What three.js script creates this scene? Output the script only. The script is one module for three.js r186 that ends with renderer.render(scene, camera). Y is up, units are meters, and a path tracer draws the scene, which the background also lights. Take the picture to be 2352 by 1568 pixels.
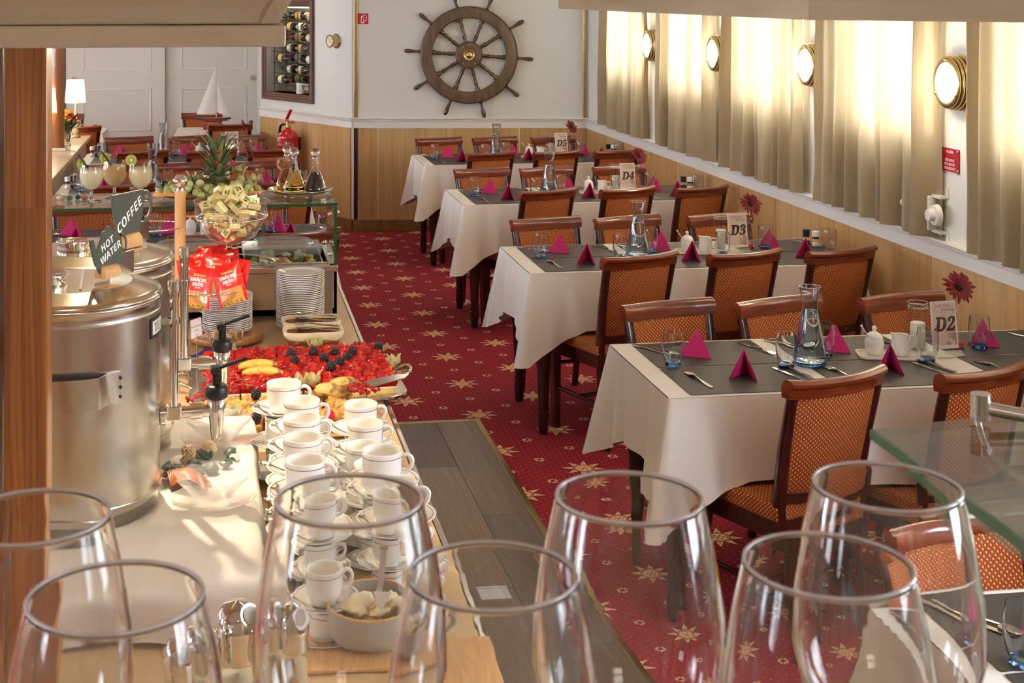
import * as THREE from 'three';
import { RoundedBoxGeometry } from 'three/addons/geometries/RoundedBoxGeometry.js';
import { mergeGeometries, mergeVertices, toCreasedNormals } from 'three/addons/utils/BufferGeometryUtils.js';
import { RectAreaLightUniformsLib } from 'three/addons/lights/RectAreaLightUniformsLib.js';
import { ImprovedNoise } from 'three/addons/math/ImprovedNoise.js';

// ---------- camera, sky, exposure ----------
// World: metres, y up, the long axis of the saloon runs along -z; the eye stands at x = 0, z = 0.
const W = 2352, H = 1568, FPX = 3250, CX = 970, CY = -19, EYE = 2.04, YAW = 8.2 * Math.PI / 180;
const scene = new THREE.Scene();
const FULL_W = 4800, FULL_H = 4000;
const camera = new THREE.PerspectiveCamera(2 * Math.atan(FULL_H / 2 / FPX) * 180 / Math.PI, W / H, 0.05, 200);
camera.setViewOffset(FULL_W, FULL_H, FULL_W / 2 - CX, FULL_H / 2 - CY, W, H);
camera.position.set(0, EYE, 0);
camera.rotation.y = -YAW;
camera.focus = 5.2;
camera.userData.fStop = 15;
scene.add(camera);
const renderer = new THREE.WebGLRenderer({ antialias: true });
renderer.toneMapping = THREE.LinearToneMapping;
renderer.toneMappingExposure = 1.14;
renderer.shadowMap.enabled = true;
RectAreaLightUniformsLib.init();
scene.background = new THREE.Color().setRGB(24, 26.5, 30);   // overcast daylight outside the windows
const CEIL = 2.38;
// warm fill lamps added on the unseen ceiling: [x, depth] - the fittings are built with the ceiling
const FILL_PANELS = [[0.9, 2.6], [2.2, 2.6], [0.9, 5.2], [2.2, 5.2], [0.9, 7.8], [2.2, 7.8], [0.9, 10.2], [2.0, 10.2], [-1.9, 3.4], [-1.2, 6.2], [-1.2, 8.8], [-1.2, 11.6], [-2.8, 11.6], [0.2, 12.4], [-1.2, 13.7], [0.2, -0.6]];
for (const [x, d] of FILL_PANELS) {
  const l = new THREE.RectAreaLight(new THREE.Color(1, 0.91, 0.79), 7.8, 0.26, 0.26);
  l.position.set(x, CEIL - 0.035, -d); l.rotation.x = -Math.PI / 2; scene.add(l);
}

// ---------- helpers ----------
const C8 = Math.cos(YAW), S8 = Math.sin(YAW);
function at(px, py, Y) { const D = (EYE - Y) * FPX / (py - CY); return atD(px, py, D); }         // a pixel on a level plane of height Y
function atD(px, py, D) { const X = (px - CX) * D / FPX; return new THREE.Vector3(X * C8 + D * S8, EYE - (py - CY) * D / FPX, -(D * C8 - X * S8)); }
function camXD(X, D, Y = 0) { return new THREE.Vector3(X * C8 + D * S8, Y, -(D * C8 - X * S8)); }
let seed = 1234567;
function rnd() { seed = (seed * 1664525 + 1013904223) >>> 0; return seed / 4294967296; }
const rr = (a, b) => a + (b - a) * rnd();
const V = (x, y, z) => new THREE.Vector3(x, y, z);
const noise = new ImprovedNoise();
const used = new Map();
function numbered(n) { const k = used.get(n) ?? 0; used.set(n, k + 1); return k ? `${n}_${String(k).padStart(3, '0')}` : n; }
function shade(o) { o.castShadow = true; o.receiveShadow = true; return o; }
function mesh(name, geo, m) { const o = shade(new THREE.Mesh(Array.isArray(geo) ? merge(geo) : geo, m)); o.name = name; return o; }
function part(parent, name, geo, m, label) { const o = mesh(name, geo, m); parent.add(o); if (label) o.userData.label = label; return o; }
function group(name) { const g = new THREE.Group(); g.name = name; return g; }
function tag(o, label, category, grp) { o.userData = { label, category }; if (grp) o.userData.group = grp; return o; }
function add(o, label, category, grp, p, ry = 0) {          // a finished thing goes into the scene under a name of its own
  o.name = numbered(o.name.replace(/_\d{3}$/, '')); scene.add(o);
  if (p) o.position.copy(p); if (ry) o.rotation.y = ry;
  return tag(o, label, category, grp);
}
function put(proto, label, category, grp, p, ry = 0) { return add(proto.clone(), label, category, grp, p, ry); }
function struct(name, geo, m) { const o = mesh(name, geo, m); o.name = numbered(name); o.userData.kind = 'structure'; scene.add(o); return o; }
function structGroup(name) { const o = group(numbered(name)); o.userData.kind = 'structure'; scene.add(o); return o; }
function clean(g) { let n = g.index ? g.toNonIndexed() : g; for (const k of Object.keys(n.attributes)) if (!['position', 'normal', 'uv'].includes(k)) n.deleteAttribute(k); if (!n.attributes.uv) n.setAttribute('uv', new THREE.BufferAttribute(new Float32Array(n.attributes.position.count * 2), 2)); if (!n.attributes.normal) n.computeVertexNormals(); return n; }
function merge(list) { return list.length === 1 ? list[0] : mergeGeometries(list.map(clean)); }
const M4 = (p = V(0, 0, 0), e = [0, 0, 0], s = [1, 1, 1]) => new THREE.Matrix4().compose(p, new THREE.Quaternion().setFromEuler(new THREE.Euler(...e)), V(...s));
function move(g, x, y, z, rx = 0, ry = 0, rz = 0) { return g.applyMatrix4(M4(V(x, y, z), [rx, ry, rz])); }
function uvBox(g, k = 1, swap = false) {                      // uv in metres from the side a face looks to
  g = clean(g); const p = g.attributes.position, n = g.attributes.normal, uv = g.attributes.uv;
  for (let i = 0; i < p.count; i += 3) {
    let ax = 0, ay = 0, az = 0; for (let j = 0; j < 3; j++) { ax += n.getX(i + j); ay += n.getY(i + j); az += n.getZ(i + j); }
    ax = Math.abs(ax); ay = Math.abs(ay); az = Math.abs(az);
    for (let j = 0; j < 3; j++) { const q = i + j; let u, v; if (ax >= ay && ax >= az) { u = p.getZ(q); v = p.getY(q); } else if (ay >= az) { u = p.getX(q); v = p.getZ(q); } else { u = p.getX(q); v = p.getY(q); } if (swap) [u, v] = [v, u]; uv.setXY(q, u * k, v * k); }
  }
  return g;
}
function box(w, h, d, x = 0, y = 0, z = 0, r = 0, k = 1) {     // centred in x and z, standing on y
  const g = r ? new RoundedBoxGeometry(w, h, d, 2, Math.min(r, w / 2.01, h / 2.01, d / 2.01)) : new THREE.BoxGeometry(w, h, d);
  g.translate(x, y + h / 2, z); return uvBox(g, k);
}
function cyl(r1, r2, h, x = 0, y = 0, z = 0, seg = 20) { return new THREE.CylinderGeometry(r2, r1, h, seg).translate(x, y + h / 2, z); }
function lathe(pts, seg = 32) { return new THREE.LatheGeometry(pts.map(([x, y]) => new THREE.Vector2(Math.max(x, 0), y)), seg); }
function crease(g, a = 0.7) { return toCreasedNormals(g, a); }
function ball(r, x = 0, y = 0, z = 0, a = 14, b = 10) { return new THREE.SphereGeometry(r, a, b).translate(x, y, z); }
function tube(pts, r, seg = 24, rs = 8, closed = false) { return new THREE.TubeGeometry(new THREE.CatmullRomCurve3(pts.map((p) => Array.isArray(p) ? V(...p) : p), closed), seg, r, rs, closed); }
function rod(a, b, r, rs = 10) { a = Array.isArray(a) ? V(...a) : a; b = Array.isArray(b) ? V(...b) : b; const d = b.clone().sub(a), g = new THREE.CylinderGeometry(r, r, d.length(), rs); g.applyQuaternion(new THREE.Quaternion().setFromUnitVectors(V(0, 1, 0), d.clone().normalize())); return g.translate((a.x + b.x) / 2, (a.y + b.y) / 2, (a.z + b.z) / 2); }
function loft(rings, caps = true, closed = true, ang = 0.6) {  // rings: equal-length loops of points, stitched in order
  const n = rings[0].length, pos = [], uv = []; const m = closed ? n : n - 1;
  const put3 = (a, b, c) => { for (const q of [a, b, c]) { pos.push(q.x, q.y, q.z); uv.push(0, 0); } };
  for (let i = 0; i + 1 < rings.length; i++) for (let j = 0; j < m; j++) { const k = (j + 1) % n, a = rings[i][j], b = rings[i][k], c = rings[i + 1][k], d = rings[i + 1][j]; put3(a, b, c); put3(a, c, d); }
  if (caps) for (const [r, f] of [[rings[0], 1], [rings[rings.length - 1], 0]]) { const c = r.reduce((s, q) => s.add(q), V(0, 0, 0)).multiplyScalar(1 / n); for (let j = 0; j < n; j++) { const k = (j + 1) % n; f ? put3(c, r[k], r[j]) : put3(c, r[j], r[k]); } }
  const g = new THREE.BufferGeometry(); g.setAttribute('position', new THREE.Float32BufferAttribute(pos, 3)); g.setAttribute('uv', new THREE.Float32BufferAttribute(uv, 2));
  g.deleteAttribute('uv'); const s = toCreasedNormals(mergeVertices(g, 1e-5), ang); return clean(s);
}
function grid(nu, nv, f, uvf) {                               // a sheet f(u, v) -> point, u and v from 0 to 1
  const pos = [], uv = [], idx = [];
  for (let j = 0; j <= nv; j++) for (let i = 0; i <= nu; i++) { const p = f(i / nu, j / nv); pos.push(p.x, p.y, p.z); const t = uvf ? uvf(i / nu, j / nv) : [i / nu, j / nv]; uv.push(t[0], t[1]); }
  for (let j = 0; j < nv; j++) for (let i = 0; i < nu; i++) { const a = j * (nu + 1) + i, b = a + 1, c = a + nu + 1, d = c + 1; idx.push(a, b, d, a, d, c); }
  const g = new THREE.BufferGeometry(); g.setAttribute('position', new THREE.Float32BufferAttribute(pos, 3)); g.setAttribute('uv', new THREE.Float32BufferAttribute(uv, 2)); g.setIndex(idx); g.computeVertexNormals(); return g;
}
function plate(shape, t, bevel = 0, seg = 1) { return new THREE.ExtrudeGeometry(shape, { depth: t, bevelEnabled: bevel > 0, bevelSize: bevel, bevelThickness: bevel, bevelSegments: seg, curveSegments: 16, steps: 1 }); }
function polyShape(pts) { const s = new THREE.Shape(); pts.forEach(([x, y], i) => i ? s.lineTo(x, y) : s.moveTo(x, y)); s.closePath(); return s; }
function roundRect(w, h, r) { const s = new THREE.Shape(), x = -w / 2, y = -h / 2; s.moveTo(x + r, y); s.lineTo(x + w - r, y); s.absarc(x + w - r, y + r, r, -Math.PI / 2, 0); s.lineTo(x + w, y + h - r); s.absarc(x + w - r, y + h - r, r, 0, Math.PI / 2); s.lineTo(x + r, y + h); s.absarc(x + r, y + h - r, r, Math.PI / 2, Math.PI); s.lineTo(x, y + r); s.absarc(x + r, y + r, r, Math.PI, Math.PI * 1.5); return s; }
function lump(r, amp, sd, det = 2, sx = 1, sy = 1, sz = 1, fr = 1.6) { const g = mergeVertices(new THREE.IcosahedronGeometry(1, det).deleteAttribute('normal').deleteAttribute('uv')); const p = g.attributes.position; for (let i = 0; i < p.count; i++) { const x = p.getX(i), y = p.getY(i), z = p.getZ(i), k = 1 + amp * noise.noise(x * fr + sd * 7.3, y * fr + sd * 3.1, z * fr + sd); p.setXYZ(i, x * k * r * sx, y * k * r * sy, z * k * r * sz); } g.computeVertexNormals(); return clean(g); }

// ---------- textures and materials ----------
function canvas(w, h, draw) { const c = document.createElement('canvas'); c.width = w; c.height = h; draw(c.getContext('2d'), w, h); return c; }
function tex(c, ru = 1, rv = 1, srgb = true) { const t = new THREE.CanvasTexture(c); t.wrapS = t.wrapT = THREE.RepeatWrapping; t.repeat.set(ru, rv); if (srgb) t.colorSpace = THREE.SRGBColorSpace; return t; }
function data(w, h, f, ru = 1, rv = 1, srgb = true) {
  const d = new Uint8Array(w * h * 4);
  for (let y = 0; y < h; y++) for (let x = 0; x < w; x++) { const c = f(x / w, y / h), o = (y * w + x) * 4; d[o] = Math.max(0, Math.min(255, c[0])); d[o + 1] = Math.max(0, Math.min(255, c[1])); d[o + 2] = Math.max(0, Math.min(255, c[2])); d[o + 3] = 255; }
  const t = new THREE.DataTexture(d, w, h); t.magFilter = THREE.LinearFilter; t.minFilter = THREE.LinearFilter; t.wrapS = t.wrapT = THREE.RepeatWrapping; t.repeat.set(ru, rv); if (srgb) t.colorSpace = THREE.SRGBColorSpace; t.needsUpdate = true; return t;
}
const TAU = Math.PI * 2;
function tnoise(u, v, f, s) { return noise.noise(Math.cos(u * TAU) * f + s, Math.sin(u * TAU) * f + s * 2, 0) * 0 + noise.noise(u * f * 4 + s, v * f * 4 - s, s * 1.7); }
function woodTex(base, dark, { along = 1, fine = 60, size = [256, 512], rep = [1, 1], amt = 1, wave = 0.12 } = {}) {   // grain runs along v
  return data(size[0], size[1], (u, v) => {
    const w = wave * noise.noise(u * 3, v * 1.2 * along, 3.3), n = noise.noise((u + w) * 14, v * 1.4 * along, 1.1) * 0.5 + noise.noise((u + w) * fine, v * 3 * along, 7.7) * 0.5 + noise.noise(u * fine * 3, v * 10, 2.2) * 0.25;
    const k = Math.max(0, Math.min(1, 0.45 + n * 0.75 * amt)); return base.map((b, i) => b + (dark[i] - b) * k);
  }, ...rep);
}
function M(hex, rough = 0.5, o = {}) { return new THREE.MeshPhysicalMaterial({ color: hex, roughness: rough, ...o }); }
const glassThin = (hex = 0xffffff, o = {}) => M(hex, 0.02, { transmission: 1, thickness: 0, ior: 1.5, ...o });
const glassSolid = (hex = 0xffffff, o = {}) => M(hex, 0.0, { transmission: 1, thickness: 0.01, ior: 1.5, ...o });
const mats = {
  wallWhite: M(0xe5e5de, 0.6),
  trimWhite: M(0xf1efe8, 0.4),
  doorWhite: M(0xe6e4dc, 0.45),
  ceiling: M(0xf3f0e8, 0.8),
  brass: M(0xc2ab78, 0.27, { metalness: 1 }),
  brassOld: M(0xb59a68, 0.32, { metalness: 1 }),
  steel: M(0xcfcac2, 0.22, { metalness: 1 }),
  chrome: M(0xe8e6e2, 0.07, { metalness: 1 }),
  cutlery: M(0xdedbd4, 0.16, { metalness: 1 }),
  porcelain: M(0xf6f2ea, 0.12, { clearcoat: 0.5, clearcoatRoughness: 0.05 }),
  black: M(0x191817, 0.35),
  blackGloss: M(0x121110, 0.12),
  white: M(0xf4f2ee, 0.5),
  glass: glassThin(0xffffff),
};
mats.oak = M(0xffffff, 0.5, { map: woodTex([214, 180, 128], [182, 142, 88], { rep: [1.4, 0.7], amt: 0.8 }) });
mats.oakB = M(0xf3ead8, 0.5, { map: mats.oak.map });
mats.oakC = M(0xfff6e4, 0.46, { map: mats.oak.map });
mats.mahog = M(0xffffff, 0.22, { map: woodTex([142, 62, 34], [92, 34, 17], { rep: [3, 2] }), clearcoat: 0.6, clearcoatRoughness: 0.12 });
mats.darkWood = M(0xffffff, 0.3, { map: woodTex([62, 30, 22], [36, 15, 11], { rep: [3, 2] }), clearcoat: 0.4, clearcoatRoughness: 0.2 });
mats.pillar = M(0xffffff, 0.3, { map: woodTex([178, 112, 52], [112, 60, 24], { rep: [5, 1.2], fine: 90, amt: 1.2 }), clearcoat: 0.5, clearcoatRoughness: 0.12 });
mats.hood = M(0xffffff, 0.5, { map: woodTex([196, 178, 146], [172, 152, 118], { rep: [2.5, 1], wave: 0.35, fine: 26 }) });
mats.lightWood = M(0xffffff, 0.4, { map: woodTex([222, 176, 118], [190, 138, 82], { rep: [4, 3] }) });
mats.board = M(0xffffff, 0.4, { map: woodTex([196, 134, 72], [150, 92, 42], { rep: [3, 3] }), clearcoat: 0.3 });
// ---------- the room ----------
const XR = 3.118, XL = -4.2, ZB = 1.3, ZD = -14.9;
const pA = camXD(-0.587, 12.07), pB = camXD(1.411, 12.07), pM = camXD(-1.51, 13.25); pB.x = XR;
const RAIL0 = 0.878, RAIL1 = 0.966;
// carpet: crimson ground, a staggered lattice of pale stars, small flowers and pink dots
const carpetTile = [0.64, 0.545];
const carpetCanvas = canvas(1280, 1090, (g, w, h) => {
  g.fillStyle = '#900a1d'; g.fillRect(0, 0, w, h);
  const m = w / carpetTile[0];
  const id = g.getImageData(0, 0, w, h);
  for (let i = 0; i < w * h; i++) { const n = (rnd() - 0.5) * 22; id.data[i * 4] += n; id.data[i * 4 + 1] += n * 0.3; id.data[i * 4 + 2] += n * 0.4; }
  g.putImageData(id, 0, 0);
  g.fillStyle = '#d8688f';
  const nx = 25, ny = 26;
  for (let j = 0; j < ny; j++) for (let i = 0; i < nx; i++) { if ((i + j) % 2) continue; g.fillStyle = rnd() < 0.12 ? '#e59a6a' : '#d9618f'; g.beginPath(); g.ellipse((i + 0.5) * w / nx, (j + 0.5) * h / ny, 6.5, 6.5, 0, 0, TAU); g.fill(); }
  const clear = (x, y, r) => { g.fillStyle = '#900a1d'; g.beginPath(); g.arc(x, y, r, 0, TAU); g.fill(); };
  const star = (x, y) => {
    clear(x, y, 0.078 * m);
    for (let k = 0; k < 8; k++) {
      const a = k * Math.PI / 4 + 0.22, R = 0.094 * m, b = 0.2;
      const P = (rad, ang) => [x + Math.cos(ang) * rad, y + Math.sin(ang) * rad];
      g.fillStyle = '#f0dcb0'; g.beginPath(); g.moveTo(...P(0.044 * m, a - b * 1.75)); g.lineTo(...P(R, a)); g.lineTo(...P(0.044 * m, a + b * 1.75)); g.closePath(); g.fill();
      g.fillStyle = '#c9a262'; g.beginPath(); g.moveTo(...P(0.05 * m, a - b * 0.5)); g.lineTo(...P(R * 0.86, a)); g.lineTo(...P(0.05 * m, a + b * 0.5)); g.closePath(); g.fill();
    }
    g.fillStyle = '#8a2a1c'; g.beginPath(); g.arc(x, y, 0.047 * m, 0, TAU); g.fill();
    g.fillStyle = '#d58a58'; g.beginPath(); g.arc(x, y, 0.042 * m, 0, TAU); g.fill();
    g.fillStyle = '#f0d3ac'; g.beginPath(); g.arc(x, y, 0.031 * m, 0, TAU); g.fill();
    g.fillStyle = '#b9683c'; for (let k = 0; k < 6; k++) { const a = k * TAU / 6; g.beginPath(); g.arc(x + Math.cos(a) * 0.019 * m, y + Math.sin(a) * 0.019 * m, 0.006 * m, 0, TAU); g.fill(); }
    g.beginPath(); g.arc(x, y, 0.008 * m, 0, TAU); g.fill();
  };
  const flower = (x, y) => { clear(x, y, 0.026 * m); for (let k = 0; k < 8; k++) { const a = k * TAU / 8; g.fillStyle = k % 3 ? '#f1ddc8' : '#e2b060'; g.beginPath(); g.ellipse(x + Math.cos(a) * 0.017 * m, y + Math.sin(a) * 0.017 * m, 0.0075 * m, 0.005 * m, a, 0, TAU); g.fill(); } g.fillStyle = '#2a1018'; g.beginPath(); g.arc(x, y, 0.008 * m, 0, TAU); g.fill(); };
  const at4 = (f, x, y) => { for (const a of [-w, 0, w]) for (const b of [-h, 0, h]) f(x + a, y + b); };
  for (const [x, y] of [[0.25, 0.25], [0.75, 0.75]]) at4(star, x * w, y * h);
  for (const [x, y] of [[0.25, 0.75], [0.75, 0.25], [0.007, 0.0], [0.493, 0.0], [0.007, 0.5], [0.493, 0.5]]) at4(flower, x * w, y * h);
});
const carpetMat = M(0xffffff, 0.95, { map: tex(carpetCanvas), sheen: 0.3, sheenRoughness: 0.6, sheenColor: new THREE.Color(0.5, 0.1, 0.15) });
{
  const g = grid(8, 20, (u, v) => V(XL - 0.2 + u * (XR + 0.3 - XL), 0, 1.5 - v * 16.8), null);
  const p = g.attributes.position, uv = g.attributes.uv;
  for (let i = 0; i < p.count; i++) { const x = p.getX(i), d = -p.getZ(i); uv.setXY(i, (x - 1.25 - 0.02 * (d - 7)) / 0.64 + 0.25, (d - 6.99) / 0.545 + 0.25); }
  const lower = box(XR - XL + 0.5, 0.1, 17, (XL + XR) / 2, -0.11, -6.9);
  const f = struct('floor', g, carpetMat); const s = part(f, 'floor_slab', lower, M(0x555048, 0.9));
  void s;
}
// laminate floor by the bar: separate boards and a brass edging
{
  const f = structGroup('floor');
  const cols = [[140, 122, 106], [122, 104, 90], [152, 130, 110], [128, 112, 100], [112, 96, 86]];
  const pm = cols.map((c, i) => M(0xffffff, 0.38, { map: woodTex(c, c.map((q) => q * 0.72), { rep: [1 / 0.19, 1 / 1.2], fine: 40, along: 2 }), clearcoat: 0.15 }));
  const x0 = -0.12, x1 = 1.205, w = 0.1893, zEnd = -6.6;
  for (let i = 0; i < 7; i++) {
    let z = zEnd - 0.0001 + [0, 0.62, 0.25, 0.9, 0.45, 0.1, 0.7][i] * -0; const first = [1.2, 0.62, 0.95, 0.35, 0.8, 1.1, 0.5][i]; let len = first, k = i;
    while (z < -0.9) { const L = Math.min(len, -0.6 - z); part(f, 'plank', uvBoxAt(new RoundedBoxGeometry(w - 0.0015, 0.008, L - 0.0015, 1, 0.0008), x1 - (i + 0.5) * w, 0.004, z + L / 2), pm[(k * 3 + i) % 5]); z += L; len = 1.2; k++; }
  }
  part(f, 'edging_strip', [box(0.028, 0.011, 6.02, x1 + 0.012, 0, -3.6, 0.003), box(x1 - x0 + 0.04, 0.011, 0.028, (x0 + x1) / 2 + 0.006, 0, zEnd - 0.012, 0.003)], mats.brass, 'polished brass edging strip');
}
function uvBoxAt(g, x, y, z) { g = uvBox(g); g.translate(x, y, z); return g; }
// ceiling with the added glowing fill panels
{
  struct('ceiling', box(XR - XL + 0.5, 0.1, 17, (XL + XR) / 2, CEIL, -6.9), mats.ceiling);
  const lampM = M(0xffffff, 0.5, { emissive: new THREE.Color(1, 0.91, 0.79), emissiveIntensity: 1.5 });
  const proto = group('added_ceiling_light');
  part(proto, 'light_frame', [box(0.32, 0.02, 0.03, 0, -0.02, 0.145), box(0.32, 0.02, 0.03, 0, -0.02, -0.145), box(0.03, 0.02, 0.26, 0.145, -0.02, 0), box(0.03, 0.02, 0.26, -0.145, -0.02, 0)], mats.brassOld);
  part(proto, 'light_panel', box(0.26, 0.008, 0.26, 0, -0.012, 0), lampM);
  for (const [x, d] of FILL_PANELS) put(proto, 'added brass-framed fill light panel on the unseen ceiling', 'ceiling light', 'added ceiling fill panels', V(x, CEIL - 0.002, -d));
}
// walls: local s along the wall (left to right seen from inside), y up, n into the room
function frame(p0, p1) { const s = p1.clone().sub(p0).setY(0); const len = s.length(); s.normalize(); const n = s.clone().cross(V(0, 1, 0)); return { p0: p0.clone().setY(0), s, n, len, m: new THREE.Matrix4().makeBasis(s, V(0, 1, 0), n).setPosition(p0.clone().setY(0)), ry: Math.atan2(-s.z, s.x), pt: (a, y, c = 0) => p0.clone().setY(y).addScaledVector(s, a).addScaledVector(n, c) }; }
const fBack = frame(pA, pB), fMir = frame(pM, pA), fRight = frame(pB, V(XR, 0, ZB)), fDoor = frame(V(XL, 0, ZD), V(pM.x + 0.02, 0, ZD)), fRet = frame(V(pM.x, 0, ZD), pM), fLeft = frame(V(XL, 0, ZB), V(XL, 0, ZD)), fBar = frame(V(XR, 0, ZB), V(XL, 0, ZB));
function hitS(f, px) { const t = (px - CX) / FPX, d = camXD(t, 1); const A = f.p0, k = d.x * f.s.z - d.z * f.s.x; const D = (A.x * f.s.z - A.z * f.s.x) / k; return { s: (V(d.x * D, 0, d.z * D)).sub(A).setY(0).dot(f.s), D, y: (py) => EYE - (py - CY) * D / FPX }; }
function wallGeo(f, holes = [], y0 = 0, y1 = CEIL, t = 0.14, ext = 0.0) {
  const s = polyShape([[-ext, y0], [f.len + ext, y0], [f.len + ext, y1], [-ext, y1]]);
  for (const [a, b, c, d] of holes) { const h = new THREE.Path(); h.moveTo(a, c); h.lineTo(a, d); h.lineTo(b, d); h.lineTo(b, c); h.closePath(); s.holes.push(h); }
  return plate(s, t).translate(0, 0, -t).applyMatrix4(f.m);
}
const inF = (f, g) => g.applyMatrix4(f.m);
// window bays of the right wall, from the curtains' edges
const curtainPx = [[1378, 1474], [1503, 1625], [1662, 1833], [1882, 2138], [2222, 2608]];
const fCur = frame(V(XR - 0.085, 0, pB.z), V(XR - 0.085, 0, ZB));
const bays = curtainPx.map(([a, b]) => [hitS(fCur, a).s, hitS(fCur, b).s]);
{ const [a, b] = bays[4]; for (let k = 1; k <= 3; k++) bays.push([a + 1.47 * k, b + 1.47 * k]); bays[4][1] = bays[4][0] + 1.2; for (let k = 5; k < 8; k++) bays[k][1] = bays[k][0] + 1.2; }
const WY0 = 1.36, WY1 = 2.14;
const rightHoles = bays.map(([a, b]) => { const m = (a + b) / 2, w = Math.min(b - a, 1.25) * 0.39; return [m - w, m + w, WY0, WY1]; });
const leftHoles = []; for (let k = 0; k < 8; k++) leftHoles.push([1.4 + k * 1.75, 2.1 + k * 1.75, 1.22, 1.98]);
const wRight = struct('wall_right', wallGeo(fRight, rightHoles, 0, CEIL, 0.06), mats.wallWhite);
const wBack = struct('wall_back', wallGeo(fBack), mats.wallWhite);
// the niche in the angled wall
const nicheA = hitS(fMir, 616), nicheB = hitS(fMir, 712);
const nS0 = nicheA.s, nS1 = nicheB.s, nY0 = 1.115, nY1 = 1.905;
const wMir = struct('wall_angled', wallGeo(fMir, [[nS0, nS1, nY0, nY1]]), mats.wallWhite);
struct('wall_return', wallGeo(fRet), mats.wallWhite);
const doorPx = [hitS(fDoor, 152).s, hitS(fDoor, 381).s, hitS(fDoor, 597).s];
struct('wall_front', wallGeo(fDoor), mats.wallWhite);
struct('wall_left', wallGeo(fLeft, leftHoles), mats.wallWhite);
struct('wall_bar', wallGeo(fBar), mats.hood);
// window frames and panes
function windowUnit(f, [a, b, c, d], n, zo = -0.11) {
  const o = structGroup('window_' + n), w = b - a, h = d - c, mx = (a + b) / 2;
  part(o, 'window_frame', [box(w, 0.04, 0.05, mx, c, zo), box(w, 0.04, 0.05, mx, d - 0.04, zo), box(0.04, h - 0.08, 0.05, a + 0.02, c + 0.04, zo), box(0.04, h - 0.08, 0.05, b - 0.02, c + 0.04, zo)].map((g) => inF(f, g)), mats.trimWhite);
  part(o, 'pane', inF(f, box(w - 0.08, h - 0.08, 0.004, mx, c + 0.04, zo)), mats.glass);
}
rightHoles.forEach((h, i) => windowUnit(fRight, h, i + 1, -0.04));
leftHoles.forEach((h, i) => windowUnit(fLeft, h, i + 9));
// chair rail (moulded), wainscot panels, skirting
function railGeo(f, a = 0, b = f.len) {
  const prof = [[0, RAIL0], [0.018, RAIL0], [0.02, RAIL0 + 0.055], [0.026, RAIL0 + 0.058], [0.03, RAIL0 + 0.068], [0.026, RAIL0 + 0.072], [0.038, RAIL0 + 0.08], [0.036, RAIL1], [0, RAIL1]];
  const rings = [a, b].map((s) => prof.map(([n, y]) => V(s, y, n))); return inF(f, loft(rings, true, true, 0.4));
}
struct('trim_1', railGeo(fBack), mats.trimWhite); struct('trim_2', railGeo(fMir), mats.trimWhite); struct('trim_3', railGeo(fRight), mats.trimWhite);
function wainscot(wall, f, cuts) {
  const gap = 0.004;
  for (let i = 0; i + 1 < cuts.length; i++) part(wall, 'wainscot_panel', uvBoxIn(f, cuts[i] + gap, cuts[i + 1] - gap, 0.1, RAIL0, 0.012), [mats.oak, mats.oakB, mats.oakC][(i * 2 + 1) % 3]);
  for (let i = 1; i + 1 < cuts.length; i++) part(wall, 'seam_strip', inF(f, box(0.007, RAIL0 - 0.1, 0.009, cuts[i], 0.1, 0.0045)), mats.trimWhite);
}
function uvBoxIn(f, a, b, y0, y1, t, r = 0) { const g = box(b - a, y1 - y0, t, (a + b) / 2, y0, t / 2, r); return inF(f, g); }
wainscot(wBack, fBack, [0.04, hitS(fBack, 868).s, hitS(fBack, 1033).s, hitS(fBack, 1193).s, fBack.len - 0.002]);
wainscot(wMir, fMir, [0.0, hitS(fMir, 640).s, hitS(fMir, 733).s, fMir.len - 0.03]);
{ const c = [0]; for (let s = hitS(fRight, 2145).s - 0.585 * 9; s < fRight.len; s += 0.585) if (s > 0.1) c.push(s); c.push(fRight.len); wainscot(wRight, fRight, c); }
const skirtM = M(0xffffff, 0.45, { map: woodTex([150, 112, 66], [112, 78, 42], { rep: [1, 2] }) });
for (const [f, n] of [[fBack, 'back'], [fMir, 'angled'], [fRight, 'right']]) struct('baseboard_' + n, inF(f, box(f.len, 0.1, 0.024, f.len / 2, 0, 0.012, 0.004)), skirtM);
// white upper wall boards with a fine groove between them
function boards(wall, f, cuts, y1 = CEIL) { for (let i = 0; i + 1 < cuts.length; i++) part(wall, 'wall_panel', inF(f, box(cuts[i + 1] - cuts[i] - 0.006, y1 - RAIL1, 0.006, (cuts[i] + cuts[i + 1]) / 2, RAIL1, 0.003)), mats.wallWhite); }
boards(wBack, fBack, [0.02, hitS(fBack, 1131).s, fBack.len]);
{ const c = hitS(fMir, 747).s; boards(wMir, fMir, [c, fMir.len - 0.01]); }
// brass corner strips
struct('trim_4', inF(fBack, box(0.032, CEIL - RAIL1, 0.014, 0.02, RAIL1, 0.012, 0.004)), mats.brass);
struct('trim_5', inF(fBack, box(0.026, CEIL - RAIL1, 0.014, fBack.len - 0.03, RAIL1, 0.012, 0.004)), mats.brass);
struct('trim_6', inF(fBack, box(0.032, RAIL0 - 0.1, 0.014, 0.02, 0.1, 0.012, 0.004)), mats.darkWood);
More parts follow.
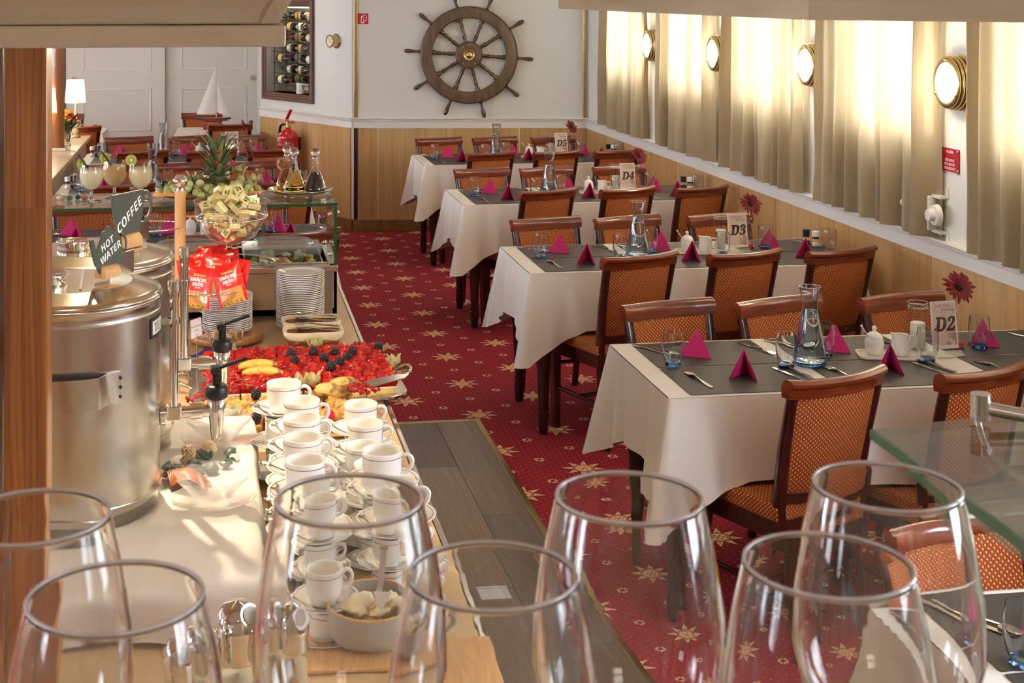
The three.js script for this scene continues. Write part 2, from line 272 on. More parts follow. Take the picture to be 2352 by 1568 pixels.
// doors
function door(n, a, b, off, knobAt) {
  const o = structGroup('door_' + n), w = b - a, mx = (a + b) / 2;
  part(o, 'door_leaf', inF(fDoor, box(w - 0.01, 2.3, 0.045, mx, 0.01, off, 0.003)), mats.doorWhite);
  for (const [y0, y1] of [[0.12, 0.45], [0.61, 1.05], [1.23, 2.2]]) { const x0 = a + 0.17 * w, x1 = b - 0.14 * w, t = 0.022; part(o, 'panel_moulding', [box(x1 - x0, t, 0.016, (x0 + x1) / 2, y0, off + 0.0225, 0.006), box(x1 - x0, t, 0.016, (x0 + x1) / 2, y1 - t, off + 0.0225, 0.006), box(t, y1 - y0, 0.016, x0 + t / 2, y0, off + 0.0225, 0.006), box(t, y1 - y0, 0.016, x1 - t / 2, y0, off + 0.0225, 0.006)].map((g) => inF(fDoor, g)), mats.trimWhite); }
  part(o, 'door_knob', [inF(fDoor, new THREE.CylinderGeometry(0.028, 0.028, 0.03, 20).rotateX(Math.PI / 2).translate(knobAt, 1.145, off + 0.035))], mats.steel);
}
door(1, doorPx[0], doorPx[1], 0.08, hitS(fDoor, 173).s); door(2, doorPx[1] - 0.02, doorPx[2], 0.026, hitS(fDoor, 581).s);
struct('trim_7', inF(fDoor, box(0.05, CEIL, 0.12, doorPx[0] - 0.03, 0, 0.06)), mats.trimWhite);
// ---------- curtains ----------
const curtainTex = data(256, 256, (u, v) => { const n = 3 * noise.noise(u * 120, v * 6, 1) + 3 * noise.noise(u * 6, v * 120, 4); return [166 + n, 147 + n, 114 + n]; }, 3, 3);
const curtainM = M(0xffffff, 0.95, { map: curtainTex, transmission: 0.32, thickness: 0, side: THREE.DoubleSide, sheen: 0.2 });
const ordinal = ['nearest the helm wheel wall', 'second from the helm wheel wall', 'third from the helm wheel wall', 'just before the red alarm plate', 'just past the red alarm plate'];
bays.slice(0, 6).forEach(([a, b], i) => {
  const g = group('curtain'), w = b - a, top = 2.2, bot = 0.972;
  const panel = (s0, s1, sd, gapTop) => grid(110, 14, (u, v) => {
    const ph = u * (s1 - s0) / 0.15 + 0.9 * noise.noise(u * 3.1, sd, 0.3), env = 0.55 + 0.45 * v;
    const f = Math.sin(ph * TAU / 1) * 0.5 + 0.28 * Math.sin(ph * TAU * 0.47 + sd) + 0.16 * Math.sin(ph * TAU * 1.9 + sd * 2);
    const n = 0.066 + 0.068 * f * (0.8 + 0.25 * v) + 0.012 * noise.noise(u * 9, v * 3, sd);
    const s = s0 + u * (s1 - s0) + 0.012 * Math.sin(v * 3 + sd + u * 4) * env + gapTop * v * (u - 0.5) * 0.12;
    return V(s, top + (bot - top) * v + 0.006 * f * v + 0.008 * noise.noise(u * 5, 2, sd) * v, n);
  }, (u, v) => [u * (s1 - s0) * 1.6, v * 1.2]);
  const mid = (a + b) / 2 + [0.03, -0.05, 0.02, -0.02, 0.1, 0][i];
  part(g, 'curtain_panel', inF(fRight, panel(a, mid - 0.005, i * 3.7 + 1, 0.3)), curtainM); part(g, 'curtain_panel', inF(fRight, panel(mid + 0.005, b, i * 5.1 + 2, -0.3)), curtainM);
  part(g, 'curtain_rail', inF(fRight, box(w + 0.06, 0.022, 0.03, (a + b) / 2, top - 0.004, 0.075)), mats.brassOld);
  add(g, i < 5 ? `beige pleated curtain over the bright window ${ordinal[i]}` : 'beige pleated curtain over the window beside the nearest table', 'curtain', 'window curtains on the right wall');
});
// ---------- round brass wall lamps ----------
{
  const proto = group('wall_lamp');
  const ring = (y0, r) => [[r - 0.012, y0], [r, y0], [r + 0.004, y0 + 0.006], [r, y0 + 0.014], [r - 0.012, y0 + 0.014]];
  part(proto, 'back_plate', lathe([[0, 0.0], [0.118, 0.0], [0.12, 0.006], [0.113, 0.02], [0, 0.02]], 40).rotateX(Math.PI / 2), mats.brass);
  part(proto, 'brass_rings', [lathe(ring(0.024, 0.113), 40), lathe(ring(0.041, 0.111), 40), lathe([[0.086, 0.06], [0.106, 0.056], [0.111, 0.063], [0.107, 0.071], [0.093, 0.075], [0.086, 0.071]], 40)].map((g) => g.rotateX(Math.PI / 2)), mats.brass);
  part(proto, 'glass_body', lathe([[0.099, 0.018], [0.101, 0.03], [0.1, 0.06]], 40).rotateX(Math.PI / 2), M(0xd9b06a, 0.4, { emissive: new THREE.Color(1, 0.7, 0.35), emissiveIntensity: 0.25 }));
  part(proto, 'lit_glass', lathe([[0, 0.088], [0.04, 0.087], [0.07, 0.08], [0.09, 0.07]], 40).rotateX(Math.PI / 2), M(0xfffaf0, 0.35, { emissive: new THREE.Color(1, 0.93, 0.82), emissiveIntensity: 1.6 }));
  for (const a of [0, 2.1, 4.2]) part(proto, 'screw', ball(0.006, Math.sin(a) * 0.098, Math.cos(a) * 0.1, 0.075, 8, 6), mats.brass);
  const names = ['nearest the helm wheel wall', 'second from the helm wheel wall', 'third from the helm wheel wall', 'above the red alarm plate'];
  const pxs = [1481, 1631, 1843, 2166]; const S = pxs.map((p) => hitS(fCur, p).s);
  S.forEach((s, i) => {
    put(proto, `lit round brass bulkhead lamp ${names[i]}`, 'wall lamp', 'round brass lamps between the curtains', fRight.pt(s, 1.655, 0.002), fRight.ry);
    const l = new THREE.PointLight(new THREE.Color(1, 0.84, 0.62), 0.45); l.position.copy(fRight.pt(s, 1.655, 0.16)); l.shadow.radius = 3; l.castShadow = true; scene.add(l);
  });
}
// ---------- alarm plate and pipe fitting ----------
const paper = (w, h, draw, k = 512) => { const c = canvas(Math.round(k * Math.min(1, w / h)), Math.round(k * Math.min(1, h / w)), draw); const t = new THREE.CanvasTexture(c); t.colorSpace = THREE.SRGBColorSpace; return t; };
function sheet(w, h) { return new THREE.PlaneGeometry(w, h); }
{
  const hA = hitS(fRight, 2184), g = group('alarm_plate'); const w = 0.155, h = 0.1;
  const t = paper(w, h * 1.0, (c, W_, H_) => { c.fillStyle = '#a8122a'; c.fillRect(0, 0, W_, H_); c.fillStyle = '#fff'; c.textAlign = 'center'; c.font = `bold ${H_ * 0.15}px serif`; ['ALARM', '', 'USE ONLY', 'IN CASE OF', 'EMERGENCY'].forEach((s, i) => c.fillText(s, W_ / 2, H_ * (0.2 + i * 0.18))); });
  part(g, 'plate_body', box(w, h, 0.004, 0, -h / 2, 0.002), M(0xa8122a, 0.3)); const f = part(g, 'plate_face', sheet(w, h).translate(0, 0, 0.0045), M(0xffffff, 0.3, { map: t })); void f;
  for (const [a, b] of [[-1, -1], [1, -1], [-1, 1], [1, 1]]) part(g, 'screw', ball(0.005, a * (w / 2 - 0.009), b * (h / 2 - 0.009), 0.005, 8, 6), mats.chrome);
  add(g, 'red alarm plate with white lettering screwed to the wall', 'sign', null, fRight.pt(hA.s, hA.y(367), 0.001), fRight.ry);
  const hv = hitS(fRight, 2166), y = hv.y(491), v = group('pipe_fitting');
  part(v, 'bracket', [box(0.016, 0.15, 0.05, -0.03, -0.075, 0.03, 0.004), box(0.016, 0.045, 0.006, 0.045, 0.075, 0.003), box(0.016, 0.045, 0.006, 0.045, -0.12, 0.003), box(0.075, 0.012, 0.03, 0.005, 0.07, 0.02), box(0.075, 0.012, 0.03, 0.005, -0.082, 0.02)], mats.wallWhite);
  part(v, 'flange', [new THREE.CylinderGeometry(0.043, 0.048, 0.02, 24).rotateX(Math.PI / 2).translate(0.03, 0, 0.05), new THREE.CylinderGeometry(0.024, 0.028, 0.03, 20).rotateX(Math.PI / 2).translate(0.025, 0, 0.07), ball(0.02, -0.01, 0, 0.05)], mats.trimWhite);
  part(v, 'pipe', rod([-0.28, 0.012, 0.04], [0, 0.0, 0.045], 0.017, 14), mats.trimWhite);
  add(v, 'white painted pipe end with round flange on a wall bracket', 'pipe fitting', null, fRight.pt(hv.s, y, 0.001), fRight.ry);
}
// ---------- the ship's helm wheel ----------
{
  const g = group('helm_wheel'); const dm = M(0xffffff, 0.38, { map: woodTex([116, 92, 66], [80, 60, 40], { rep: [2, 2], fine: 24 }), clearcoat: 0.35, clearcoatRoughness: 0.25 });
  const spokeM = M(0xffffff, 0.25, { map: woodTex([104, 74, 46], [62, 40, 24], { rep: [4, 3] }), clearcoat: 0.6, clearcoatRoughness: 0.12 });
  const R1 = 0.411, R0 = 0.313;
  part(g, 'rim', uvBox(lathe([[R0, -0.012], [R0, 0.026], [R0 + 0.012, 0.03], [R1 - 0.012, 0.03], [R1 - 0.006, 0.022], [R1 + 0.002, 0.02], [R1 + 0.002, -0.02], [R1 - 0.004, -0.026], [R0 + 0.004, -0.026], [R0, -0.012]], 96).rotateX(Math.PI / 2)), dm);
  const hub = part(g, 'hub', lathe([[0, 0.06], [0.1, 0.058], [0.112, 0.05], [0.116, 0.03], [0.116, -0.03], [0.1, -0.04], [0, -0.04]], 48).rotateX(Math.PI / 2), dm);
  for (let k = 0; k < 10; k++) { const a = k * TAU / 10 + 0.31; part(hub, 'rivet', ball(0.0085, Math.cos(a) * 0.088, Math.sin(a) * 0.088, 0.057, 10, 8), mats.brassOld); }
  part(hub, 'brass_cap', lathe([[0, 0.078], [0.012, 0.077], [0.016, 0.07], [0.034, 0.068], [0.04, 0.075], [0.046, 0.075], [0.05, 0.066], [0.05, 0.055]], 40).rotateX(Math.PI / 2), mats.brass, 'shiny brass hub cap');
  for (let k = 0; k < 10; k++) {
    const a = -3.9 * Math.PI / 180 + k * TAU / 10;
    const sp = lathe([[0.02, 0.1], [0.02, 0.118], [0.013, 0.122], [0.0165, 0.15], [0.018, 0.17], [0.012, 0.195], [0.0155, 0.2], [0.0155, 0.212], [0.012, 0.218], [0.016, 0.245], [0.0175, 0.262], [0.012, 0.283], [0.021, 0.287], [0.022, 0.316]], 14);
    part(g, 'spoke', sp.rotateZ(a - Math.PI / 2), spokeM);
    const hd = lathe([[0.016, R1 - 0.01], [0.017, R1 + 0.008], [0.0105, R1 + 0.016], [0.011, R1 + 0.04], [0.0175, R1 + 0.085], [0.0195, R1 + 0.112], [0.014, R1 + 0.134], [0.0, R1 + 0.141]], 14);
    part(g, 'handle', hd.rotateZ(a - Math.PI / 2), spokeM);
  }
  const h = hitS(fBack, 1076.5);
  add(g, "large dark wooden ship's helm wheel with ten handles on the white wall", 'helm wheel', null, fBack.pt(h.s, h.y(124.5) - 0.004, 0.055), fBack.ry);
}
// fire hose sign
{
  const h = hitS(fBack, 834), g = group('fire_sign'), s = 0.1;
  const t = paper(1, 1, (c, w) => { c.fillStyle = '#f4efe6'; c.fillRect(0, 0, w, w); c.fillStyle = '#c01420'; c.fillRect(w * 0.04, w * 0.04, w * 0.92, w * 0.92); c.strokeStyle = '#fff'; c.lineWidth = w * 0.05; c.strokeRect(w * 0.34, w * 0.36, w * 0.22, w * 0.46); c.beginPath(); c.moveTo(w * 0.42, w * 0.3); c.quadraticCurveTo(w * 0.62, w * 0.05, w * 0.8, w * 0.3); c.quadraticCurveTo(w * 0.88, w * 0.55, w * 0.58, w * 0.75); c.stroke(); c.fillStyle = '#fff'; c.fillRect(w * 0.3, w * 0.8, w * 0.3, w * 0.07); for (let i = 0; i < 4; i++) c.fillRect(w * 0.3, w * (0.42 + i * 0.09), w * 0.1, w * 0.04); c.beginPath(); c.arc(w * 0.4, w * 0.3, w * 0.06, 0, TAU); c.fill(); }, 256);
  part(g, 'sign_board', box(s, s, 0.003, 0, -s / 2, 0.0015), mats.white); part(g, 'sign_face', sheet(s, s).translate(0, 0, 0.0035), M(0xffffff, 0.4, { map: t }));
  add(g, 'small square red and white fire extinguisher sign', 'sign', null, fBack.pt(h.s, h.y(43), 0.0065), fBack.ry);
}
// brass clock on the angled wall
{
  const h = hitS(fMir, 774), g = group('wall_clock');
  part(g, 'clock_case', [lathe([[0, 0], [0.062, 0], [0.064, 0.006], [0.05, 0.01], [0.05, 0.06], [0.056, 0.064], [0.058, 0.07], [0.054, 0.076], [0.047, 0.078], [0.046, 0.07]], 40).rotateX(Math.PI / 2)], mats.brass);
  const t = paper(1, 1, (c, w) => { c.fillStyle = '#efe9d8'; c.fillRect(0, 0, w, w); c.strokeStyle = '#2a241c'; c.lineWidth = w * 0.012; for (let k = 0; k < 12; k++) { const a = k * TAU / 12; c.beginPath(); c.moveTo(w / 2 + Math.cos(a) * w * 0.38, w / 2 + Math.sin(a) * w * 0.38); c.lineTo(w / 2 + Math.cos(a) * w * 0.45, w / 2 + Math.sin(a) * w * 0.45); c.stroke(); } }, 256);
  part(g, 'clock_face', new THREE.CircleGeometry(0.047, 32).translate(0, 0, 0.0705), M(0xffffff, 0.4, { map: t }));
  part(g, 'clock_hands', [box(0.003, 0.032, 0.001, 0, 0, 0.072).rotateZ(0.5), box(0.0025, 0.02, 0.001, 0, 0, 0.072).rotateZ(-2.2)], mats.black);
  add(g, 'small round brass ship clock on the angled white wall', 'clock', null, fMir.pt(h.s, h.y(94), 0.006), fMir.ry);
}
// framed wine niche
{
  const w = nS1 - nS0, h = nY1 - nY0, g = group('picture_frame'), fm = M(0xffffff, 0.35, { map: woodTex([112, 78, 60], [76, 48, 36], { rep: [3, 2] }) });
  const prof = [[0, 0], [0.016, 0.004], [0.02, 0.014], [0.034, 0.016], [0.04, 0.026], [0.062, 0.03], [0.07, 0.024], [0.07, -0.004], [0, -0.004]];
  const side = (len, rot, dx, dy) => { const rings = [-1, 1].map((e) => prof.map(([o, n]) => V(e * (len / 2 + o), o, n))); return loft(rings, true, true, 0.4).rotateZ(rot).translate(dx, dy, 0); };
  for (const [len, rot, dx, dy] of [[w, Math.PI, 0, -h / 2], [w, 0, 0, h / 2], [h, Math.PI / 2, -w / 2, 0], [h, -Math.PI / 2, w / 2, 0]]) part(g, 'frame_moulding', side(len, rot, dx, dy), fm);
  const mid = fMir.pt((nS0 + nS1) / 2, (nY0 + nY1) / 2, 0.005);
  add(g, 'brown moulded wooden frame round the wine rack niche', 'frame', null, mid, fMir.ry);
  // the recess
  const dep = 0.34, o = wMir; const NF = new THREE.Matrix4().makeRotationY(fMir.ry).setPosition(mid); const nm = M(0xdfd6c4, 0.6);
  part(o, 'niche_wall', [box(w + 0.02, h + 0.02, 0.012, 0, -h / 2 - 0.01, -dep), box(0.012, h, dep, -w / 2 - 0.006, -h / 2, -dep / 2), box(0.012, h, dep, w / 2 + 0.006, -h / 2, -dep / 2), box(w, 0.012, dep, 0, h / 2, -dep / 2)].map((q) => q.applyMatrix4(NF)), nm);
  part(o, 'niche_floor', box(w, 0.012, dep, 0, -h / 2 - 0.012, -dep / 2).applyMatrix4(NF), mats.lightWood);
  part(o, 'added_niche_light', box(w * 0.7, 0.01, 0.03, 0, h / 2 - 0.012, -0.05).applyMatrix4(NF), M(0xffffff, 0.5, { emissive: new THREE.Color(1, 0.85, 0.6), emissiveIntensity: 2 }));  // glowing strip added to brighten the inside of the niche
  const l = new THREE.RectAreaLight(new THREE.Color(1, 0.85, 0.62), 24, w * 0.7, 0.03); l.position.copy(fMir.pt((nS0 + nS1) / 2, nY1 - 0.016, -0.05)); l.rotation.x = -Math.PI / 2; scene.add(l);  // area lamp added along with the strip, lifts the recess
  // wire rack
  const rk = group('wine_rack'), wm = M(0x2b2826, 0.4, { metalness: 0.8 });
  const L = (x, y) => V(x, y, 0); void L;
  for (const z of [-0.04, -0.29]) { for (const x of [-0.42, -0.14, 0.14, 0.42]) part(rk, 'wire', rod([x * w, -h / 2, z], [x * w, h / 2 - 0.06, z], 0.004, 6), wm); for (let i = 0; i < 7; i++) part(rk, 'wire', rod([-w * 0.46, -h / 2 + 0.075 + i * 0.098, z], [w * 0.46, -h / 2 + 0.075 + i * 0.098, z], 0.0028, 6), wm); }
  for (const x of [-0.28, 0, 0.28]) part(rk, 'wire_scroll', tube([[x * w - 0.05, h / 2 - 0.14, -0.04], [x * w - 0.035, h / 2 - 0.07, -0.04], [x * w, h / 2 - 0.045, -0.04], [x * w + 0.035, h / 2 - 0.07, -0.04], [x * w + 0.05, h / 2 - 0.14, -0.04]], 0.003, 20, 6), wm);
  add(rk, 'black wire wine rack inside the framed niche', 'wine rack', null, mid, fMir.ry);
  // bottles lying on the wires
  const bg = lathe([[0, 0], [0.034, 0.002], [0.037, 0.01], [0.037, 0.19], [0.03, 0.215], [0.0145, 0.24], [0.0135, 0.295], [0.0155, 0.297], [0.0155, 0.305], [0, 0.305]], 20);
  const lg = lathe([[0.0375, 0.055], [0.0378, 0.057], [0.0378, 0.135], [0.0375, 0.137]], 20), cg = lathe([[0.0142, 0.252], [0.0142, 0.295], [0.0162, 0.296], [0.0162, 0.307], [0, 0.307]], 16);
  const glassM = [M(0x1d2412, 0.06, { clearcoat: 1 }), M(0x2a1710, 0.06, { clearcoat: 1 })], labM = [M(0xe8dcbc, 0.6), M(0xd8b878, 0.6), M(0xf0ead8, 0.6)], capM = [M(0x8a1426, 0.35), M(0x2a2a6a, 0.35), M(0x1c1a18, 0.35), M(0xb09050, 0.35, { metalness: 0.7 })];
  const capName = ['red', 'blue', 'black', 'gold'], rowName = ['lowest', 'second', 'third', 'fourth', 'fifth', 'sixth', 'topmost'];
  for (let r = 0; r < 7; r++) for (let c = 0; c < 2; c++) for (let q = 0; q < 2; q++) {
    if (!r && c && !q) continue;
    const b = group('wine_bottle'), flip = (r + c + q) % 2 ? -1 : 1, k = (r * 5 + c * 3 + q) % 4;
    part(b, 'bottle_glass', bg, glassM[(r + c) % 2]); part(b, 'bottle_label', lg, labM[(r * 2 + c + q) % 3]); part(b, 'capsule', cg, capM[k]);
    const x = (c - 0.5) * w * 0.46 - flip * 0.15 * 0.98, y = nY0 + 0.079 + r * 0.098 + 0.037;
    add(b, `dark wine bottle with ${capName[k]} capsule lying in the ${rowName[r]} rack row from below`, 'bottle', 'wine bottles in the niche', fMir.pt((nS0 + nS1) / 2 + x, y, -0.09 - q * 0.12));
    b.rotation.set(0, fMir.ry, 0); b.rotateY((q - 0.5) * 0.3); b.rotateZ(-flip * Math.PI / 2);
  }
  const jug = group('pitcher'); const rim = nS0 + (nS1 - nS0) * 0.68;
  part(jug, 'pitcher_body', lathe([[0, 0], [0.04, 0], [0.043, 0.006], [0.041, 0.06], [0.044, 0.1], [0.041, 0.1], [0.038, 0.06], [0.038, 0.01], [0, 0.01]], 24), mats.porcelain);
  part(jug, 'handle', tube([[0.041, 0.085, 0], [0.072, 0.082, 0], [0.07, 0.045, 0], [0.041, 0.03, 0]], 0.005, 16, 8), mats.porcelain);
  const leafM = M(0x4f6a3a, 0.6); const leaf = lump(0.02, 0.4, 3, 1, 1, 0.4, 1.6);
  part(jug, 'foliage', Array.from({ length: 16 }, (_, i) => move(leaf.clone(), Math.cos(i * 2.4) * 0.03 * (0.3 + i / 16), 0.1 + i * 0.004, Math.sin(i * 2.4) * 0.03, i, i * 1.7, 0)), leafM); part(jug, 'red_flowers', Array.from({ length: 5 }, (_, i) => lump(0.011, 0.4, i, 1).translate(Math.cos(i * 2.1) * 0.026, 0.15 + i * 0.006, Math.sin(i * 2.1) * 0.02)), M(0xb8281c, 0.6));
  add(jug, 'white pitcher with a leafy plant on the niche floor', 'pitcher', null, fMir.pt(rim, nY0 + 0.001, -0.02 - 0.03), fMir.ry);
}
// fire extinguisher on the angled wall
{
  const h = hitS(fMir, 694), g = group('fire_extinguisher'), red = M(0xc20f1e, 0.2, { clearcoat: 0.7 });
  const t = tex(canvas(1024, 512, (c, w, hh) => { c.fillStyle = '#c20f1e'; c.fillRect(0, 0, w, hh); c.fillStyle = '#fff'; c.textAlign = 'center'; for (const x of [0.25]) { c.font = 'bold 66px serif'; c.fillText('andy', w * x - 40, 118); c.font = '22px sans-serif'; c.fillText('6 KG ABC', w * x - 20, 60); c.fillText('POWDER EXTINGUISHER', w * x - 20, 150); c.font = 'bold 30px sans-serif'; c.fillText('CE', w * x - 30, 250); for (let i = 0; i < 2; i++) { c.beginPath(); c.arc(w * x + 30 + i * 46, 240, 13, 0, TAU); c.fill(); } c.font = '13px sans-serif'; for (let i = 0; i < 12; i++) c.fillRect(w * x - 90, 280 + i * 15, 150 + (i % 3) * 20, 4); } }));
  const cb = part(g, 'cylinder_body', lathe([[0, 0], [0.07, 0], [0.08, 0.012], [0.082, 0.03], [0.082, 0.4], [0.074, 0.43], [0.05, 0.455], [0.022, 0.47], [0.022, 0.485], [0, 0.485]], 40).rotateY(Math.PI * 1.5), M(0xffffff, 0.2, { map: t, clearcoat: 0.6 }));
  { const q = cb.geometry.attributes; for (let i = 0; i < q.position.count; i++) q.uv.setY(i, q.position.getY(i) / 0.485); }
  part(g, 'valve', [cyl(0.02, 0.018, 0.035, 0, 0.485), cyl(0.014, 0.014, 0.02, 0, 0.52)], mats.brassOld);
  part(g, 'handle', move(box(0.1, 0.012, 0.024, 0.04, 0, 0, 0.003), -0.012, 0.53, 0, 0, 0, -0.1), red);
  part(g, 'lever', move(box(0.1, 0.012, 0.024, 0.05, 0, 0, 0.003), -0.012, 0.545, 0, 0, 0, 0.95), red); part(g, 'hose', tube([[-0.01, 0.51, 0], [-0.06, 0.5, 0.02], [-0.088, 0.43, 0.02], [-0.09, 0.25, 0.0]], 0.01, 20, 8), mats.black);
  part(g, 'safety_pin', new THREE.TorusGeometry(0.012, 0.002, 6, 16).translate(0.05, 0.545, 0.01), mats.chrome);
  part(g, 'wall_bracket', box(0.04, 0.1, 0.02, 0, 0.3, -0.09), mats.black);
  add(g, 'red fire extinguisher hanging on the oak-panelled angled wall', 'fire extinguisher', null, fMir.pt(h.s, 0.3, 0.15), fMir.ry).scale.set(1.18, 1.1, 1.18);
}
// ---------- dining chairs ----------
const fabricTile = 0.0292;
const fabricCanvas = canvas(256, 256, (g, w) => {
  g.fillStyle = '#96400f'; g.fillRect(0, 0, w, w);
  const n = 2, s = w / n;
  for (let j = 0; j < n * 2; j++) for (let i = -1; i <= n; i++) {
    const x = (i + (j % 2 ? 0.5 : 0)) * s + s * 0.25, y = (j + 0.5) * s / 2;
    g.fillStyle = '#6e260c'; g.fillRect(x - s * 0.42, y - s * 0.03, s * 0.24, s * 0.1);
    g.fillStyle = '#f0b45c'; g.save(); g.translate(x, y); g.rotate(0.5); g.beginPath(); g.ellipse(0, 0, s * 0.11, s * 0.19, 0, 0, TAU); g.fill(); g.fillStyle = '#fbd28c'; g.beginPath(); g.ellipse(0, -s * 0.04, s * 0.06, s * 0.1, 0, 0, TAU); g.fill(); g.restore();
  }
});
const fabricM = M(0xffffff, 0.85, { map: tex(fabricCanvas, 1 / fabricTile, 1 / fabricTile), sheen: 0.35, sheenRoughness: 0.5, sheenColor: new THREE.Color(0.8, 0.45, 0.2) });
const chairWood = mats.mahog, chairDark = M(0xffffff, 0.28, { map: woodTex([74, 29, 20], [42, 15, 11], { rep: [3, 2] }), clearcoat: 0.5, clearcoatRoughness: 0.15 });
function buildChair() {                                        // faces -z, its back at +z
  const g = group('dining_chair');
  const seat = new THREE.Shape(); seat.moveTo(-0.177, 0.2); seat.lineTo(0.177, 0.2); seat.lineTo(0.2, -0.19); seat.quadraticCurveTo(0, -0.25, -0.2, -0.19); seat.closePath();
  part(g, 'seat', uvBox(plate(seat, 0.03, 0.016, 3).rotateX(Math.PI / 2).scale(0.94, 1, 0.94).translate(0, 0.455, 0)), fabricM);
  part(g, 'seat_frame', uvBox(plate(seat, 0.055, 0.004, 1).rotateX(Math.PI / 2).translate(0, 0.418, 0)), chairDark);
  const sq = (x, y, z, a, b) => [V(x - a, y, z - b), V(x + a, y, z - b), V(x + a, y, z + b), V(x - a, y, z + b)];
  const ov = (x, y, z, a, b) => Array.from({ length: 12 }, (_, i) => { const t = -i / 12 * TAU - 0.3, c = Math.cos(t), s = Math.sin(t), n = 3.2, k = Math.pow(Math.pow(Math.abs(c), n) + Math.pow(Math.abs(s), n), -1 / n); return V(x + c * k * a, y, z + s * k * b); });
  for (const e of [-1, 1]) {
    part(g, 'leg', uvBox(loft([sq(e * 0.17, 0, -0.165, 0.014, 0.014), sq(e * 0.174, 0.36, -0.17, 0.021, 0.021), sq(e * 0.174, 0.41, -0.17, 0.021, 0.021)])), chairDark);
    part(g, 'back_post', uvBox(loft([ov(e * 0.152, 0, 0.235, 0.014, 0.015), ov(e * 0.158, 0.3, 0.195, 0.017, 0.019), ov(e * 0.162, 0.46, 0.19, 0.018, 0.021), ov(e * 0.169, 0.64, 0.222, 0.019, 0.018), ov(e * 0.177, 0.825, 0.267, 0.019, 0.013)], true, true, 1.2)), chairDark);
    part(g, 'stretcher', rod([e * 0.17, 0.19, -0.165], [e * 0.155, 0.19, 0.205], 0.01, 8), chairDark);
  }
  part(g, 'stretcher', rod([-0.162, 0.19, 0.02], [0.162, 0.19, 0.02], 0.01, 8), chairDark);
  const bz = (y) => 0.19 + (y - 0.46) * 0.212, arc = (u, s) => s * (1 - u * u);
  // padded back between the posts, bowed backwards
  const pad = (off, thick) => { const rings = []; for (let i = 0; i <= 10; i++) { const u = -1 + i * 0.2, ring = []; const e = 1 - Math.pow(Math.abs(u), 6) * 0.5; for (const [y, k] of [[0.5, 0.4], [0.515, 1], [0.65, 1.15], [0.8, 1], [0.815, 0.4]]) ring.push(V(u * (0.15 + (y - 0.5) * 0.04), y, bz(y) + arc(u, 0.03) + off + thick * 0.5 * k * e)); for (const [y, k] of [[0.815, 0.4], [0.8, 1], [0.65, 1.15], [0.515, 1], [0.5, 0.4]]) ring.push(V(u * (0.15 + (y - 0.5) * 0.04), y, bz(y) + arc(u, 0.03) + off - thick * 0.5 * k * e)); rings.push(ring); } return loft(rings, true, true, 1.0); };
  part(g, 'backrest', uvBox(pad(0.0, 0.034)), fabricM);
  part(g, 'lower_rail', uvBox(loft([-1, -0.5, 0, 0.5, 1].map((u) => [[0.47, 0.012], [0.5, 0.012], [0.5, -0.012], [0.47, -0.012]].map(([y, n]) => V(u * 0.153, y, bz(y) + arc(u, 0.03) + n)))), 1), chairDark);
  const sec = [[-0.016, 0.81], [-0.0185, 0.838], [-0.013, 0.856], [0.004, 0.867], [0.022, 0.866], [0.034, 0.857], [0.033, 0.847], [0.02, 0.839], [0.0165, 0.825], [0.016, 0.81]];
  const rings = []; for (let i = 0; i <= 14; i++) { const u = -1 + i / 7, grow = 1 + 0.012 * u * u; rings.push(sec.map(([n, y]) => V(u * 0.198, 0.81 + (y - 0.81) * grow + 0.004 * Math.pow(Math.abs(u), 3), bz(0.8) + arc(u, 0.034) - 0.004 + n))); }
  part(g, 'top_rail', uvBox(loft(rings, true, true, 0.75), 1, true), chairWood, 'glossy curved mahogany top rail');
  return g;
}
const chairProto = buildChair();
const placeName = ['aisle', 'middle', 'window'];
